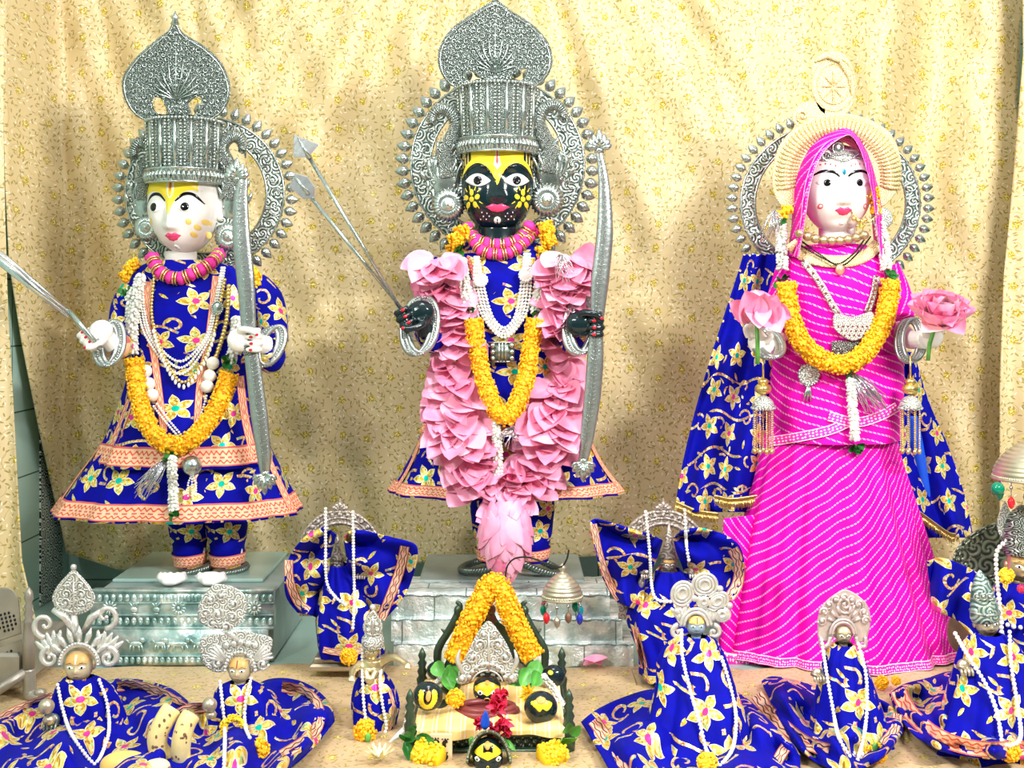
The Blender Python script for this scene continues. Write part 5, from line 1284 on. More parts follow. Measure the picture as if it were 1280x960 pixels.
# arms
def arm3(path, Ys, rad): 
    P = cr([W(p[0], p[1], y) for p, y in zip(path, Ys)], 6); return MB().tube(P, [M(r, Yg) for r in rad], 16)
limb('sleeve', [(986, 340), (972, 385), (968, 415)], [17, 16, 15], [Yg, Yg-.01, Yg-.05], 'saree_top', t); limb('sleeve', [(1108, 335), (1124, 370), (1128, 400)], [16, 15, 15], [Yg, Yg-.01, Yg-.04], 'saree_top', t)
def openhand(path, Ys, side, s):
    P = [W(p[0], p[1], y) for p, y in zip(path, Ys)]; m = MB(); m.tube(cr(P, 6), [s*.45, s*.42, s*.36, s*.40], 14); w = P[-1]; up = Vector((0, 0, 1)); out = Vector((side, 0, 0))
    pc = w+out*s*.25+up*s*.15; m.ball(pc, (s*.42, s*.28, s*.5), 14, 10)
    for k in range(4):
        b = pc+Vector((side*s*(-.15+.2*k), -.005-.003*k, s*.2)); L = (.8, .9, .88, .7)[k]*s
        m.tube(cr([b, b+Vector((side*.15*s, -s*.2, L*.45)), b+Vector((side*.1*s, -s*.5, L*.7)), b+Vector((-side*.05*s, -s*.68, L*.6))], 4), [s*.12, s*.115, s*.1, s*.07], 8)
    b = pc+Vector((-side*s*.3, -.008, 0)); m.tube(cr([b, b+Vector((-side*s*.15, -s*.25, s*.25)), b+Vector((side*s*.05, -s*.5, s*.4))], 4), [s*.15, s*.13, s*.08], 8)
    return obj('hand', m, 'marble_skin', t, remesh=s*.035)
openhand([(972, 418), (964, 432), (955, 432)], [Yg-.03, Yg-.08, Yg-.13], -1, .052)
openhand([(1122, 412), (1138, 424), (1158, 424)], [Yg-.02, Yg-.07, Yg-.12], 1, .055)
bangle('thick ribbed silver bangle on the goddess wrist beside the drooping lotus', W(955, 430, Yg-.12), .052, t, 1.0, .0, .005)
bangle('thick ribbed silver bangle on the goddess wrist below the full lotus', W(1134, 426, Yg-.1), .05, t, .45, .25, .005)
tt = thing('lotus', 'single pink lotus with two drooping outer petals held beside the magenta bodice', 'flower', W(948, 430, Yg-.18)); m = MB(); Yq = Yg-.19
c = W(946, 388, Yq)
for (bx, by, d, L, w_, cu) in (((940), 402, (-.35, -.3, 1), 46, 40, .2), (946, 402, (.15, -.5, 1), 44, 42, .15), (952, 402, (.5, -.2, .95), 40, 34, .2), (936, 400, (-.9, -.1, .7), 36, 30, .2), (948, 398, (0, .4, 1), 40, 40, -.1), (952, 386, (.45, -.5, -.9), 46, 38, .3), (944, 384, (-.05, -.7, -1), 40, 34, .25), (960, 390, (.9, -.2, -.3), 30, 26, .2)):
    m.petal(W(bx, by, Yq), d, (0, -1, .3), M(L, Yq), M(w_, Yq), cu, .8, 8, 6)
obj('petals', m, 'lotus', tt); rod('stem', [W(946, 405, Yq+.01), W(947, 430, Yq+.01), W(947, 455, Yq+.015)], .0045, 'leaf_light', tt)
tt = thing('lotus', 'full pink lotus bloom held up near the right curtain', 'flower', W(1170, 430, Yg-.18)); m = MB()
lotus_bloom(m, W(1172, 404, Yq), M(42, Yq), 9, (0, -.5, 1)); lotus_bloom(m, W(1174, 392, Yq-.01), M(30, Yq), 7, (.1, -.7, 1))
for d in ((-.8, -.4, .8), (.9, -.4, .2), (.6, -.5, -.6), (-.7, -.4, -.5), (0, -.8, .9), (.1, -.9, -.4)): m.petal(W(1173, 396, Yq-.01), d, (0, -1, .4), M(40, Yq), M(38, Yq), .1, .9, 8, 6)
obj('petals', m, 'lotus', tt); rod('stem', [W(1168, 410, Yq+.01), W(1162, 430, Yq+.01), W(1160, 450, Yq+.02)], .0045, 'leaf_light', tt)
marigold_u('orange marigold garland in a wide U on the goddess', [(983, 352), (987, 390), (1000, 425), (1025, 448), (1055, 456), (1080, 442), (1100, 412), (1110, 380), (1114, 350)], M(12, 2.6), bv3, Yg-.1,
  gap=.01, top=[[(976, 275), (977, 300), (978, 335)], [(1100, 280), (1105, 305), (1108, 335)]], hang=[(1063, 475), (1066, 510), (1069, 548)], lv=[(976, 276, 9, 4), (975, 352, 15, 7), (1113, 342, 15, 7), (1060, 470, 12, 6), (1070, 556, 15, 9)], tins=[(1064, 465, 1095, 505, 40), (968, 262, 963, 290, 24)], jr=9)
m = MB()
for (x, y) in ((984, 262), (978, 268), (1094, 262), (1093, 250), (1092, 240)):
    P = [W(x, y-5, Yg-.05), W(x, y+5, Yg-.05)]; m.tube(P, .008, 6); florets(m, P, .011, .006, 1.6)
tag(obj('marigold_flowers', m, 'marigold', None), 'small orange marigold heads beside the goddess veil', 'flower', None, 'stuff')
m = MB(); P = drape([(1000, 292), (1018, 298), (1040, 301), (1062, 299), (1080, 294)], bv3, Yg-.05, .009, 9, 1, .012)
for p in resamp(P, 9): m.ball(p, (.0105, .0105, .0095), 14, 10, fn=lambda q, x, y, z: q*(1+.06*cos(8*atan2(y, x))))
tag(obj('gold_bead_necklace', m, 'brass', None), 'short necklace of large ribbed gold beads at the goddess neck', 'necklace')
m = MB(); m.add([], [])
o1 = stroke(bv3, cr([(988, 303), (1002, 318), (1030, 326), (1062, 326), (1084, 318), (1098, 304)], 6), 15, .006, Yg-.06); 
o1.uv = {}
tag(obj('wide_collar', o1, 'gold_relief', None, solid=.003), 'wide woven gold collar lying on the goddess shoulders', 'necklace')
strs = [drape([(990, 300), (1015, 315), (1042, 330), (1050, 332), (1060, 328), (1076, 312), (1088, 296)], bv3, Yg-.06, .002, 60, 2, .012), drape([(1000, 300), (1025, 318), (1046, 330), (1066, 318), (1080, 300)], bv3, Yg-.06, .002, 60, 2, .013)]
tt = thing('black_bead_necklace', 'black bead strings with a small gold heart below the goddess collar', 'necklace', strs[0][30])
for s_ in strs: m = MB(); bead_string(m, s_, .0022); obj('strand', m, 'black_paint', tt)
m = MB(); m.ball(W(1050, 337, (hit(bv3, 1050, 337) or 2.66)-.012), (.010, .005, .012), 12, 8); obj('pendant', m, 'copper_ring', tt)
tt = thing('long_necklace', 'long necklace of white squares with a crescent pendant on the magenta bodice', 'necklace', W(1065, 410, 2.62))
for path in ([(1004, 326), (1024, 352), (1040, 380), (1048, 392)], [(1096, 345), (1092, 368), (1084, 390)]):
    m = stroke(bv3, cr(path, 6), 8, .007, Yg-.1); m.uv = {}; obj('chain', m, 'silver_pale', tt, solid=.003)
    m = MB(); P = drape(path, bv3, Yg-.1, .003, 9, 1, .012)
    for p in P: m.ball(p, (.0032, .003, .0032), 8, 6)
    obj('chain_studs', m, 'maroon', tt)
Y = (hit(bv3, 1066, 405) or 2.64)-.012; m = MB(); m.plate(cr([(1044, 392), (1066, 396), (1090, 390), (1092, 408), (1082, 420), (1066, 426), (1050, 418), (1042, 408)], 5, True), Y, .006); obj('crescent_pendant', m, 'silver_pale', tt, smooth=False)
m = MB()
for r in range(3):
    for k_ in range(7-r): m.ball(W(1048+r*4+k_*6, 408+r*5.5, Y-.007), .0022, 6, 5)
obj('pendant_stones', m, 'maroon', tt)
m = MB(); Y = (hit(bv3, 1060, 436) or 2.64)-.008; m.box(W(1040, 444, Y-.004), W(1080, 426, Y+.004), .002); tag(obj('belt_buckle', m, 'silver_fine', None), 'square silver belt plate showing above the goddess garland', 'buckle')
tt = thing('waist_ornament', 'silver key chain ornament with round boss hanging at the goddess waist', 'pendant', W(1010, 500, 2.6)); Y = (hit(bv3, 1011, 470) or 2.63)-.010
m = MB(); m.ball(W(1011, 468, Y), (.021, .008, .020), 20, 12); bead_string(m, ringpts(W(1011, 468, Y-.004), .021, .020, 40, 0), .0035, 1.8); m.ball(W(1011, 468, Y-.008), (.009, .004, .009), 10, 8); obj('boss', m, 'silver_pale', tt)
m = MB()
for dx in (-3, 0, 3): m.tube([W(1011, 478, Y-.003), W(1010+dx, 492, Y-.004), W(1009+dx*1.6, 502, Y-.002)], [.002, .0028, .0015], 6)
bead_string(m, resamp([W(1001, 477, Y-.002), W(1010, 484, Y-.005), W(1021, 477, Y-.002)], 8), .003); obj('keys', m, 'silver', tt)
for x, y0, nm in ((954, 445, 'on the side of the drooping lotus'), (1138, 445, 'on the side of the full lotus')):
    Yt = Yg-.14; tt = thing('gold_tassel', 'long gold tassel with dome and chains %s' % nm, 'tassel', W(x, 570, Yt), 'gold tassels below the goddess wrists')
    rod('cord', [W(x, y0, Yt), W(x, y0+28, Yt)], .0022, 'gold', tt, 6); m = MB(); m.ball(W(x, 486, Yt), (.017, .015, .012), 14, 8, fn=lambda q, a, b, c: q*(1+.08*cos(10*atan2(b, a)))); m.ball(W(x, 477, Yt), (.012, .011, .008), 12, 8); obj('bead_cap', m, 'gold', tt)
    m = MB(); m.lathe([(.022, -.013), (.024, -.008), (.021, .004), (.012, .013), (.003, .017)], W(x, 504, Yt), 24); bead_string(m, ringpts(W(x, 510, Yt), .024, .02, 30, 1.5), .003, 1.8); obj('dome', m, 'silver_pale', tt)
    for k_ in range(9):
        a = 2*pi*k_/9; b = W(x, 512, Yt)+Vector((cos(a)*.020, sin(a)*.018, 0)); m = MB(); bead_string(m, resamp([b, b+Vector((0, 0, -.085))], 20), .0022, 2.0); m.ball(b+Vector((0, 0, -.088)), (.0045, .0045, .006), 8, 6); obj('chain', m, 'gold' if k_ % 2 else 'brass', tt)
# ================================================================ SMALL IDOLS, THRONES, OFFERINGS
def small_head(t, cx, cy, hw, hh, Y, skin='clay_face', paint='turmeric', yaw=0, tilt=0, eyes_=True, til='white'):
    H = Head(cx, cy, hw, hh, Y, yaw=yaw, dep=.95, jaw=.18, sq=2.2, nu=40, nv=32, nosez=-.24, lipz=-.5, tilt=tilt)
    hd = obj('head', H.mb, skin, t)
    if eyes_:
        eyes(H, hd, .42, .02, .26, .10, .11, 0, .0012, .0004); m = MB()
        for s in (-1, 1): H.line([(s*.14, .2), (s*.4, .3), (s*.72, .2)], [.05, .08, .03], .0006, m, 10)
        obj('eyebrows', m, 'brow_grey', hd)
        obj('mouth', H.line([(-.2, -.5), (0, -.53), (.2, -.5)], [.04, .08, .04], .0007, None, 8), 'maroon', hd)
    if paint:
        m = MB(); n = 12
        def fn(u, v): x = lerp(-.82, .82, u); return H.P(x, lerp(.30-.1*(1-abs(x)), .86-.3*x*x, v), .0006), (u, v)
        m.grid(fn, 14, 5); obj('forehead_paint', m, paint, hd)
        if til: obj('tilak', H.line([(0, .75), (0, .25)], [.16, .10], .0014, None, 8), 'white_paint' if til == 'white' else 'maroon', hd)
    m = MB()
    for s in (-1, 1): m.ball(H.c+H.R @ Vector((s*H.hw*1.0, .002, -.001)), (H.hw*.16, H.hw*.25, H.hh*.28), 8, 6)
    obj('ears', m, skin, hd); m = MB(); m.lathe([(H.hw*.6, -H.hh*.5), (H.hw*.5, 0), (H.hw*.5, H.hh*.5)], H.c-Vector((0, 0, H.hh*1.0)), 14); obj('neck', m, skin, t)
    return H, hd
def robe(t, rows, rip=None, mat='velvet_small', name='robe', nu=72):
    m, f = loft(rows, nu, 6, 2.1, rip or (lambda tt, a: (.05+.09*tt)*sin(a*7+tt*5)+.05*sin(a*15+tt*3))); o = obj(name, m, mat, t, solid=.002); return m, f, o
def pearl(label, paths, bv, dY, r=.0034, parent=None, gap=.003, group=None):
    t = None
    for k, p in enumerate(paths):
        P = drape(p, bv, dY, r, 60, 3, gap)
        if t is None: t = thing('pearl_necklace', label, 'necklace', P[-1], group)
        m = MB(); bead_string(m, P, r, 1.75); obj('strand', m, 'pearl', t)
    return t
def patch(top, bot, h=None, nu=60, nv=30, seed=0):
    m = MB(); T = cr(top, 6); B = cr(bot, 6)
    def fn(u, v):
        a = pline(T, u); b = pline(B, u); px = lerp(a[0], b[0], v); py = lerp(a[1], b[1], v)
        e = min(1, 6*min(u, 1-u, v+.08, 1-v+.08)); z = .006+e*(.014+.011*sin(u*15+seed+v*4)+.008*sin(v*12+u*6+seed)+.006*sin(u*31-v*9))+(h(u, v) if h else 0)
        p = FL(px, py, z); return p, (p.x, p.y*.5+seed*.37)
    return m.grid(fn, nu, nv)
def cloth_border(bv, path, w, parent, mat='border_peach', off=.003, dY=2.2): return obj('border', stroke(bv, cr(path, 6), w, off, dY), mat, parent)
def smallhand(m, c, s, d=(0, -1, 0)):
    c = Vector(c); m.ball(c, (s*.5, s*.35, s*.45), 10, 8)
    for k in range(4):
        b = c+Vector(((k-1.5)*s*.24, -s*.2, -s*.1)); m.tube(cr([b, b+Vector((0, -s*.35, -s*.1)), b+Vector((0, -s*.45, -s*.4))], 3), [s*.13, s*.12, s*.08], 6)
    b = c+Vector((-s*.5, -s*.15, 0)); m.tube([b, b+Vector((s*.1, -s*.35, s*.1)), b+Vector((s*.3, -s*.5, s*.0))], [s*.14, s*.12, s*.08], 6); return m
def mari(m, c, r, n=150, flat=.7):
    m.ball(c, (r*.8, r*.8*flat, r*.8), 10, 8)
    for _ in range(n):
        d = Vector((random.gauss(0, 1), random.gauss(0, 1), random.gauss(0, 1))).normalized()
        if d.y > .6: continue
        q = d.to_track_quat('Z', 'Y').to_matrix(); m.ball(Vector(c)+Vector((d.x*r, d.y*r*flat, d.z*r))*random.uniform(.82, 1.0), (r*.2, r*.12, r*.12), 6, 4, rot=q @ Matrix.Rotation(random.uniform(0, 6), 3, 'Z'))
    return m
def blossom(label, x, y, r, Y=None, mat='marigold', stem=None):
    Y = Y or fy(y+r*.8)-.0; c = W(x, y, Y); c.z = max(c.z, M(r, Y)*.8+.003); t = thing('marigold_bloom', label, 'flower', c)
    obj('petals', mari(MB(), c, M(r, Y)), mat, t)
    if stem: obj('calyx', MB().ball(W(x+stem[0], y+stem[1], Y-M(r, Y)*.7), (M(4, Y), M(3, Y), M(6, Y)), 10, 8), 'leaf_light', t)
    return t
# ---- generic ornate crowns
def fan_feathers(m, cx, cy, Y, a0, a1, n, L, w0=.005, bend=0):
    for k in range(n):
        a = lerp(a0, a1, k/(n-1)); b = W(cx, cy, Y); d = Vector((cos(a), 0, sin(a))); s = Vector((-sin(a), 0, cos(a)))
        m.tube(cr([b, b+d*M(L*.5, Y)+s*bend*M(L*.15, Y)+Vector((0, -.003, 0)), b+d*M(L, Y)+s*bend*M(L*.35, Y)], 4), [w0*.4, w0, w0*.9, w0*.3], 7, flat=.6)
def leafpts(cx, top, bot, hw):
    h = bot-top; return cr([(cx, top), (cx+hw*.35, top+h*.14), (cx+hw*.8, top+h*.4), (cx+hw, top+h*.66), (cx+hw*.75, top+h*.9), (cx+hw*.25, bot), (cx-hw*.25, bot), (cx-hw*.75, top+h*.9), (cx-hw, top+h*.66), (cx-hw*.8, top+h*.4), (cx-hw*.35, top+h*.14)], 4, True)
def leafplate(t, cx, top, bot, hw, Y, mat, rows=3, nm='crown_leaf'):
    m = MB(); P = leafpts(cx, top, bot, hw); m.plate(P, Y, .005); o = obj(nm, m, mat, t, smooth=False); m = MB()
    m.tube([W(cx+(p[0]-cx)*.86, (top+bot)/2+(p[1]-(top+bot)/2)*.86, Y-.006) for p in P[::2]], .0014, 5, closed=True)
    h = bot-top
    for r in range(rows):
        for s in (-1, 1): scroll(m, cx+s*hw*(.42-.06*r), bot-h*(.25+.2*r), Y-.006, hw*(.32-.05*r), 1.2, s, pi/2, .0008, .0020)
    m.tube([W(cx, bot, Y-.006), W(cx, top+h*.2, Y-.006)], [.002, .0008], 6); m.ball(W(cx, top-3, Y-.003), M(4, Y), 8, 6)
    obj('leaf_scrolls', m, 'silver_cast', o); return o
# ================= figure H: large ornate pale silver crown, left front
Yh = 2.16
t = thing('small_idol', 'small idol at lower left with tall pale scrolled crown and turmeric forehead', 'idol', W(100, 950, Yh), 'small dressed metal idols')
H, hd = small_head(t, 99, 831, 17.5, 21, Yh, til='white', yaw=.06)
cr0 = leafplate(t, 92, 712, 768, 27, Yh, 'silver_pale')
m = MB()
for s in (-1, 1):
    scroll(m, 98+s*34-(8 if s < 0 else 0), 781 if s < 0 else 770, Yh-.004, 16, 1.1, -s, pi/2 if s < 0 else pi/2, .0055, .003); 
    m.tube([W(98+s*6, 790, Yh), W(98+s*16, 772, Yh-.006), W(98+s*32, 762, Yh-.004)], [.004, .007, .005], 9)
    scroll(m, 99+s*36, 822, Yh-.006, 13, 1.2, s, -pi/2, .006, .003)
    fan_feathers(m, 99+s*27, 822, Yh-.003, pi/2-s*1.15, pi/2-s*.1, 5, 34, .0065, s*.6)
for k in range(7):
    a = pi*.16+(pi*.68)*k/6; m.tube([W(99+22*cos(a), 828-22*sin(a)*1.0, Yh-.008), W(99+35*cos(a), 826-35*sin(a), Yh-.010), W(99+44*cos(a), 824-42*sin(a), Yh-.008)], [.004, .0055, .0006], 8)
P = [W(99+24*cos(pi*k/20), 832-26*sin(pi*k/20), Yh-.014) for k in range(21)]; m.tube(P, .0045, 8); bead_string(m, [p+Vector((0, -.004, .003)) for p in P], .0026, 2)
m.tube([W(92, 768, Yh), W(96, 800, Yh)], [.006, .008], 8); obj('crown_scrolls', m, 'silver_cast', cr0)
def body(rows, t, **k): return robe(t, rows, **k)
rb, fR, ro = robe(t, [(846, 84, 116, .02, Yh), (856, 72, 134, .03, Yh), (880, 64, 148, .042, Yh), (915, 52, 160, .055, Yh), (950, 40, 175, .07, Yh)])
ph = patch([(-30, 915), (0, 898), (30, 884), (70, 866), (110, 856), (150, 849), (185, 852), (215, 862), (240, 882)], [(-40, 1000), (0, 1010), (40, 1010), (80, 1010), (110, 1010), (150, 1000), (180, 985), (205, 965), (225, 925)], lambda u, v: .012)
ct = obj('spread_cape', ph, 'velvet_small', t, solid=.003)
cloth_border(ph.bvh(), [(-20, 914), (10, 893), (40, 880), (66, 871)], 11, ct); cloth_border(ph.bvh(), [(146, 858), (175, 858), (205, 868), (232, 886)], 13, ct)
m = MB(); m.ball(W(58, 883, Yh-.07), M(9.5, Yh), 16, 12); m.lathe([(.008, -.008), (.011, 0), (.007, .006)], W(62, 899, Yh-.068), 16); o = obj('mace', m, 'bronze', t)
obj('hand', smallhand(MB(), W(66, 900, Yh-.05), .026), 'silver_dark', t)
pearl('long white pearl string on the idol at lower left beside the silver plinth', [[(72, 856), (78, 885), (88, 915), (108, 945), (118, 955)], [(124, 850), (134, 880), (136, 915), (126, 945), (118, 955)]], BV(rb, ph), Yh-.05)
# ================= figure I
Yi = 2.16
t = thing('small_idol', 'small idol standing between the bananas and a round silver ball with lacy engraved crown', 'idol', W(300, 950, Yi), 'small dressed metal idols')
H, hd = small_head(t, 300, 836, 14.5, 18, Yi, yaw=-.08, til='dark')
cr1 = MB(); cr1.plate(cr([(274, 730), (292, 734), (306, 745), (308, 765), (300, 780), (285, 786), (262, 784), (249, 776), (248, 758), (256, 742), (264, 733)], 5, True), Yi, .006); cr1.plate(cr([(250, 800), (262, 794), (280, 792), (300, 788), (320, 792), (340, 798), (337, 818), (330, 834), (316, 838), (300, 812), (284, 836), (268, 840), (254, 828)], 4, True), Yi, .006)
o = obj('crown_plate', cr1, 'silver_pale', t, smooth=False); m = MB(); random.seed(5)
for (x, y) in ((262, 750), (277, 745), (292, 755), (256, 768), (272, 768), (290, 772), (265, 780), (282, 783)): scroll(m, x, y, Yi-.006, 8, 1.2, random.choice((-1, 1)), random.uniform(0, 6), .0012, .0028)
for k in range(5): m.ball(W(283+k*9, 803-abs(k-2)*-2, Yi-.008), (.0055, .004, .0055), 10, 8)
for s in (-1, 1): fan_feathers(m, 300+s*16, 826, Yi-.005, pi/2-s*1.5, pi/2-s*.7, 5, 26, .004, s*.3); scroll(m, 300+s*28, 830, Yi-.006, 8, 1.1, s, 0, .002, .003)
m.tube([W(280, 786, Yi-.003), W(298, 800, Yi-.003)], [.005, .006], 8); bead_string(m, [W(300+19*cos(pi*k/14), 838-23*sin(pi*k/14), Yi-.014) for k in range(15)], .0032, 1.7); obj('crown_scrolls', m, 'silver_cast', o)
rb, fR, ro = robe(t, [(852, 288, 312, .02, Yi), (862, 272, 330, .03, Yi), (890, 262, 345, .042, Yi), (925, 256, 355, .055, Yi), (960, 250, 365, .07, Yi)])
ph = patch([(215, 884), (236, 880), (262, 878), (300, 868), (335, 850), (368, 850), (395, 862), (412, 880), (418, 902)], [(195, 1000), (220, 1010), (250, 1015), (285, 1010), (310, 1005), (330, 990), (352, 968), (375, 950), (400, 925)], lambda u, v: .014)
ct = obj('spread_cape', ph, 'velvet_small', t, solid=.003)
cloth_border(ph.bvh(), [(352, 858), (378, 864), (396, 880), (398, 905), (382, 925), (352, 944)], 14, ct); cloth_border(ph.bvh(), [(210, 900), (230, 888), (258, 884)], 12, ct)
m = MB(); m.ball(W(262, 881, Yi-.07), M(9, Yi), 16, 12); m.lathe([(.008, -.006), (.010, 0), (.006, .006)], W(264, 893, Yi-.068), 16); obj('mace', m, 'bronze', t)
obj('hand', smallhand(MB(), W(332, 921, Yi-.065), .024), 'silver_dark', t)
pearl('pearl string hanging straight down the idol nearest the bananas', [[(275, 852), (278, 880), (281, 915), (280, 960)], [(314, 848), (307, 875), (306, 905), (312, 922)]], BV(rb, ph), Yi-.05)
# ================= idols A and B with arches
def arched(label, cx, dy, Y, face, wings, lower, base, plabel, pst, bord, sc_=1.0, grp='arched metal idols wrapped in blue velvet'):
    t = thing('arched_idol', label, 'idol', W(cx, base[2], Y), grp)
    m = MB(); n = 30; R = 52*sc_; cy = 690+dy
    def ar(r0, r1, yoff, th):
        o_ = [(cx+r1*cos(pi*k/n), cy-r1*1.02*sin(pi*k/n)) for k in range(n+1)]; i_ = [(cx+r0*cos(pi*k/n), cy-r0*1.02*sin(pi*k/n)) for k in range(n, -1, -1)]; m.plate(o_+[(cx-r1, cy+80)]+[(cx-r0, cy+80)]+i_+[(cx+r0, cy+80), (cx+r1, cy+80)], Y+yoff, th)
    ar(33*sc_, R, .02, .010)
    o = obj('arch', m, 'arch_metal', t, smooth=False); m = MB()
    for r in (36, 42, 50): m.tube([W(cx+r*sc_*cos(pi*k/n), cy-r*sc_*1.02*sin(pi*k/n), Y+.009) for k in range(n+1)], .0028, 6)
    for k in range(15): a = pi*(k+.5)/15; m.ball(W(cx+46*sc_*cos(a), cy-46*sc_*1.02*sin(a), Y+.008), .005, 8, 6)
    ty = cy-R; m.tube([W(cx-10, ty+2, Y+.01), W(cx+10, ty+2, Y+.01)], .004, 8)
    for k in range(5): a = pi/2+(k-2)*.55; m.tube([W(cx, ty, Y+.01), W(cx+8*cos(a), ty-7*sin(a), Y+.006), W(cx+13*cos(a), ty-(15 if k == 2 else 10)*sin(a), Y+.01)], [.003, .005, .0008], 8)
    obj('arch_relief', m, 'arch_metal', o)
    fx, fy_, fw = face; H, hd = small_head(t, fx, fy_, fw, fw*1.25, Y-.01, skin='arch_metal', paint='turmeric' if fw > 7 else None, til=None)
    m = MB(); m.lathe([(M(fw*1.1, Y), 0), (M(fw*1.15, Y), .006), (M(fw*.8, Y), M(fw*1.6, Y)), (M(fw*.55, Y), M(fw*2.2, Y)), (M(fw*.5, Y), M(fw*3.4, Y)), (.001, M(fw*5.0, Y))], W(fx, fy_-fw*.7, Y-.01), 18, sy=.8); obj('pointed_crown', m, 'arch_metal', t)
    m = MB(); m.ball(W(fx, fy_+26, Y), (M(16, Y), .02, M(24, Y)), 16, 12)
    for s in (-1, 1):
        for j in range(3): m.ball(W(fx+s*(28+j*3), fy_-5+j*14, Y-.015), (.011-.002*j, .008, .012), 10, 8)
        smallhand(m, W(fx+s*30, fy_+10, Y-.02), .02)
    obj('torso', m, 'arch_metal', t)
    bvs = []
    for k, (top, bot) in enumerate(wings):
        m = MB(); T = cr(top, 6); B = cr(bot, 6)
        def fn(u, v):
            a = pline(T, u); b = pline(B, u); e = v; q = (lerp(a[0], b[0], v), lerp(a[1], b[1], v)); Yq = Y-.02-.028*abs(sin(u*7+v*2.2+k))-.018*sin(v*9+u*4); p = W(q[0], q[1], Yq); return p, (p.x, p.z+k*.3)
        m.grid(fn, 46, 36); obj('cape_wing', m, 'velvet_small', t, solid=.003); bvs.append(m)
    rb, f_, ro = robe(t, lower, rip=lambda tt, a: .10*sin(a*7+tt*2)+.05*sin(a*13)); bvs.append(rb)
    for p, w in bord: obj('border', stroke(BV(*bvs), cr(p, 6), w, .004, Y-.05), 'border_peach', ro)
    for k, (a, b, yy) in enumerate((base, )):
        m = MB(); x0, x1 = W(a, 0, Y).x, W(b, 0, Y).x; z = W(0, yy, Y).z
        m.box((x0, Y-.06, max(z, .002)), (x1, Y+.05, z+.014), .004); m.box((x0+.008, Y-.052, z+.014), (x1-.008, Y+.04, z+.026), .003); obj('pedestal', m, 'bronze', t, smooth=False)
    pearl(plabel, pst, BV(*bvs), Y-.06, .0036, gap=.004); return t
arched('arched metal idol wrapped in blue velvet between the two plinths', 425, 0, 2.54, (422, 706, 6.5),
  [([(408, 658), (385, 668), (365, 690), (357, 715), (358, 745), (372, 765)], [(420, 668), (412, 700), (412, 720), (405, 740), (404, 760), (400, 772)]), ([(436, 664), (458, 664), (490, 672), (520, 682), (518, 712), (505, 745), (484, 770)], [(430, 672), (434, 700), (436, 715), (440, 730), (446, 745), (450, 760), (452, 775)])],
  [(705, 412, 434, .03, 2.53), (725, 404, 446, .04, 2.53), (770, 396, 470, .055, 2.52), (805, 398, 478, .06, 2.52), (817, 400, 478, .058, 2.52)], (393, 484, 829),
  'pearl string hanging from the arch of the idol between the plinths', [[(407, 636), (407, 680), (408, 725), (418, 745), (432, 756)], [(441, 640), (442, 700), (443, 750), (441, 785)]],
  [([(361, 700), (362, 725), (372, 752), (386, 764)], 11), ([(506, 683), (500, 712), (488, 745), (476, 774)], 12), ([(404, 812), (430, 816), (470, 810)], 8)])
arched('larger arched metal idol wrapped in blue velvet between the foil plinth and the pink saree', 829, 4, 2.50, (836, 705, 9),
  [([(812, 668), (785, 660), (758, 652), (738, 652), (745, 690), (755, 725), (772, 752)], [(828, 675), (822, 695), (818, 705), (812, 716), (806, 735), (804, 750), (800, 765)]), ([(852, 664), (876, 660), (904, 668), (924, 682), (930, 710), (922, 735), (912, 752)], [(842, 672), (846, 690), (852, 705), (856, 720), (860, 735), (862, 745), (862, 755)])],
  [(712, 822, 850, .03, 2.49), (735, 808, 866, .045, 2.49), (770, 786, 872, .06, 2.48), (815, 800, 880, .07, 2.47), (845, 802, 884, .07, 2.46)], (792, 886, 862),
  'pearl string looped from the arch of the larger idol beside the saree', [[(807, 640), (812, 690), (815, 735), (822, 750), (838, 752)], [(856, 638), (858, 680), (861, 700)]],
  [([(742, 655), (750, 695), (762, 728), (774, 750)], 9), ([(916, 686), (924, 705), (922, 730), (912, 746)], 14), ([(794, 785), (800, 812), (806, 835)], 8)], 1.08)
# ================= C: brass idol with silver leaf crown
Yb = 2.22
t = thing('brass_idol', 'small brass idol with pointed silver crown and arm stretched towards the throne', 'idol', W(468, 905, Yb))
leafplate(t, 466, 762, 796, 12.5, Yb-.01, 'silver_pale', 2)
m = MB(); m.lathe([(.018, -.014), (.021, -.012), (.020, .004), (.014, .012), (.008, .018)], W(466, 800, Yb), 20); obj('crown_base', m, 'silver_pale', t)
H, hd = small_head(t, 464, 813, 10, 12, Yb, skin='brass', paint='orange_paint', til=None)
m = MB(); m.ball(W(464, 842, Yb), (M(16, Yb), .018, M(22, Yb)), 16, 12)
for s, pts in ((1, [(478, 828), (492, 822), (508, 830)]), (-1, [(452, 830), (442, 838), (440, 846)])):
    m.tube(cr([W(a, b, Yb-.02*i) for i, (a, b) in enumerate(pts)], 5), [.009, .007, .005], 10)
smallhand(m, W(510, 832, Yb-.045), .014); smallhand(m, W(440, 848, Yb-.045), .014)
for s in (-1, 1): m.tube([W(464+s*6, 838, Yb-.02), W(462+s*3, 850, Yb-.03), W(462, 856, Yb-.03)], [.006, .005, .003], 8)
m.lathe([(.022, 0), (.024, .008), (.016, .03), (.016, .12)], (W(466, 0, Yb).x, Yb, .0), 16); obj('torso', m, 'brass', t, remesh=.0022)
rb, f_, ro = robe(t, [(842, 452, 480, .02, Yb), (856, 444, 490, .032, Yb), (880, 440, 498, .042, Yb), (905, 442, 494, .045, Yb), (928, 446, 488, .045, Yb)], rip=lambda tt, a: .09*sin(a*7+tt*2)); obj('border', stroke(BV(rb), cr([(488, 862), (494, 885), (488, 915)], 5), 7, .003, Yb-.03), 'border_peach', ro)
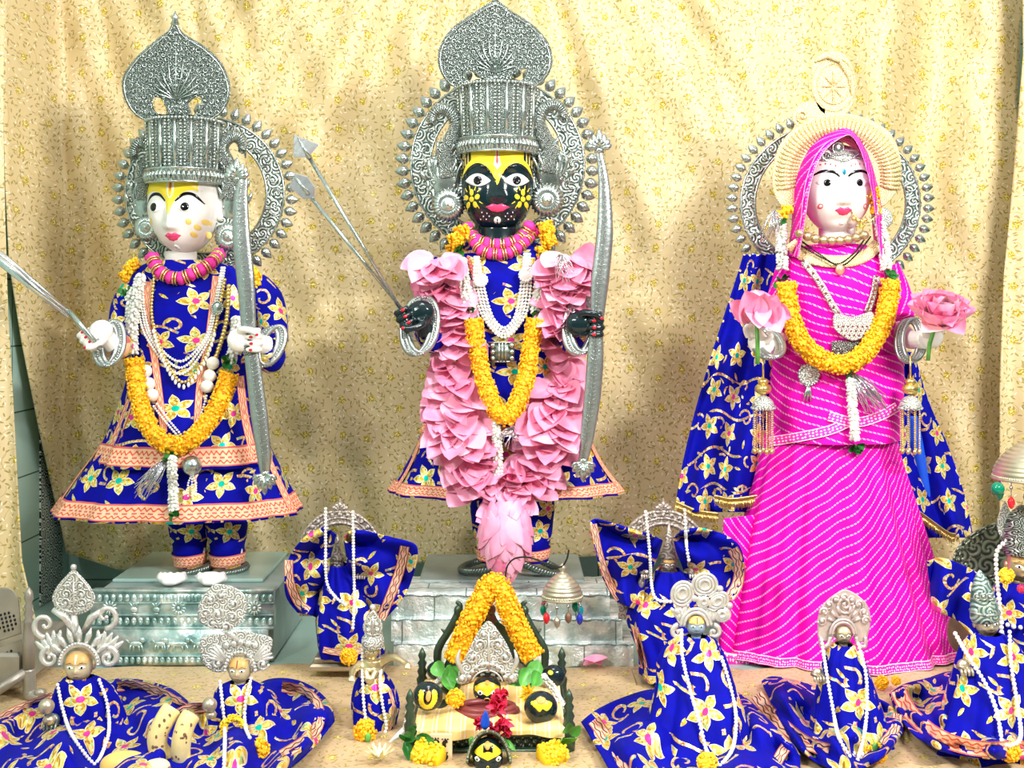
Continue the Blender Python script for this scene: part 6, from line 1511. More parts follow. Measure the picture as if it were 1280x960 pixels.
pearl('pearl string looped down the blue skirt of the small brass idol', [[(453, 808), (453, 840), (454, 870), (457, 898), (462, 915)], [(479, 826), (475, 850), (478, 880), (483, 910), (474, 922), (464, 918)]], BV(rb), Yb-.05)
blossom('orange marigold with green calyx at the foot of the small brass idol', 457, 914, 15, Yb-.085, 'marigold', (3, 8)); blossom('orange marigold resting on the pedestal beside the small brass idol', 436, 821, 11, 2.36, 'marigold')
# ================= D
Yd = 2.05
t = thing('small_idol', 'small idol with pale blue face and flower shaped crown in front of the saree hem', 'idol', W(870, 960, Yd), 'small dressed metal idols')
H, hd = small_head(t, 870, 781, 12, 15, Yd+.12, skin='clay_blue', paint='yellow_soft', til='dark')
Y = Yd+.12; m = MB()
for (x, y, rx, ry, rt) in ((881, 731, 15, 14, 0), (853, 742, 13, 15, .4), (897, 752, 14, 10, -.6), (880, 752, 8, 8, 0), (903, 768, 9, 8, 0)):
    for f in (1, .72, .45): m.tube([W(x+rx*f*cos(a*pi/12)*cos(rt)-ry*f*sin(a*pi/12)*sin(rt), y+ry*f*sin(a*pi/12)*cos(rt)+rx*f*cos(a*pi/12)*sin(rt), Y-.006-.003*(1-f)) for a in range(24)], .0030, 6, closed=True)
    m.ball(W(x, y, Y-.002), (M(rx, Y), .006, M(ry, Y)), 16, 8)
for s in (-1, 1): scroll(m, 870+s*22, 790, Y-.004, 9, 1.1, s, -pi/2, .005, .0026); fan_feathers(m, 870+s*14, 778, Y-.002, pi/2-s*1.1, pi/2-s*.3, 3, 24, .006, s)
for f in (15, 19): m.tube([W(870+f*cos(pi*k/20), 783-f*1.15*sin(pi*k/20), Y-.012) for k in range(21)], .0030, 7)
for (x, y) in ((900, 736), (868, 748), (912, 757), (846, 764)): m.ball(W(x, y, Y-.006), .006, 10, 8)
for k in range(9): a = 2*pi*k/9; m.ball(W(872+34*cos(a)*.4, 752+14*sin(a), Y-.004), .004, 8, 6)
obj('flower_crown', m, 'silver_cast', t)
rb, f_, ro = robe(t, [(795, 858, 884, .02, Y-.01), (803, 838, 896, .034, Y-.012), (825, 824, 906, .045, Y-.02), (865, 820, 918, .06, Y-.045), (910, 808, 935, .08, Y-.07), (965, 792, 960, .10, Y-.1)], nu=90)
pdL = patch([(727, 903), (745, 888), (775, 874), (815, 862), (860, 862), (910, 862), (935, 875), (960, 900), (990, 930), (1000, 945)], [(790, 1010), (800, 1010), (815, 1010), (830, 1010), (860, 1010), (900, 1010), (930, 1010), (960, 1005), (985, 1000), (1000, 990)], lambda u, v: .012, 80, 34, 2)
ct = obj('spread_cape', pdL, 'velvet_small', t, solid=.003); cloth_border(pdL.bvh(), [(742, 900), (755, 918), (770, 945), (785, 975)], 16, ct, 'border_peach'); cloth_border(pdL.bvh(), [(985, 930), (975, 945), (965, 965)], 14, ct, 'border_peach')
pearl('long pearl string down the idol with the flower shaped crown', [[(852, 788), (853, 820), (862, 860), (875, 905), (884, 940), (900, 957)], [(902, 822), (912, 855), (920, 895), (916, 935), (900, 957)]], BV(rb, pdL), Yd-.02, .0036)
blossom('yellow marigold at the bottom edge below the pearls of the flower crowned idol', 884, 953, 13, Yd-.12, 'marigold_yellow')
# ================= E
Ye = 2.12
t = thing('small_idol', 'small idol with round coiled fan crown standing before the pink saree', 'idol', W(1054, 955, Ye), 'small dressed metal idols')
Y = Ye+.06; H, hd = small_head(t, 1054, 793, 10.5, 13, Y, skin='bronze', paint='clay_face', til=None)
m = MB(); m.plate(cr([(1024, 800), (1022, 782), (1024, 765), (1034, 750), (1048, 740), (1058, 737), (1072, 744), (1084, 756), (1088, 772), (1086, 790), (1080, 802), (1068, 800), (1066, 784), (1054, 776), (1043, 784), (1040, 800)], 5, True), Y, .006); o = obj('crown_plate', m, 'rose_metal', t, smooth=False); m = MB()
scroll(m, 1056, 756, Y-.006, 12, 1.6, 1, 0, .003, .0028)
for k in range(9):
    a = pi*(.02+.96*k/8); scroll(m, 1055+27*cos(a), 778-31*sin(a), Y-.006, 6, 1.1, 1 if k % 2 else -1, a, .0022, .0028)
for k in range(7): a = pi*(.1+.8*k/6); m.tube([W(1055+12*cos(a), 782-14*sin(a), Y-.006), W(1055+21*cos(a), 780-24*sin(a), Y-.009)], [.0022, .003], 6)
for r_ in (13.5, 16.5): m.tube([W(1054+r_*cos(pi*k/20), 794-r_*1.2*sin(pi*k/20), Y-.012) for k in range(21)], .0026, 6)
for s in (-1, 1): m.tube(cr([W(1054+s*16, 796, Y-.01), W(1054+s*19, 806, Y-.012), W(1054+s*27, 808, Y-.01), W(1054+s*28, 796, Y-.008)], 4), [.0035, .004, .003], 8)
obj('crown_coils', m, 'rose_metal', o)
rb, f_, ro = robe(t, [(805, 1044, 1066, .02, Y-.008), (815, 1034, 1076, .032, Y-.01), (850, 1026, 1088, .045, Y-.02), (900, 1018, 1104, .06, Y-.04), (950, 1012, 1118, .075, Y-.06)], nu=80)
pe = patch([(952, 852), (965, 846), (990, 850), (1020, 858), (1050, 862), (1085, 870), (1110, 880), (1128, 900)], [(985, 925), (1010, 945), (1030, 958), (1050, 962), (1070, 962), (1090, 955), (1110, 940), (1128, 915)], lambda u, v: .012, 70, 30, 4)
ct = obj('spread_cape', pe, 'velvet_small', t, solid=.003); cloth_border(pe.bvh(), [(946, 868), (962, 890), (985, 912), (1012, 930), (1036, 938)], 17, ct, 'border_peach'); cloth_border(pe.bvh(), [(1122, 892), (1118, 912), (1104, 930)], 13, ct, 'border_peach')
obj('hand', smallhand(MB(), W(1022, 842, Y-.03), .022), 'bronze', t)
pearl('pearl string in a narrow loop on the idol with the coiled fan crown', [[(1027, 800), (1033, 840), (1040, 880), (1048, 920), (1062, 945)], [(1073, 805), (1082, 840), (1084, 880), (1080, 920), (1072, 950)]], BV(rb, pe), Ye, .0036)
m = MB(); random.seed(11)
for _ in range(26): m.ball(W(1072+random.uniform(-10, 10), 950+random.uniform(-8, 10), Ye-.09+random.uniform(-.01, .01)), (.004, .004, .006), 6, 5)
tag(obj('jasmine_buds', m, 'jasmine', None), 'small heap of white jasmine buds at the foot of the idol with the coiled crown', 'flower', None, 'stuff')
blossom('orange marigold standing right of the jasmine heap at the front', 1094, 943, 14, Ye-.09, 'marigold', (0, -9)); blossom('orange marigold squashed under the saree hem behind the coiled crown idol', 1102, 853, 9, 2.42, 'marigold'); blossom('tiny orange marigold beside the salmon border under the saree hem', 1120, 851, 6, 2.42, 'marigold')
# ================= F
Yf = 2.10
t = thing('small_idol', 'small idol with smooth pointed silver crown and wide salmon bordered cape at lower right', 'idol', W(1240, 950, Yf), 'small dressed metal idols')
Y = Yf+.05; H, hd = small_head(t, 1233, 778, 15, 18, Y, skin='bronze', paint='clay_face', til=None, yaw=.1, tilt=-.08)
m = MB(); R = Matrix.Rotation(-.12, 3, 'Y'); m.lathe([(.023, -.012), (.026, -.004), (.024, .012), (.021, .03), (.018, .045), (.012, .062), (.005, .074), (.001, .079)], W(1231, 768, Y-.002), 24, R, sy=.85); cw_ = obj('pointed_crown', m, 'silver_green', t)
m = MB(); P = ringpts(W(1231, 764, Y-.002), .0255, .022, 30, 1.5); m.tube(P, .002, 6, closed=True); 
for s in (-1, 0, 1): scroll(m, 1229+s*8, 745, Y-.024, 6, 1.2, 1, 0, .001, .002)
obj('crown_band', m, 'silver', cw_)
rb, f_, ro = robe(t, [(792, 1222, 1250, .022, Y-.008), (806, 1204, 1272, .036, Y-.01), (850, 1192, 1292, .05, Y-.02), (900, 1180, 1305, .065, Y-.04), (940, 1172, 1310, .075, Y-.06)], nu=80)
pf = patch([(1112, 868), (1130, 856), (1160, 848), (1190, 840), (1220, 850), (1260, 860), (1300, 870)], [(1120, 890), (1142, 918), (1175, 938), (1205, 945), (1235, 948), (1265, 948), (1300, 948)], lambda u, v: .014, 70, 30, 6)
ct = obj('spread_cape', pf, 'velvet_small', t, solid=.003); cloth_border(pf.bvh(), [(1122, 862), (1136, 888), (1160, 912), (1190, 928), (1225, 936), (1265, 936), (1300, 934)], 20, ct, 'border_orange')
m = MB()
def fn(u, v): 
    a = pline(cr([(1160, 702), (1175, 697), (1198, 704), (1222, 716)], 5), u); b = pline(cr([(1166, 762), (1180, 768), (1202, 780), (1226, 812)], 5), u); p = W(lerp(a[0], b[0], v), lerp(a[1], b[1], v), Y+.045-.035*u*v+.02*sin(u*9+v*3)); return p, (p.x, p.z)
m.grid(fn, 30, 24); obj('cape_corner', m, 'velvet_small', t, solid=.004); obj('hand', smallhand(MB(), W(1205, 832, Y-.04), .026), 'bronze', t)
pearl('long pearl string slanting across the idol with the smooth pointed crown', [[(1194, 792), (1210, 820), (1232, 855), (1246, 890), (1252, 925)], [(1262, 790), (1264, 830), (1270, 870), (1276, 920), (1262, 932), (1252, 928)]], BV(rb, pf), Yf, .004)
blossom('orange marigold near the lower right corner on the salmon border', 1263, 940, 13, Yf-.1, 'marigold')
m = MB(); m.ball(W(1204, 790, Y+.09), (.03, .02, .04), 16, 12); m.lathe([(.026, 0), (.03, .01), (.012, .06), (.012, .12)], (W(1204, 0, Y+.09).x, Y+.09, .0), 16); tag(obj('lamp_stand', m, 'wood_brown', None), 'dark brown turned stand behind the idol with the smooth pointed crown', 'stand')
# ================= G at the right edge with backrest and canopy
Yq = 2.42
t = thing('throned_idol', 'brass idol cut off by the right edge with engraved crown and yellow flowers', 'idol', W(1270, 850, Yq))
H, hd = small_head(t, 1276, 706, 18, 22, Yq, skin='brass', paint='turmeric', til=None, yaw=-.05)
m = MB(); m.lathe([(.034, -.012), (.036, 0), (.034, .04), (.03, .055), (.02, .07), (.004, .085)], W(1277, 685, Yq), 24); obj('crown', m, 'silver_fine', t)
m = MB(); m.plate(leafpts(1256, 626, 672, 10), Yq+.01, .005); obj('crown_plume', m, 'silver_pale', t, smooth=False)
rb, f_, ro = robe(t, [(726, 1256, 1300, .03, Yq), (745, 1238, 1320, .045, Yq), (800, 1228, 1335, .06, Yq), (862, 1225, 1335, .07, Yq)]); bv = BV(rb)
pearl('thick pearl string beside the brass idol at the right edge', [[(1258, 676), (1246, 690), (1246, 720), (1250, 760), (1252, 790)], [(1252, 778), (1266, 783), (1284, 785)]], bv, Yq-.04, .0048)
blossom('yellow chrysanthemum beside the brass idol at the right edge', 1258, 720, 10, Yq-.06, 'marigold_yellow'); 
m = MB(); mari(m, W(1277, 736, Yq-.07), .009, 60); tag(obj('rose', m, 'red_flower', None), 'small red flower on the chest of the brass idol at the right edge', 'flower')
t = thing('oval_backrest', 'dark oval engraved metal backrest standing upright behind the brass idol at the right edge', 'backrest', W(1240, 860, 2.5))  # oval metal backrest behind the brass idol, with its seat block
m = MB(); el = [(1248+60*cos(a)*cos(-.35)-34*sin(a)*sin(-.35), 688+34*sin(a)*cos(-.35)+60*cos(a)*sin(-.35)) for a in [2*pi*k/60 for k in range(60)]]; m.plate(el, 2.52, .010); o = obj('oval_plate', m, 'old_metal', t, smooth=False); m = MB()
for f in (.97, .86): m.tube([W(1248+(p[0]-1248)*f, 688+(p[1]-688)*f, 2.509) for p in el], .0026, 6, closed=True)
for k in range(0, 60, 2): m.ball(W(1248+(el[k][0]-1248)*.915, 688+(el[k][1]-688)*.915, 2.508), .0026, 6, 5)
obj('rim', m, 'old_metal', o); m = MB(); m.box((W(1230, 0, 2.5).x, 2.5, 0), (W(1300, 0, 2.5).x, 2.53, .20), .004); m.box((W(1215, 0, 2.5).x, 2.36, 0), (W(1320, 0, 2.5).x, 2.5, .03), .004); obj('seat_block', m, 'old_metal', t, smooth=False)
def canopy(name, label, cx, top, cy, r, Y, beads, hook, mat='canopy_metal', rings=7):
    t = thing(name, label, 'canopy', W(cx, cy+12, Y)); R = M(r, Y); h = M(cy-top, Y); pr = []
    for k in range(rings*4+1):
        u = k/(rings*4); pr.append((R*(1-u**1.9*.93)+(.0011 if k % 4 < 2 else -.0007), h*(u**.85)))
    pr = [(R*.9, -.003), (R*1.03, -.002), (R*1.03, .003)]+pr+[(.006, h+.003), (.009, h+.008), (.004, h+.013), (.001, h+.017)]
    m = MB().lathe(pr, W(cx, cy, Y), 40); o = obj('dome', m, mat, t)
    m = MB(); P = [W(cx, cy, Y)+Vector((cos(2*pi*k/40)*R*1.0, sin(2*pi*k/40)*R*1.0, .004)) for k in range(41)]; bead_string(m, P, .0025, 2); obj('rim_beading', m, mat, o)
    for k, (a, mt, L) in enumerate(beads):
        b = W(cx, cy, Y)+Vector((cos(a)*R*.95, -sin(a)*R*.95, -.002)); m = MB(); m.tube([b, b+Vector((0, 0, -L))], .001, 5); m.ball(b+Vector((0, 0, -L*.35)), (.0035, .0035, .004), 8, 6); e_ = obj('bead_wire', m, 'silver', t)
        m = MB(); m.lathe([(.001, -.013), (.005, -.009), (.0072, -.001), (.006, .005), (.002, .010)], b+Vector((0, 0, -L-.008)), 12); obj('glass_drop', m, mt, t)
    if hook: rod('hanging_wire', [W(p[0], p[1], Y-.004*i) for i, p in enumerate(cr(hook, 6))], .0018, 'wire', t, 6)
    return t
canopy('hanging_canopy', 'small brass canopy with coloured glass drops on a bent wire before the foil plinth', 703, 714, 747, 25, 2.50,
  [(-.3, 'teal_gem', .018), (.5, 'blue_gem', .028), (1.3, 'wood_brown', .02), (1.9, 'bronze', .03), (2.6, 'red_gem', .026), (3.1, 'green_gem', .014), (3.5, 'red_gem', .008), (5.5, 'green_gem', .014)], [(632, 722), (634, 708), (644, 698), (662, 697), (682, 704), (700, 709), (708, 700), (711, 688)])
canopy('hanging_canopy', 'ribbed metal canopy with green and red glass drops above the idol at the right edge', 1296, 545, 598, 52, 2.40,
  [(3.0, 'green_gem', .018), (2.6, 'red_gem', .03), (2.2, 'wood_brown', .016), (1.9, 'green_gem', .03), (1.4, 'teal_gem', .04), (.9, 'red_gem', .02)], [(1296, 540), (1296, 420), (1300, 300)], 'canopy_metal', 11)
m = MB(); m.ball(W(1247, 611, 2.36), .013, 16, 12); tag(obj('glass_ball', m, 'green_gem', None), 'round dark green glass ball under the rim of the right canopy', 'bauble')
# ================= left metal throne, seen from its side
Yt = 2.36
t = thing('metal_throne', 'dull metal throne at the left edge with turned corner post and pierced panels', 'throne', W(20, 882, Yt))
m = MB(); m.plate(cr([(-40, 742), (-15, 737), (5, 734), (17, 738), (24, 750)], 4)+[(27, 792), (-40, 815)], Yt+.015, .008); m.plate([(-40, 822), (27, 799), (34, 842), (-40, 872)], Yt+.02, .008)
o = obj('side_panel', m, 'pot_metal', t, smooth=False); m = MB()
for i in range(5):
    for j in range(5):
        if abs(i-2)+abs(j-2) < 4: m.ball(W(-4+i*5+j*1.2, 770+j*5-i*1.3, Yt+.0065), (.0024, .001, .0032), 6, 5)
        if j < 3: m.ball(W(-6+i*5+j*1.4, 822+j*6-i*2, Yt+.0115), (.0024, .001, .0032), 6, 5)
obj('piercings', m, 'black_paint', o)
m = MB(); b = W(36, 838, Yt); k = M(1, Yt); m.lathe([(7.5*k, 0), (7*k, 40*k), (6*k, 60*k), (7*k, 62*k), (4*k, 66*k), (6.5*k, 71*k), (4*k, 76*k), (6*k, 80*k), (3.5*k, 84*k), (6*k, 90*k), (5*k, 98*k), (1*k, 104*k)], b, 20); obj('corner_post', m, 'pot_metal', t)
m = MB(); m.tube([W(-40, 885, Yt-.04), W(0, 861, Yt-.02), W(36, 838, Yt)], .010, 12); obj('base_rail', m, 'pot_metal', t)
m = MB(); m.tube(cr([W(36, 836, Yt), W(37, 855, Yt), W(39, 868, Yt), W(52, 872, Yt-.01)], 5), [.012, .012, .014, .012], 14); m.ball(W(50, 866, Yt-.01), (.012, .010, .009), 12, 8); obj('foot', m, 'pot_metal', t)
m = MB(); m.box((W(-60, 0, Yt).x, Yt, .02), (W(24, 0, Yt).x, Yt+.25, .09), .006); obj('seat', m, 'pot_metal', t, smooth=False)
# ================= centre throne
Ys = 2.20
X = lambda px, Y=Ys: W(px, 0, Y).x
t = thing('stone_throne', 'dark green metal throne holding painted black stones on a yellow cloth', 'throne', (X(612), Ys, 0))
z1 = .055
X0, X1 = W(513, 0, 2.10).x, W(711, 0, 2.10).x
m = MB(); m.box((X0, 2.09, .0), (X1, 2.36, .007), .002); m.box((X0, 2.09, .030), (X1, 2.36, .040), .003); m.box((X0+.004, 2.35, .0), (X1-.004, 2.362, .035), .002); obj('seat_frame', m, 'dark_green_metal', t, smooth=False)
m = MB(); m.grid(lambda u, v: (Vector((lerp(X0+.004, X1-.004, u), 2.094, lerp(.006, .031, v))), (lerp(X0, X1, u), v*.025)), 20, 4); obj('lattice_panel', m, 'lattice', t)
m = MB()
for i in range(36):
    x = lerp(X0+.01, X1-.01, i/35)
    for s_ in (-1, 1): m.tube([(x, 2.091, .007), (x+s_*.010, 2.091, .030)], .0009, 4)
m.box((X0-.003, 2.082, .0), (X1+.003, 2.098, .008), .002); m.box((X0-.004, 2.080, .028), (X1+.004, 2.100, .039), .002); obj('front_rail', m, 'dark_green_metal', t)
for (x, y) in ((X0, 2.095), (X1, 2.095), (X0+.002, 2.35), (X1-.002, 2.35)):
    m = MB(); m.lathe([(.010, 0), (.011, .02), (.009, .03), (.011, .045), (.007, .052), (.010, .06), (.006, .068), (.009, .076), (.005, .082), (.008, .090), (.005, .098), (.001, .106)], (x, y, 0), 16); obj('corner_post', m, 'dark_green_metal', t)
Yk = 2.36
m = MB(); m.plate(cr([(612, 752), (622, 775), (640, 790), (660, 812), (672, 840), (680, 872), (540, 872), (552, 838), (566, 810), (584, 790), (602, 775)], 4, True), Yk, .008, [cr([(612, 792), (640, 820), (656, 860), (566, 860), (586, 820)], 4, True)]); obj('backrest_frame', m, 'dark_green_metal', t, smooth=False)
m = MB(); m.grid(lambda u, v: (W(lerp(lerp(600, 556, v), lerp(626, 670, v), u), lerp(786, 866, v), Yk-.003), (lerp(-.05, .05, u)*(.3+v), v*.13)), 10, 10); obj('backrest_lattice', m, 'lattice', t)
for s, c0 in ((-1, 611), (1, 617)):
    m = MB(); m.tube(cr([W(c0+s*62, 848, Yk-.01), W(c0+s*64, 815, Yk-.01), W(c0+s*52, 792, Yk-.01), W(c0+s*42, 776, Yk-.01), W(c0+s*36, 758, Yk-.01), W(c0+s*41, 752, Yk-.01)], 5), [.006, .008, .007, .009, .006, .003], 10); m.ball(W(c0+s*38, 764, Yk-.012), (.009, .008, .012), 10, 8); m.tube([W(c0+s*52, 792, Yk-.01), W(c0+s*60, 786, Yk-.01)], [.006, .001], 8); obj('side_scroll', m, 'dark_green_metal', t)
m = MB(); m.ball(W(614, 762, Yk-.012), (.009, .009, .011), 12, 8); m.lathe([(.012, -.01), (.008, -.004), (.010, 0), (.005, .006)], W(614, 771, Yk-.012), 14); obj('finial', m, 'wood_brown', t)
m = MB()
def fn(u, v):
    x = lerp(X0+.008, X1-.008, u)
    if v < .7: p = Vector((x, lerp(2.345, 2.085, v/.7), .0445+.004*sin(u*19+v*5)+.003*sin(v*14)))
    else: p = Vector((x, 2.076-.003*sin(u*30), .042-(v-.7)/.3*(.012+.005*sin(u*7))))
    return p, (p.x, p.y)
m.grid(fn, 70, 40); o = tag(obj('yellow_cloth', m, 'yellow_cloth', None, solid=.002), 'yellow cloth with pale stripes covering the seat of the stone throne', 'cloth')
def stone(label, x, y, r, Y, patch_, tl, tilt=0):
    c = W(x, y, Y); t = thing('painted_stone', label, 'stone', c-Vector((0, 0, M(r*.9, Y))), None); k = M(r, Y); R = Matrix.Rotation(tilt, 3, 'Y')
    m = MB(); m.ball(c, (k*1.05, k*.85, k), 26, 20, rot=R); o = obj('stone_body', m, 'black_skin', t); bv = m.bvh()
    for nm, pts, mt, off in patch_:
        mm = MB(); n = len(pts); cx = sum(p[0] for p in pts)/n; cz = sum(p[1] for p in pts)/n; vs = []
        def P(a, b, of):
            o_ = c+R @ Vector((a*k, -k*2, b*k)); h = bv.ray_cast(o_, Vector((0, 1, 0))); return (h[0] if h[0] else c+R @ Vector((a*k, -k*.3, b*k)))-Vector((0, of, 0))
        vs.append(P(cx, cz, off))
        for j in range(1, 6):
            for p in pts: vs.append(P(lerp(cx, p[0], j/5), lerp(cz, p[1], j/5), off if j < 5 else -.0003))
        fs = [(0, 1+i, 1+(i+1) % n) for i in range(n)]+[(1+j*n+i, 1+j*n+n+i, 1+j*n+n+(i+1) % n, 1+j*n+(i+1) % n) for j in range(4) for i in range(n)]
        mm.add(vs, fs); obj(nm, mm, mt, o)
    return t
Uy = [('yellow_mark', cr([(-.7, .55), (-.45, .5), (-.35, -.1), (0, -.35), (.35, -.1), (.4, .6), (.7, .5), (.7, -.2), (.3, -.75), (-.3, -.7), (-.65, -.2)], 3, True), 'yellow_paint', .0008), ('tilak_mark', oval(0, .3, .25, .42), 'orange_paint', .0016)]
stone('black stone with broad yellow U mark at the near left corner of the throne', 535, 870, 18, 2.14, [('yellow_mark', cr([(-.72, .5), (-.4, .6), (-.3, -.1), (0, -.4), (.3, -.1), (.35, .75), (.65, .6), (.72, -.1), (.4, -.7), (-.1, -.8), (-.6, -.4)], 3, True), 'yellow_paint', .0008), ('dark_inner', oval(.02, .18, .34, .62), 'black_paint', .0014), ('tilak_mark', oval(.06, .25, .2, .42), 'orange_paint', .0022)], 0, .1)
stone('black stone with small yellow brow mark behind the corner stone on the throne', 562, 852, 15, 2.27, [('yellow_mark', cr([(-.3, .4), (.2, .5), (.8, .3), (.4, 0), (0, -.35), (-.2, .1)], 3, True), 'yellow_paint', .0008), ('tilak_mark', oval(.35, .6, .25, .16), 'orange_paint', .0016)], 0)
stone('black stone with smooth dark lower half at the near right side of the throne', 676, 884, 20, 2.11, [('yellow_mark', cr([(-.75, .5), (0, .75), (.75, .5), (.6, .15), (.35, .0), (.1, .15), (-.1, -.05), (-.35, .15)], 3, True), 'yellow_paint', .0008), ('tilak_mark', oval(0, .62, .33, .2), 'orange_paint', .0018)], 0)
stone('plain black stone under the leaf at the far right of the throne', 692, 845, 14, 2.30, [('yellow_mark', oval(-.3, .5, .25, .2), 'yellow_paint', .0008)], 0)
stone('small black stone with orange mark at the far left of the throne', 545, 838, 11, 2.33, [('yellow_mark', oval(-.2, .3, .4, .35), 'orange_paint', .0008)], 0)
for (x, s) in ((579, -1), (640, 1)):
    m = MB(); m.ball(W(x+(3 if s > 0 else 0), 842, 2.31), (.024, .016, .022), 18, 12); tag(obj('round_shell', m, 'pot_metal' if s > 0 else 'wood_brown', None), 'smooth brown rounded stone %s' % ('right of the pale engraved crown' if s > 0 else 'left of the pale engraved crown'), 'stone')
t = thing('throned_idol', 'black idol head with yellow forehead and pale engraved crown on the throne', 'idol', W(609, 905, 2.20))
Y = 2.20; H = Head(609, 862, 17.5, 17, Y, dep=.9, jaw=.1, sq=2.4, nu=48, nv=36); hd = obj('head', H.mb, 'black_skin', t)
m = MB(); m.grid(lambda u, v: (H.P(lerp(-.88, .88, u), lerp(.12-.25*(1-abs(2*u-1)), .8-.4*abs(2*u-1)**2, v), .0007), (u, v)), 16, 6); obj('forehead_paint', m, 'yellow_paint', hd)
eyes(H, hd, .48, .02, .24, .2, .12, 0, .0015, .0008); obj('mouth_ring', MB().tube([H.P(.2*cos(a*pi/10), -.5+.22*sin(a*pi/10), .002) for a in range(20)], .0012, 6, closed=True), 'turmeric', hd); obj('tilak', H.fan(oval(.02, .72, .2, .16), .0018, .0005, 3), 'orange_paint', hd)
m = MB()
for s in (-1, 1):
    for (a, b) in ((.55, -.45), (.7, -.3), (.45, -.65), (.65, -.6), (.8, -.5)): H.fan(oval(s*a, b, .05, .06, 8), .001, .0004, 2, m)
obj('cheek_dots', m, 'yellow_soft', hd)
m = MB(); m.plate(cr([(611, 776), (624, 790), (634, 806), (641, 822), (648, 840), (646, 852), (634, 854), (628, 843), (609, 838), (592, 843), (584, 854), (574, 850), (574, 836), (582, 820), (590, 804), (600, 786)], 5, True), Y-.02, .006); o = obj('crown_plate', m, 'silver_pale', t, smooth=False); m = MB()
for s in (-1, 1):
    scroll(m, 611+s*12, 806, Y-.027, 9, 1.2, s, pi/2, .0015, .0032); scroll(m, 611+s*20, 822, Y-.027, 9, 1.2, s, -pi/2, .0015, .003); scroll(m, 611+s*7, 793, Y-.027, 6, 1.1, -s, 0, .0012, .0026); scroll(m, 609+s*31, 848, Y-.027, 7, 1.1, s, pi, .002, .004); m.tube(cr([W(609+s*30, 842, Y-.027), W(609+s*37, 826, Y-.03), W(609+s*34, 812, Y-.027)], 4), [.004, .0045, .001], 8)
for k in range(9): a = pi*(.12+.76*k/8); m.ball(W(609+24*cos(a), 856-26*sin(a), Y-.028), (.0042, .003, .0042), 8, 6)
for r_ in (20, 28): m.tube([W(609+r_*cos(pi*(.1+.8*k/20)), 858-r_*sin(pi*(.1+.8*k/20)), Y-.028) for k in range(21)], .0016, 6)
m.tube([W(611, 838, Y-.027), W(611, 790, Y-.027)], [.003, .001], 6); obj('crown_scrolls', m, 'silver_cast', o)
m = MB(); c = W(609, 888, 2.155)
for r_, zz in ((.052, 0), (.046, .007)): m.tube([c+Vector((cos(a*pi/20)*r_, sin(a*pi/20)*r_*.6, zz)) for a in range(40)], .006, 8, closed=True)
m.lathe([(.05, -.010), (.053, -.005), (.048, .004)], c, 30, sy=.6); obj('coiled_base', m, 'maroon', t)
# marigold garland over the throne
Yp = Yk-.035
def throne_garland():
    path = [(568, 828), (578, 800), (590, 772), (603, 748), (610, 734), (618, 729), (627, 738), (637, 762), (650, 790), (668, 822)]
    P = [W(p[0], p[1], lerp(Yp-.03, Yp, 1-abs(i/(len(cr(path, 6))-1)*2-1))) for i, p in enumerate(cr(path, 6))]; tt = thing('marigold_garland', 'orange marigold garland hung like a peaked arch over the stone throne', 'garland', P[len(P)//2])
    garland_part('marigold_strand', P, M(13.5, 2.33), 'marigold', tt, .0055, 1.1)
    for path in ([(562, 838), (552, 850), (540, 862)],): P = [W(p[0], p[1], 2.26-.03*i) for i, p in enumerate(path)]; obj('jasmine_strand', jasmine(MB(), cr(P, 5), .011, .006), 'jasmine', tt)
    P = [W(p[0], p[1], 2.24-.02*i) for i, p in enumerate([(678, 845), (692, 862), (703, 885), (708, 905), (708, 925)])]; obj('jasmine_strand', jasmine(MB(), cr(P, 5), .009, .0055), 'jasmine', tt)
    P = [W(p[0], p[1], 2.16) for p in [(514, 880), (510, 900), (508, 912)]]; obj('jasmine_strand', jasmine(MB(), cr(P, 5), .008, .0055), 'jasmine', tt)
    m = MB(); leaves(m, W(555, 832, 2.22), 4, M(30, 2.22), .5, (.6, -.3, -1), .75); obj('leaves', m, 'leaf_light', tt)
    m = MB(); leaves(m, W(672, 836, 2.2), 5, M(34, 2.2), .5, (-.6, -.3, -.8), .6); obj('leaves', m, 'leaf_light', tt)
throne_garland()
for k, (path, lv_, lab, mt) in enumerate((([(520, 938), (535, 950), (552, 972)], (515, 922, 'leaf'), 'yellow marigold garland end at the front left foot of the stone throne', 'marigold_yellow'), ([(702, 940), (690, 955), (676, 975)], (704, 925, 'leaf_light'), 'yellow marigold garland end at the front right foot of the stone throne', 'marigold_yellow'))):
    P = [W(p[0], p[1], 2.05-.01*i) for i, p in enumerate(path)]
    for p in P: p.z = max(p.z, .012)
    tt = thing('marigold_garland', lab, 'garland', P[1]); garland_part('marigold_strand', cr(P, 5), M(16, 2.05), mt, tt, .006, 1.1); m = MB(); leaves(m, W(lv_[0], lv_[1], 2.07), 8 if k == 0 else 5, M(34, 2.05), .8, (.2 if k == 0 else .4, -.4, .2), .42); obj('leaves', m, lv_[2], tt)
blossom('orange marigold between two black stones on the yellow throne cloth', 569, 873, 12, 2.14, 'marigold'); 
m = MB(); random.seed(9); c = W(661, 866, 2.15)
for _ in range(40):
    d = Vector((random.gauss(0, 1), -abs(random.gauss(0, .7)), random.gauss(0, 1))).normalized(); m.petal(c, d, (0, -1, .5), M(15, 2.16), .005, .3, .3, 4, 2)
t = thing('chrysanthemum', 'yellow chrysanthemum with loose petals beside the right throne stone', 'flower', c); obj('petals', m, 'marigold_yellow', t)
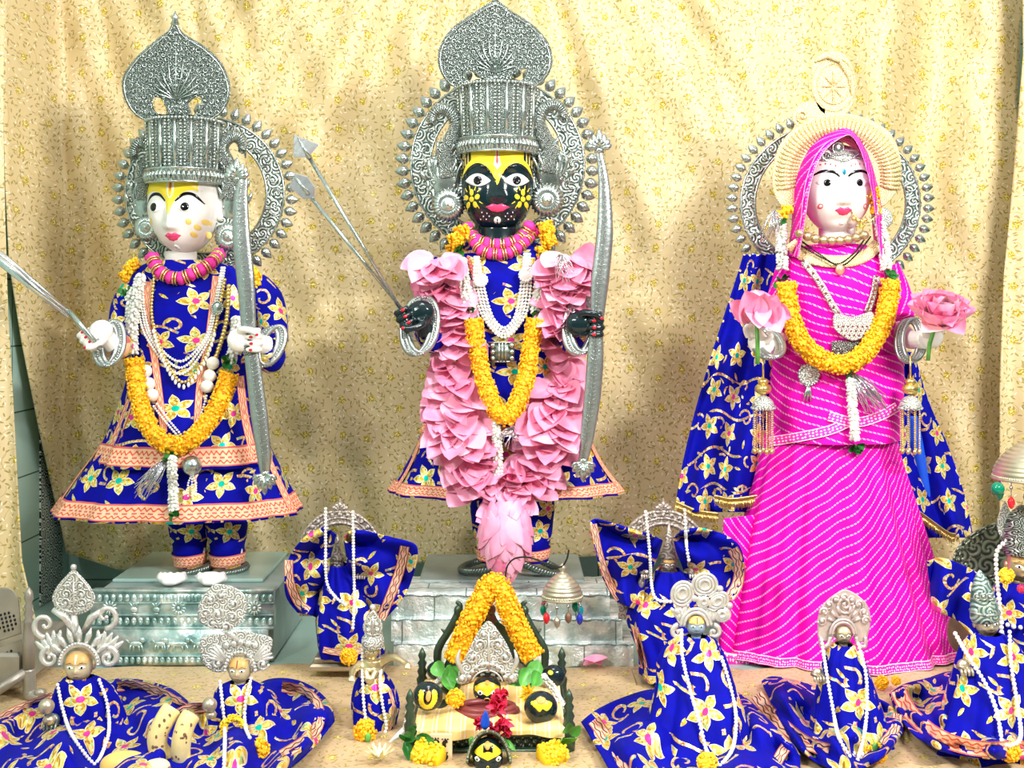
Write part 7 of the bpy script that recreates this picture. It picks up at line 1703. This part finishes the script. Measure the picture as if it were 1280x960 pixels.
# red flower and front stone in a dark cup
Yr = 2.055; t = thing('carnation', 'crumpled red and pink carnation with leaves in front of the throne', 'flower', W(618, 905, Yr)); m = MB(); random.seed(4)
for (x, y, r) in ((622, 880, 16), (628, 868, 12), (606, 900, 13), (630, 900, 15), (618, 912, 12), (598, 905, 9), (632, 915, 9)):
    for _ in range(13):
        d = Vector((random.gauss(0, 1), -.5-abs(random.gauss(0, .5)), random.gauss(0, 1))).normalized(); m.petal(W(x, y, Yr), d, Vector((random.gauss(0, 1), -1, random.gauss(0, 1))), M(r, Yr)*random.uniform(.7, 1.1), M(r, Yr)*.9, .5, 1.0, 5, 4)
obj('petals', m, 'red_flower', t)
m = MB(); leaves(m, W(594, 925, Yr), 3, M(28, Yr), .3, (-.2, -.3, -.6), .4); leaves(m, W(632, 920, Yr), 2, M(24, Yr), .3, (.8, -.3, -.6), .3); obj('leaves', m, 'leaf_light', t)
m = MB(); m.petal(W(606, 912, Yr-.035), (.05, -.1, 1), (0, -1, 0), M(26, Yr), M(11, Yr), .1, .6); tag(obj('blue_petal', m, 'blue_plain', None, solid=.001), 'upright blue petal stuck in the red carnation', 'petal')
Yv = 2.02; t = thing('painted_stone', 'black stone face with yellow forehead in a dark metal cup at the bottom edge', 'stone', W(610, 985, Yv))
H = Head(610, 948, 18.5, 27, Yv, dep=.8, jaw=.25, sq=2.1, nose=.5, nu=48, nv=40); hd = obj('stone_body', H.mb, 'black_skin', t)
m = MB(); m.grid(lambda u, v: (H.P(lerp(-.92, .92, u), lerp(.34-.24*(1-abs(2*u-1)), .85-.45*abs(2*u-1)**2, v), .0007), (u, v)), 18, 6); obj('forehead_paint', m, 'yellow_paint', hd)
eyes(H, hd, .72, .10, .2, .13, .10, 0, .0012, .0008); obj('tilak_mark', H.fan(oval(-.02, .72, .22, .2), .002, .0005, 3), 'orange_paint', hd); obj('tilak_frame', H.fan([(-.42, .78), (-.4, .4), (.42, .4), (.45, .78)], .0012, 0, 4), 'black_paint', hd)
obj('yellow_line', H.line([(-.4, -.45), (0, -.62), (.4, -.42)], [.06, .1, .06], .001), 'yellow_paint', hd); obj('nose_mark', H.fan(oval(0, -.2, .1, .1, 10), .001, .0004, 2), 'yellow_paint', hd)
m = MB(); n = 30
def fn(u, v): a = pi*(.03+.94*u); r = lerp(25.5, 27.5, v); return W(611+r*cos(a), 958-r*1.6*sin(a), Yv+.03-.045*v), (u, v)
m.grid(fn, 40, 6); tag(obj('metal_cup', m, 'old_metal', None, solid=.004), 'dark oval metal cup standing behind the front stone face', 'cup')
# card with footprints
m = MB(); a = W(537, 965, 2.045); b = W(565, 919, 2.045); t = thing('footprint_card', 'tan card with dark footprint marks leaning on the throne front', 'card', (a.x, 2.05, 0)); m.box((a.x, 2.05, max(.0, a.z)), (b.x, 2.056, b.z), .001); o = obj('board', m, 'card', t, smooth=False); m = MB()
for (x, y, fl) in ((545, 927, 1), (557, 928, -1), (556, 945, 1)):
    m.tube(cr([W(x-fl*2, y-2, 2.0485), W(x+fl*2, y+1, 2.0485), W(x, y+6, 2.0485)], 4), [.0028, .0035, .0012], 6, flat=.3)
    for k in range(3): m.ball(W(x-4+k*3.4, y-4, 2.0488), .0014, 6, 4)
obj('footprints', m, 'black_paint', o)
# bud, petals and loose flowers
t = thing('blue_bud', 'white flower bud with a blue tip lying left of the throne', 'flower', FL(512, 915)); m = MB(); m.ball(FL(516, 906, .012), (.016, .012, .012), 14, 10); obj('bud_tip', m, 'teal_gem', t); m = MB(); m.tube([FL(514, 908, .012), FL(500, 918, .008), FL(487, 928, .005)], [.010, .006, .002], 10); obj('bud_base', m, 'jasmine', t)
m = MB(); c = FL(741, 832, .01); m.petal(c+Vector((-.02, 0, 0)), (1, -.1, .25), (0, -.3, 1), .055, .03, .1, .7); m.petal(c+Vector((.02, 0, 0)), (-1, -.2, .3), (0, -.3, 1), .045, .026, .1, .7); tag(obj('lotus_petal', m, 'lotus', None), 'pale pink lotus petals fallen at the base of the foil plinth', 'petal')
m = MB(); random.seed(6); c = FL(475, 948, .012)
for _ in range(26): a = random.uniform(0, 6.28); m.petal(c, (cos(a), sin(a), random.uniform(.1, .7)), (0, 0, 1), .03, .006, .2, .3, 4, 2)
tag(obj('yellow_flower', m, 'mango_pale', None), 'pale yellow spidery flower lying on the cloth before the brass idol', 'flower')
m = MB(); c = W(291, 938, Yi-.10)
for _ in range(40): a = random.uniform(0, 6.28); m.petal(c, (cos(a), -.4, sin(a)), (0, -1, 0), M(16, Yi), .004, .2, .3, 4, 2)
tag(obj('green_flower', m, 'leaf_light', None), 'spiky pale green flower beside the orange marigold before the lacy crown idol', 'flower')
blossom('large ragged orange marigold in front of the lacy crown idol', 322, 943, 16, Yi-.12, 'marigold')
m = MB(); m.tube(ringpts(W(292, 912, Yi-.08), .018, .019, 24, .2), .004, 6, closed=True); florets(m, ringpts(W(292, 912, Yi-.08), .018, .019, 24, .2), .006, .004, 1); tag(obj('flower_ring', m, 'marigold_yellow', None), 'small ring of yellow flowers above the spiky green flower', 'flower')
# fruit
def banana(label, pts, r, Y, hook=0):
    P = cr([W(p[0], p[1], Y-.012*sin(pi*i/(len(pts)-1))) for i, p in enumerate(pts)], 6); P = [Vector(p) for p in P]; t = thing('banana', label, 'banana', P[-1], None)
    n = len(P); rr = [M(r, Y)*min(1, .35+1.5*sin(pi*min(1, (i+1.5)/(n+2)))**.7) for i in range(n)]; m = MB().tube(P, rr, 10); obj('peel', m, 'banana', t)
    m = MB(); m.ball(P[-1], rr[-1]*1.05, 8, 6); obj('tip', m, 'black_paint', t); m = MB(); 
    random.seed(len(label))
    for _ in range(14):
        i = random.randrange(3, n-3); a = random.uniform(-1, 1); s = Vector((sin(a), -cos(a), 0))*rr[i]*.97; m.ball(P[i]+s, (.003*random.uniform(.5, 1.2), .0012, .004*random.uniform(.4, 1)), 7, 5)
    obj('spots', m, 'wood_brown', t); return t
banana('curved banana nearer the left idol with brown freckles', [(216, 884), (206, 900), (197, 920), (199, 938), (212, 952)], 12.5, 2.0); banana('straighter banana nearer the lacy crown idol with brown freckles', [(240, 892), (232, 906), (227, 925), (226, 944), (230, 955)], 12, 1.99)
def mango(label, x, y, rx, ry, Y, mt, tilt): 
    t = thing('mango', label, 'mango', W(x, y+ry, Y)); R = Matrix.Rotation(tilt, 3, 'Y'); m = MB(); m.ball(W(x, y, Y), (M(rx, Y), M(ry, Y), M(ry, Y)), 24, 16, rot=R, fn=lambda q, a, b, c: Vector((q.x, q.y, q.z+.12*q.x*(1 if a > 0 else .3)))); obj('fruit', m, mt, t); m = MB(); m.ball(W(x+rx*.93, y-ry*.1, Y-.004), .0035, 8, 6); obj('stalk_end', m, 'wood_brown', t)
mango('orange yellow mango at the bottom edge left of the bananas', 155, 956, 30, 17, 1.98, 'mango', .05); mango('pale yellow mango at the bottom edge under the curved banana', 194, 962, 19, 13, 1.93, 'mango_pale', -.1)
m = MB(); m.ball(FL(217, 953, .012), (.010, .009, .009), 12, 8); tag(obj('dark_berry', m, 'black_paint', None), 'small dark round fruit between the two bananas', 'fruit')
